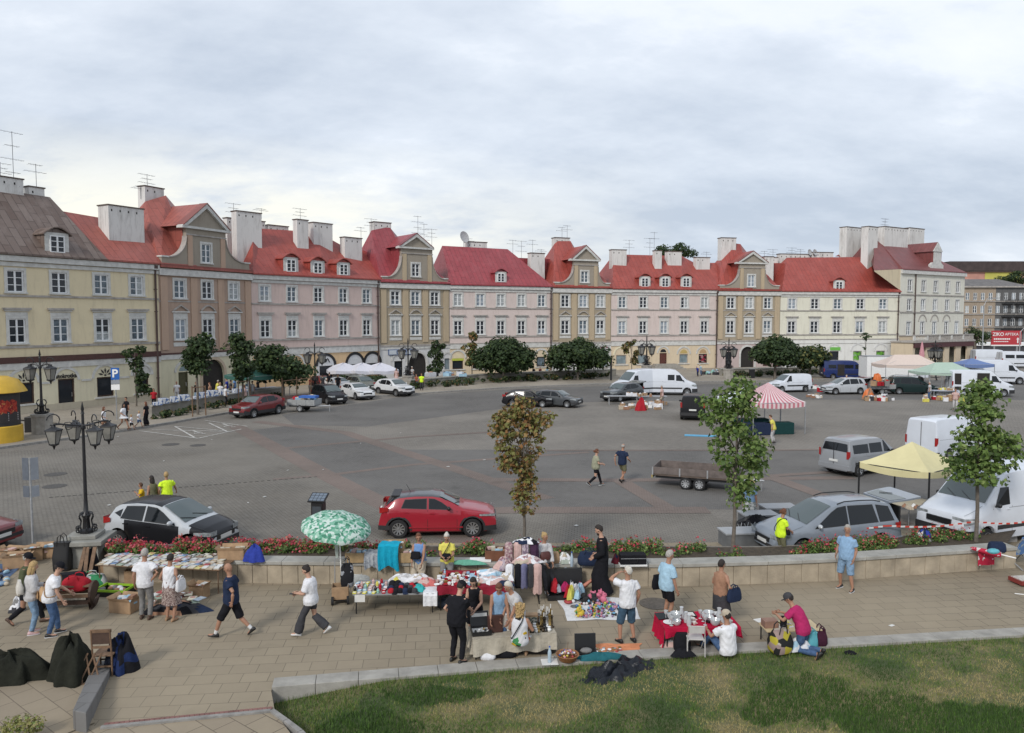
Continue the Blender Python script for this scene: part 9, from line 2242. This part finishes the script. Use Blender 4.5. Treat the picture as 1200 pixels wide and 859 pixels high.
m=MB();m.lathe([(.01,0),(.05,.05),(.10,.7),(.08,.78),(.01,.8)],pattern('red_white_nylon',[(.42,.02,.05),(.42,.02,.05),(.42,.02,.05),(.55,.5,.5)],7,.6,'noise',.3),10,(0,0,0),Matrix.Rotation(R(98),3,'Y'));m.tube([(.78,0,-.10),(1.15,0,-.16)],.02,WHITE,6);one('umbrella','closed red and white umbrella lying across the wall top','umbrella',m,g3(1137,642,.80),-25,60)
one('flag_cloth','red and white cloth hanging over the wall under the umbrella','cloth',MB().loft([[(x,-.04-.02*sin(x*20),z) for x in[-.28+.56*k/8 for k in range(9)]] for z in(.0,-.15,-.3,-.42)],MATS['red_white_nylon'],False,False),g3(1155,645.5,.70),8,60)
bag('dark rucksack with a turquoise panel on the wall',1168,646,.46,.34,.28,NAVY,.70,-8,handles=False,name='rucksack',cat='rucksack');m=MB();m.ell((0,0,0),(.18,.12,.08),M('turquoise_plastic',(.10,.36,.42),.5,.1));one('pouch','turquoise pouch on top of the dark rucksack','pouch',m,g3(1164,646,.94),0,60)
root=empty('deck_chair',g3(1196,664),R(200),'blue folding camping chair at the right edge','chair');m=MB();BLF=pattern('blue_print',[(.10,.20,.42),(.10,.20,.42),(.32,.38,.42)],5,.8,'noise');m.prism([(-.28,.0,.42),(.28,.0,.42),(.28,.22,1.0),(-.28,.22,1.0)],(0,.02,0),BLF);m.build('backrest',root);m=MB();m.b2((-.28,-.42,.38),(.28,.0,.40),BLF);m.build('seat',root);m=MB();[m.tube([(x,-.42,.0),(x,.25,.95)],.015,STEEL,6) for x in(-.3,.3)];[m.tube([(x,.3,.0),(x,-.42,.4)],.015,STEEL,6) for x in(-.3,.3)];m.build('frame',root)
m=MB();m.b2((-.4,-.25,.05),(.4,.25,.16),M('red_case',(.20,.03,.025),.5,.1));m.b2((-.36,-.2,.16),(.36,.2,.18),MATS['faded_print']);one('case','red case with pictures on the paving at the right edge','case',m,g3(1204,684),8)
m=MB();m.tube([(0,0,.012),(.35,-.14,.012)],.012,WHITE,5);one('stick','thin white stick lying on the paving at the right edge','stick',m,g3(1189,696),0)
def held(P,i,off,name,label,cat,m,rz=0):return one(name,label,cat,m,P['w'](P['hand'][i]+V(off)),P['yaw']+rz,60)
held(p_phone,0,(.02,.10,-.02),'mobile_phone','dark mobile phone held by the woman in the oversized tee','phone',MB().b2((-.04,-.075,-.005),(.04,.075,.005),BLACK))
P=p_skirt;one('handbag','white handbag hanging from the skirted woman','handbag',bagmesh(.30,.12,.30,WT,WT),P['w'](V((.29,.02,.78))),P['yaw']+80,60)
P=p_brown;one('shoulder_bag','navy shoulder bag carried by the woman in tan','bag',bagmesh(.42,.14,.32,NAVY,NAVY),P['w'](V((.30,.12,.72))),P['yaw']+75,60)
P=p_blond;one('backpack','small white backpack on the blond woman','backpack',bagmesh(.26,.15,.32,M('white_leather',(.56,.53,.48),.6,.1),None,False),P['w'](V((0,-.22,1.02))),P['yaw'],60)
P=p_cap;m=MB();m.ell((0,0,.17),(.19,.10,.19),M('tan_leather',(.42,.26,.13),.6,.12));m.lathe([(.10,.0),(.12,.012)],MATS['tan_leather'],12,(0,-.10,.2),Matrix.Rotation(PI/2,3,'X'));one('round_bag','round tan bag on the back of the bending person','bag',m,P['w'](V((-.20,-.20,.80))),P['yaw']+10,60)
P=p_shirt;one('shoulder_bag','black bag behind the man in the pale blue shirt','bag',bagmesh(.28,.12,.36,BKT,BKT,False),P['w'](V((-.24,-.12,.80))),P['yaw']+90,60)
P=p_tank;one('belt_bag','black belt bag on the lap of the woman in blue','bag',bagmesh(.28,.14,.20,BKT,BKT,False),P['w'](V((.05,.25,.88))),P['yaw'],60)
P=p_yellow;one('belt_bag','black belt bag on the lap of the white-haired seller','bag',bagmesh(.26,.12,.16,BKT,BKT,False),P['w'](V((.0,.22,.86))),P['yaw'],60)
P=p_band;one('handbag','dark brown handbag on the lap of the woman with the headband','handbag',bagmesh(.30,.14,.22,M('oxblood_leather',(.09,.03,.025),.5,.1),None,False),P['w'](V((.08,.26,.90))),P['yaw'],60)
P=p_hiv;one('belt_bag','black waist pouch on the woman in the hi-vis tee','pouch',bagmesh(.26,.12,.18,BKT,BKT,False),P['w'](V((.10,.14,.86))),P['yaw'],60)
GT=M('grey_table_top',(.30,.31,.32),.5,.1)
for(u,v,w,d,h,lab) in((872,640,1.5,.75,.55,'low grey box table left of the blue-grey minivan'),(888,620,1.2,.7,.60,'grey box table behind the folded black chairs'),(912,611,1.2,.7,.60,'grey box table nearest the minivan windscreen')):
 m=MB();m.b2((-w/2,-d/2,0),(w/2,d/2,h-.05),M('grey_panel',(.13,.135,.14),.6,.15));m.b2((-w/2-.04,-d/2-.04,h-.05),(w/2+.04,d/2+.04,h),GT);one('box_table',lab,'table',m,g3(u,v,.01),6)
root=empty('folded_chairs',g3(884,629,.01),R(8),'stack of folded black chairs with silver tubes before the minivan','chairs');m=heapmesh(1.9,.8,.62,[BKT,BLACK],101,8,40,.6,-1.);m.build('black_fabric',root,smooth=70);m=MB()
for k in range(6):x=-.75+k*.24;m.tube([(x,-.36,.05),(x+.18,-.22,.58)],.014,STEEL,6);m.tube([(x+.22,-.36,.05),(x+.02,-.24,.55)],.014,STEEL,6)
m.build('tube_frame',root)
m=MB();TW,TR_=M('tape_white',(.6,.6,.6),.5,0),M('tape_red',(.5,.05,.03),.5,0);P=[at(948,619,24.1),at(1040,617,24.1),at(1143,612,24.2),at(1215,610,24.6)]
for a,b in zip(P,P[1:]):
 n=max(2,int((b-a).length/.14))
 for k in range(n):
  p,q=a.lerp(b,k/n),a.lerp(b,(k+1)/n);sg=-.10*sin(PI*(k+.5)/n);m.quad(p+V((0,0,sg)),q+V((0,0,sg)),q+V((0,0,sg+.055)),p+V((0,0,sg+.055)),TW if k%2 else TR_)
one('barrier_tape','red and white barrier tape stretched before the minivan and white van','tape',m)
heap('blue_bag','blue bag lying at the bumper of the big white van','bag',1082,634,.7,.4,.35,[ROYAL,NAVY,LGREY],.5,seed=103)
root=empty('stall_table',g3(1072,612,.01),R(25),'cream-topped stall table under the pale yellow tent','table');m=MB();m.b2((-.8,-.35,.70),(.8,.35,.74),M('cream_cloth',(.52,.47,.36),.8,.1));m.build('tabletop',root)
for x in(-.7,.7):
 for y in(-.28,.28):m=MB();m.tube([(x,y,0),(x,y,.7)],.018,STEEL,6);m.build('leg',root)
for k in range(8):p=gp(1060+k*4,592+(k%3),.8);heap('plate_stack','small brown and white ware on the table under the yellow tent','tableware',1060+k*3.6,594+(k%3)*1.5,.2,.2,.1,[gg.choice([BEIGE,BROWNC,WHITE])],.76,seed=110+k,group='ware under the yellow tent')
def clutter(n,us,vs,z,label,name,cat,cols,size=(.25,.6),group=None,base=.01):
 for k in range(n):
  u,v=gg.uniform(*us),gg.uniform(*vs);w,d,h=gg.uniform(*size),gg.uniform(*size)*.8,gg.uniform(*size)*.7;c=gg.choice(cols)
  m=MB();m.b2((-w/2,-d/2,0),(w/2,d/2,h*.85),c);m.ell((0,0,h*.8),(w*.36,d*.36,h*.25),gg.choice(cols),8,5);one(name,label,cat,m,g3(u,v,base if base>.1 else .012),gg.uniform(0,90),None,group)
CL=[WT,CARD,BEIGE,WHITE,CARD,BROWNC]
clutter(20,(728,780),(474,480),0,'box of wares on the ground before the white vans','box','box',CL,(.3,.7),'boxes before the white vans')
heap('red_cloth','bright red cloth bundle among the boxes before the vans','bundle',751,481,.9,.7,.9,[REDC],.01,seed=121)
root=empty('stall_table',g3(746,474,.01),R(-3),'long stall table with wares before the dark crossover','table');m=MB();m.b2((-2.6,-.4,.72),(2.6,.4,.76),STEEL);m.build('tabletop',root);m=MB();[m.tube([(x,y,0),(x,y,.72)],.03,STEEL,5) for x in(-2.4,0,2.4) for y in(-.3,.3)];m.build('legs',root)
clutter(10,(735,772),(463,465),0,'box of wares on the stall table by the white van','box','box',CL,(.2,.45),'boxes on the stall table',.77)
for k,(u,v,w,lab) in enumerate(((880,503,2.2,'dark green covered table at the back of the striped tent'),(912,508,1.8,'dark green covered table at the right of the striped tent'),(884,509,2.4,'dark blue covered table in front of the white tent'))):
 m=MB();c=cloth('bottle_green',(.012,.045,.045)) if k<2 else NAVY;m.b2((-w/2,-.4,0),(w/2,.4,.75),c);one('covered_table',lab,'table',m,g3(u,v,.01),5,bevel=.03)
m=MB();m.b2((-1.,-.22,0),(1.,.22,.05),M('blue_board',(.10,.35,.55),.6,.1));one('blue_board','light blue board lying on the ground behind the green maple','board',m,g3(821,511,.01),-14)
heap('canister','orange fuel canister on top of the grey trailer','canister',1027.5,450.5,.8,.6,.9,[M('bright_orange',(.55,.13,.02),.5,.1)],1.0,seed=130,flat=-2.5);heap('canister','orange bundle on the ground behind the silver people carrier','bundle',1018,468,1.0,.6,.9,[MATS['bright_orange'],BROWNC],.01,seed=131)
clutter(26,(1012,1046),(466.5,471),0,'box of wares on the ground by the grey trailer','box','box',CL+[REDC,DKGREY,GREYC],(.3,.7),'boxes by the grey trailer');clutter(14,(1023,1043),(450.5,452.5),0,'crate heaped on the grey trailer','crate','crate',[DKGREY,CARD,BROWNC,REDC,GREYC],(.4,.9),'crates on the trailer',.9)
clutter(26,(1084,1128),(466,471),0,'box of wares before the stall van','box','box',CL+[BLUEL,REDC,YELC],(.3,.7),'boxes before the stall van');clutter(18,(955,1012),(455,459),0,'box of wares below the blue van','box','box',CL+[REDC,DKGREY],(.3,.8),'boxes below the blue van');clutter(9,(946,962),(464.5,466.5),0,'pale vessel on the ground beside the white small van','vessel','vessel',[WHITE,BEIGE,BROWNC],(.25,.5),'vessels beside the small van')
for u,v,w,lab in((1108,467,2.6,'grey stall table in front of the green tent'),(1136,470,2.2,'white stall table beside the stall van door')):
 root=empty('stall_table',g3(u,v,.01),R(-4),lab,'table');m=MB();m.b2((-w/2,-.4,.72),(w/2,.4,.78),M('pale_table_cloth',(.36,.38,.44),.8,.1));m.build('tabletop',root);m=MB();[m.tube([(x,y,0),(x,y,.72)],.03,STEEL,5) for x in(-w/2+.1,w/2-.1) for y in(-.3,.3)];m.build('legs',root)
clutter(10,(1100,1117),(456.3,457.8),0,'small goods on the grey stall table','box','box',CL+[YELC],(.2,.4),'goods on the grey stall table',.79)
clutter(6,(347,368),(467.5,470.5),0,'bucket or crate in the trailer behind the dark red people carrier','crate','crate',[ROYAL,BLUEL,DKGREY,BEIGE],(.4,.7),'crates in the small trailer',.8);heap('red_cover','red cover over the left end of the small trailer','cover',346,470,1.0,.7,.35,[REDC],.75,seed=140);m=MB();m.b2((-.7,-.4,0),(.7,.4,.16),M('bright_blue_plastic',(.03,.12,.42),.5,.1));one('plastic_cover','blue plastic cover on the small trailer','cover',m,g3(362,466,1.15),-8)
for k in range(11):
 u=182+k*11.5+gg.uniform(-3,3);v=474.5-k*1.75;m=MB();w=gg.uniform(.4,.8);m.b2((-w/2,-.35,0),(w/2,.35,gg.uniform(.2,.5)),pattern('white_blue_box',[(.56,.58,.62),(.56,.58,.62),(.1,.16,.32),(.56,.58,.6)],2.2,.7,'noise',0));one('storage_box','white box with blue print standing along the market wall','box',m,g3(u,v,.98),gg.uniform(-10,10)+40,None,'white boxes on the market wall')
for k,(u,v) in enumerate(((262,459.5),(285,456.5),(310,455))):
 m=MB();m.b2((-1.2,-.4,0),(1.2,.4,.08),M('table_white',(.5,.52,.56),.7,.1));[m.tube([(x,y,0),(x,y,-.75)],.03,STEEL,5) for x in(-1.1,1.1) for y in(-.3,.3)];one('market_table',['white market table below the archway shoppers','white market table right of the tall dense tree','white market table under the dark awning'][k],'table',m,g3(u,v,.9),48)
cl2=[]
for u in range(398,452,3):p=g3(u,452,.13);cl2 .append((p.x,p.y,.75,.55,.5,.55,1))
m=MB();leaves(m,cl2,2600,.24,LD,150);tag(m.build('cafe_hedge',fix=False),'dark planters and hedge enclosing the cafe terrace','hedge')
m=MB();m.b2((-.35,-.3,0),(.35,.3,1.0),BLACK);one('litter_bin','black litter bin beside the left two-lantern lamp plinth','bin',m,g3(38,506,.13),10,bevel=.03)
m=MB();m.b2((-.3,-.25,0),(.3,.25,1.1),BLACK);m.b2((-.32,-.27,1.1),(.32,.27,1.2),STEEL);one('litter_bin','dark litter bin in front of the tall dark arch','bin',m,g3(881,443,.13),0)
for k,(u,v,c) in enumerate(((700,0,0),)):
 pass
p=g3(716,447,0);m=MB();m.tube([(0,0,0),(0,0,2.6)],.12,BLACK,8);one('bollard_post','dark post on the kerb between round tree and white van','post',m,p)
clutter(12,(824,846),(437.5,441),0,'bag of goods heaped beside the crouching figure','bag','bag',[BLUEL,DKGREY,GREYC,BROWNC,M('mint_plastic',(.25,.45,.38),.5,.1),WT],(.4,.9),'bags by the grey steps');clutter(14,(496,548),(440.5,441.5),0,'market item on the wall near the passage','box','box',[BLUEL,DKGREY,BROWNC,BKT,WT,DENL],(.5,1.),'items on the wall near the passage',.95)
m=MB();m.b2((-1.6,-.4,0),(1.6,.4,.5),M('tan_hoarding',(.17,.11,.09),.8,.25));[m.tube([(x,-.4,0),(x,-.4,2.2)],.05,WOOD,5) for x in(-1.5,0,1.5)];m.tube([(-1.5,-.4,1.9),(1.5,-.4,2.0)],.04,WOOD,5);one('tree_guard','brown timber guard round the bushy tree','tree guard',m,g3(345,470,.13),50)
for k,(u,v) in enumerate(((228,487),(281,477.5))):
 m=MB();[m.tube([(x,y,0),(x,y,2.3)],.05,WOOD,6) for x in(-.5,.5) for y in(-.4,)];m.tube([(-.5,-.4,2.2),(.5,-.4,2.2)],.04,WOOD,6);one('tree_stakes',['timber stakes holding the tree left of the archway','timber stakes holding the tree right of the archway'][k],'stakes',m,g3(u+3,v,.13),45)
finish_people()
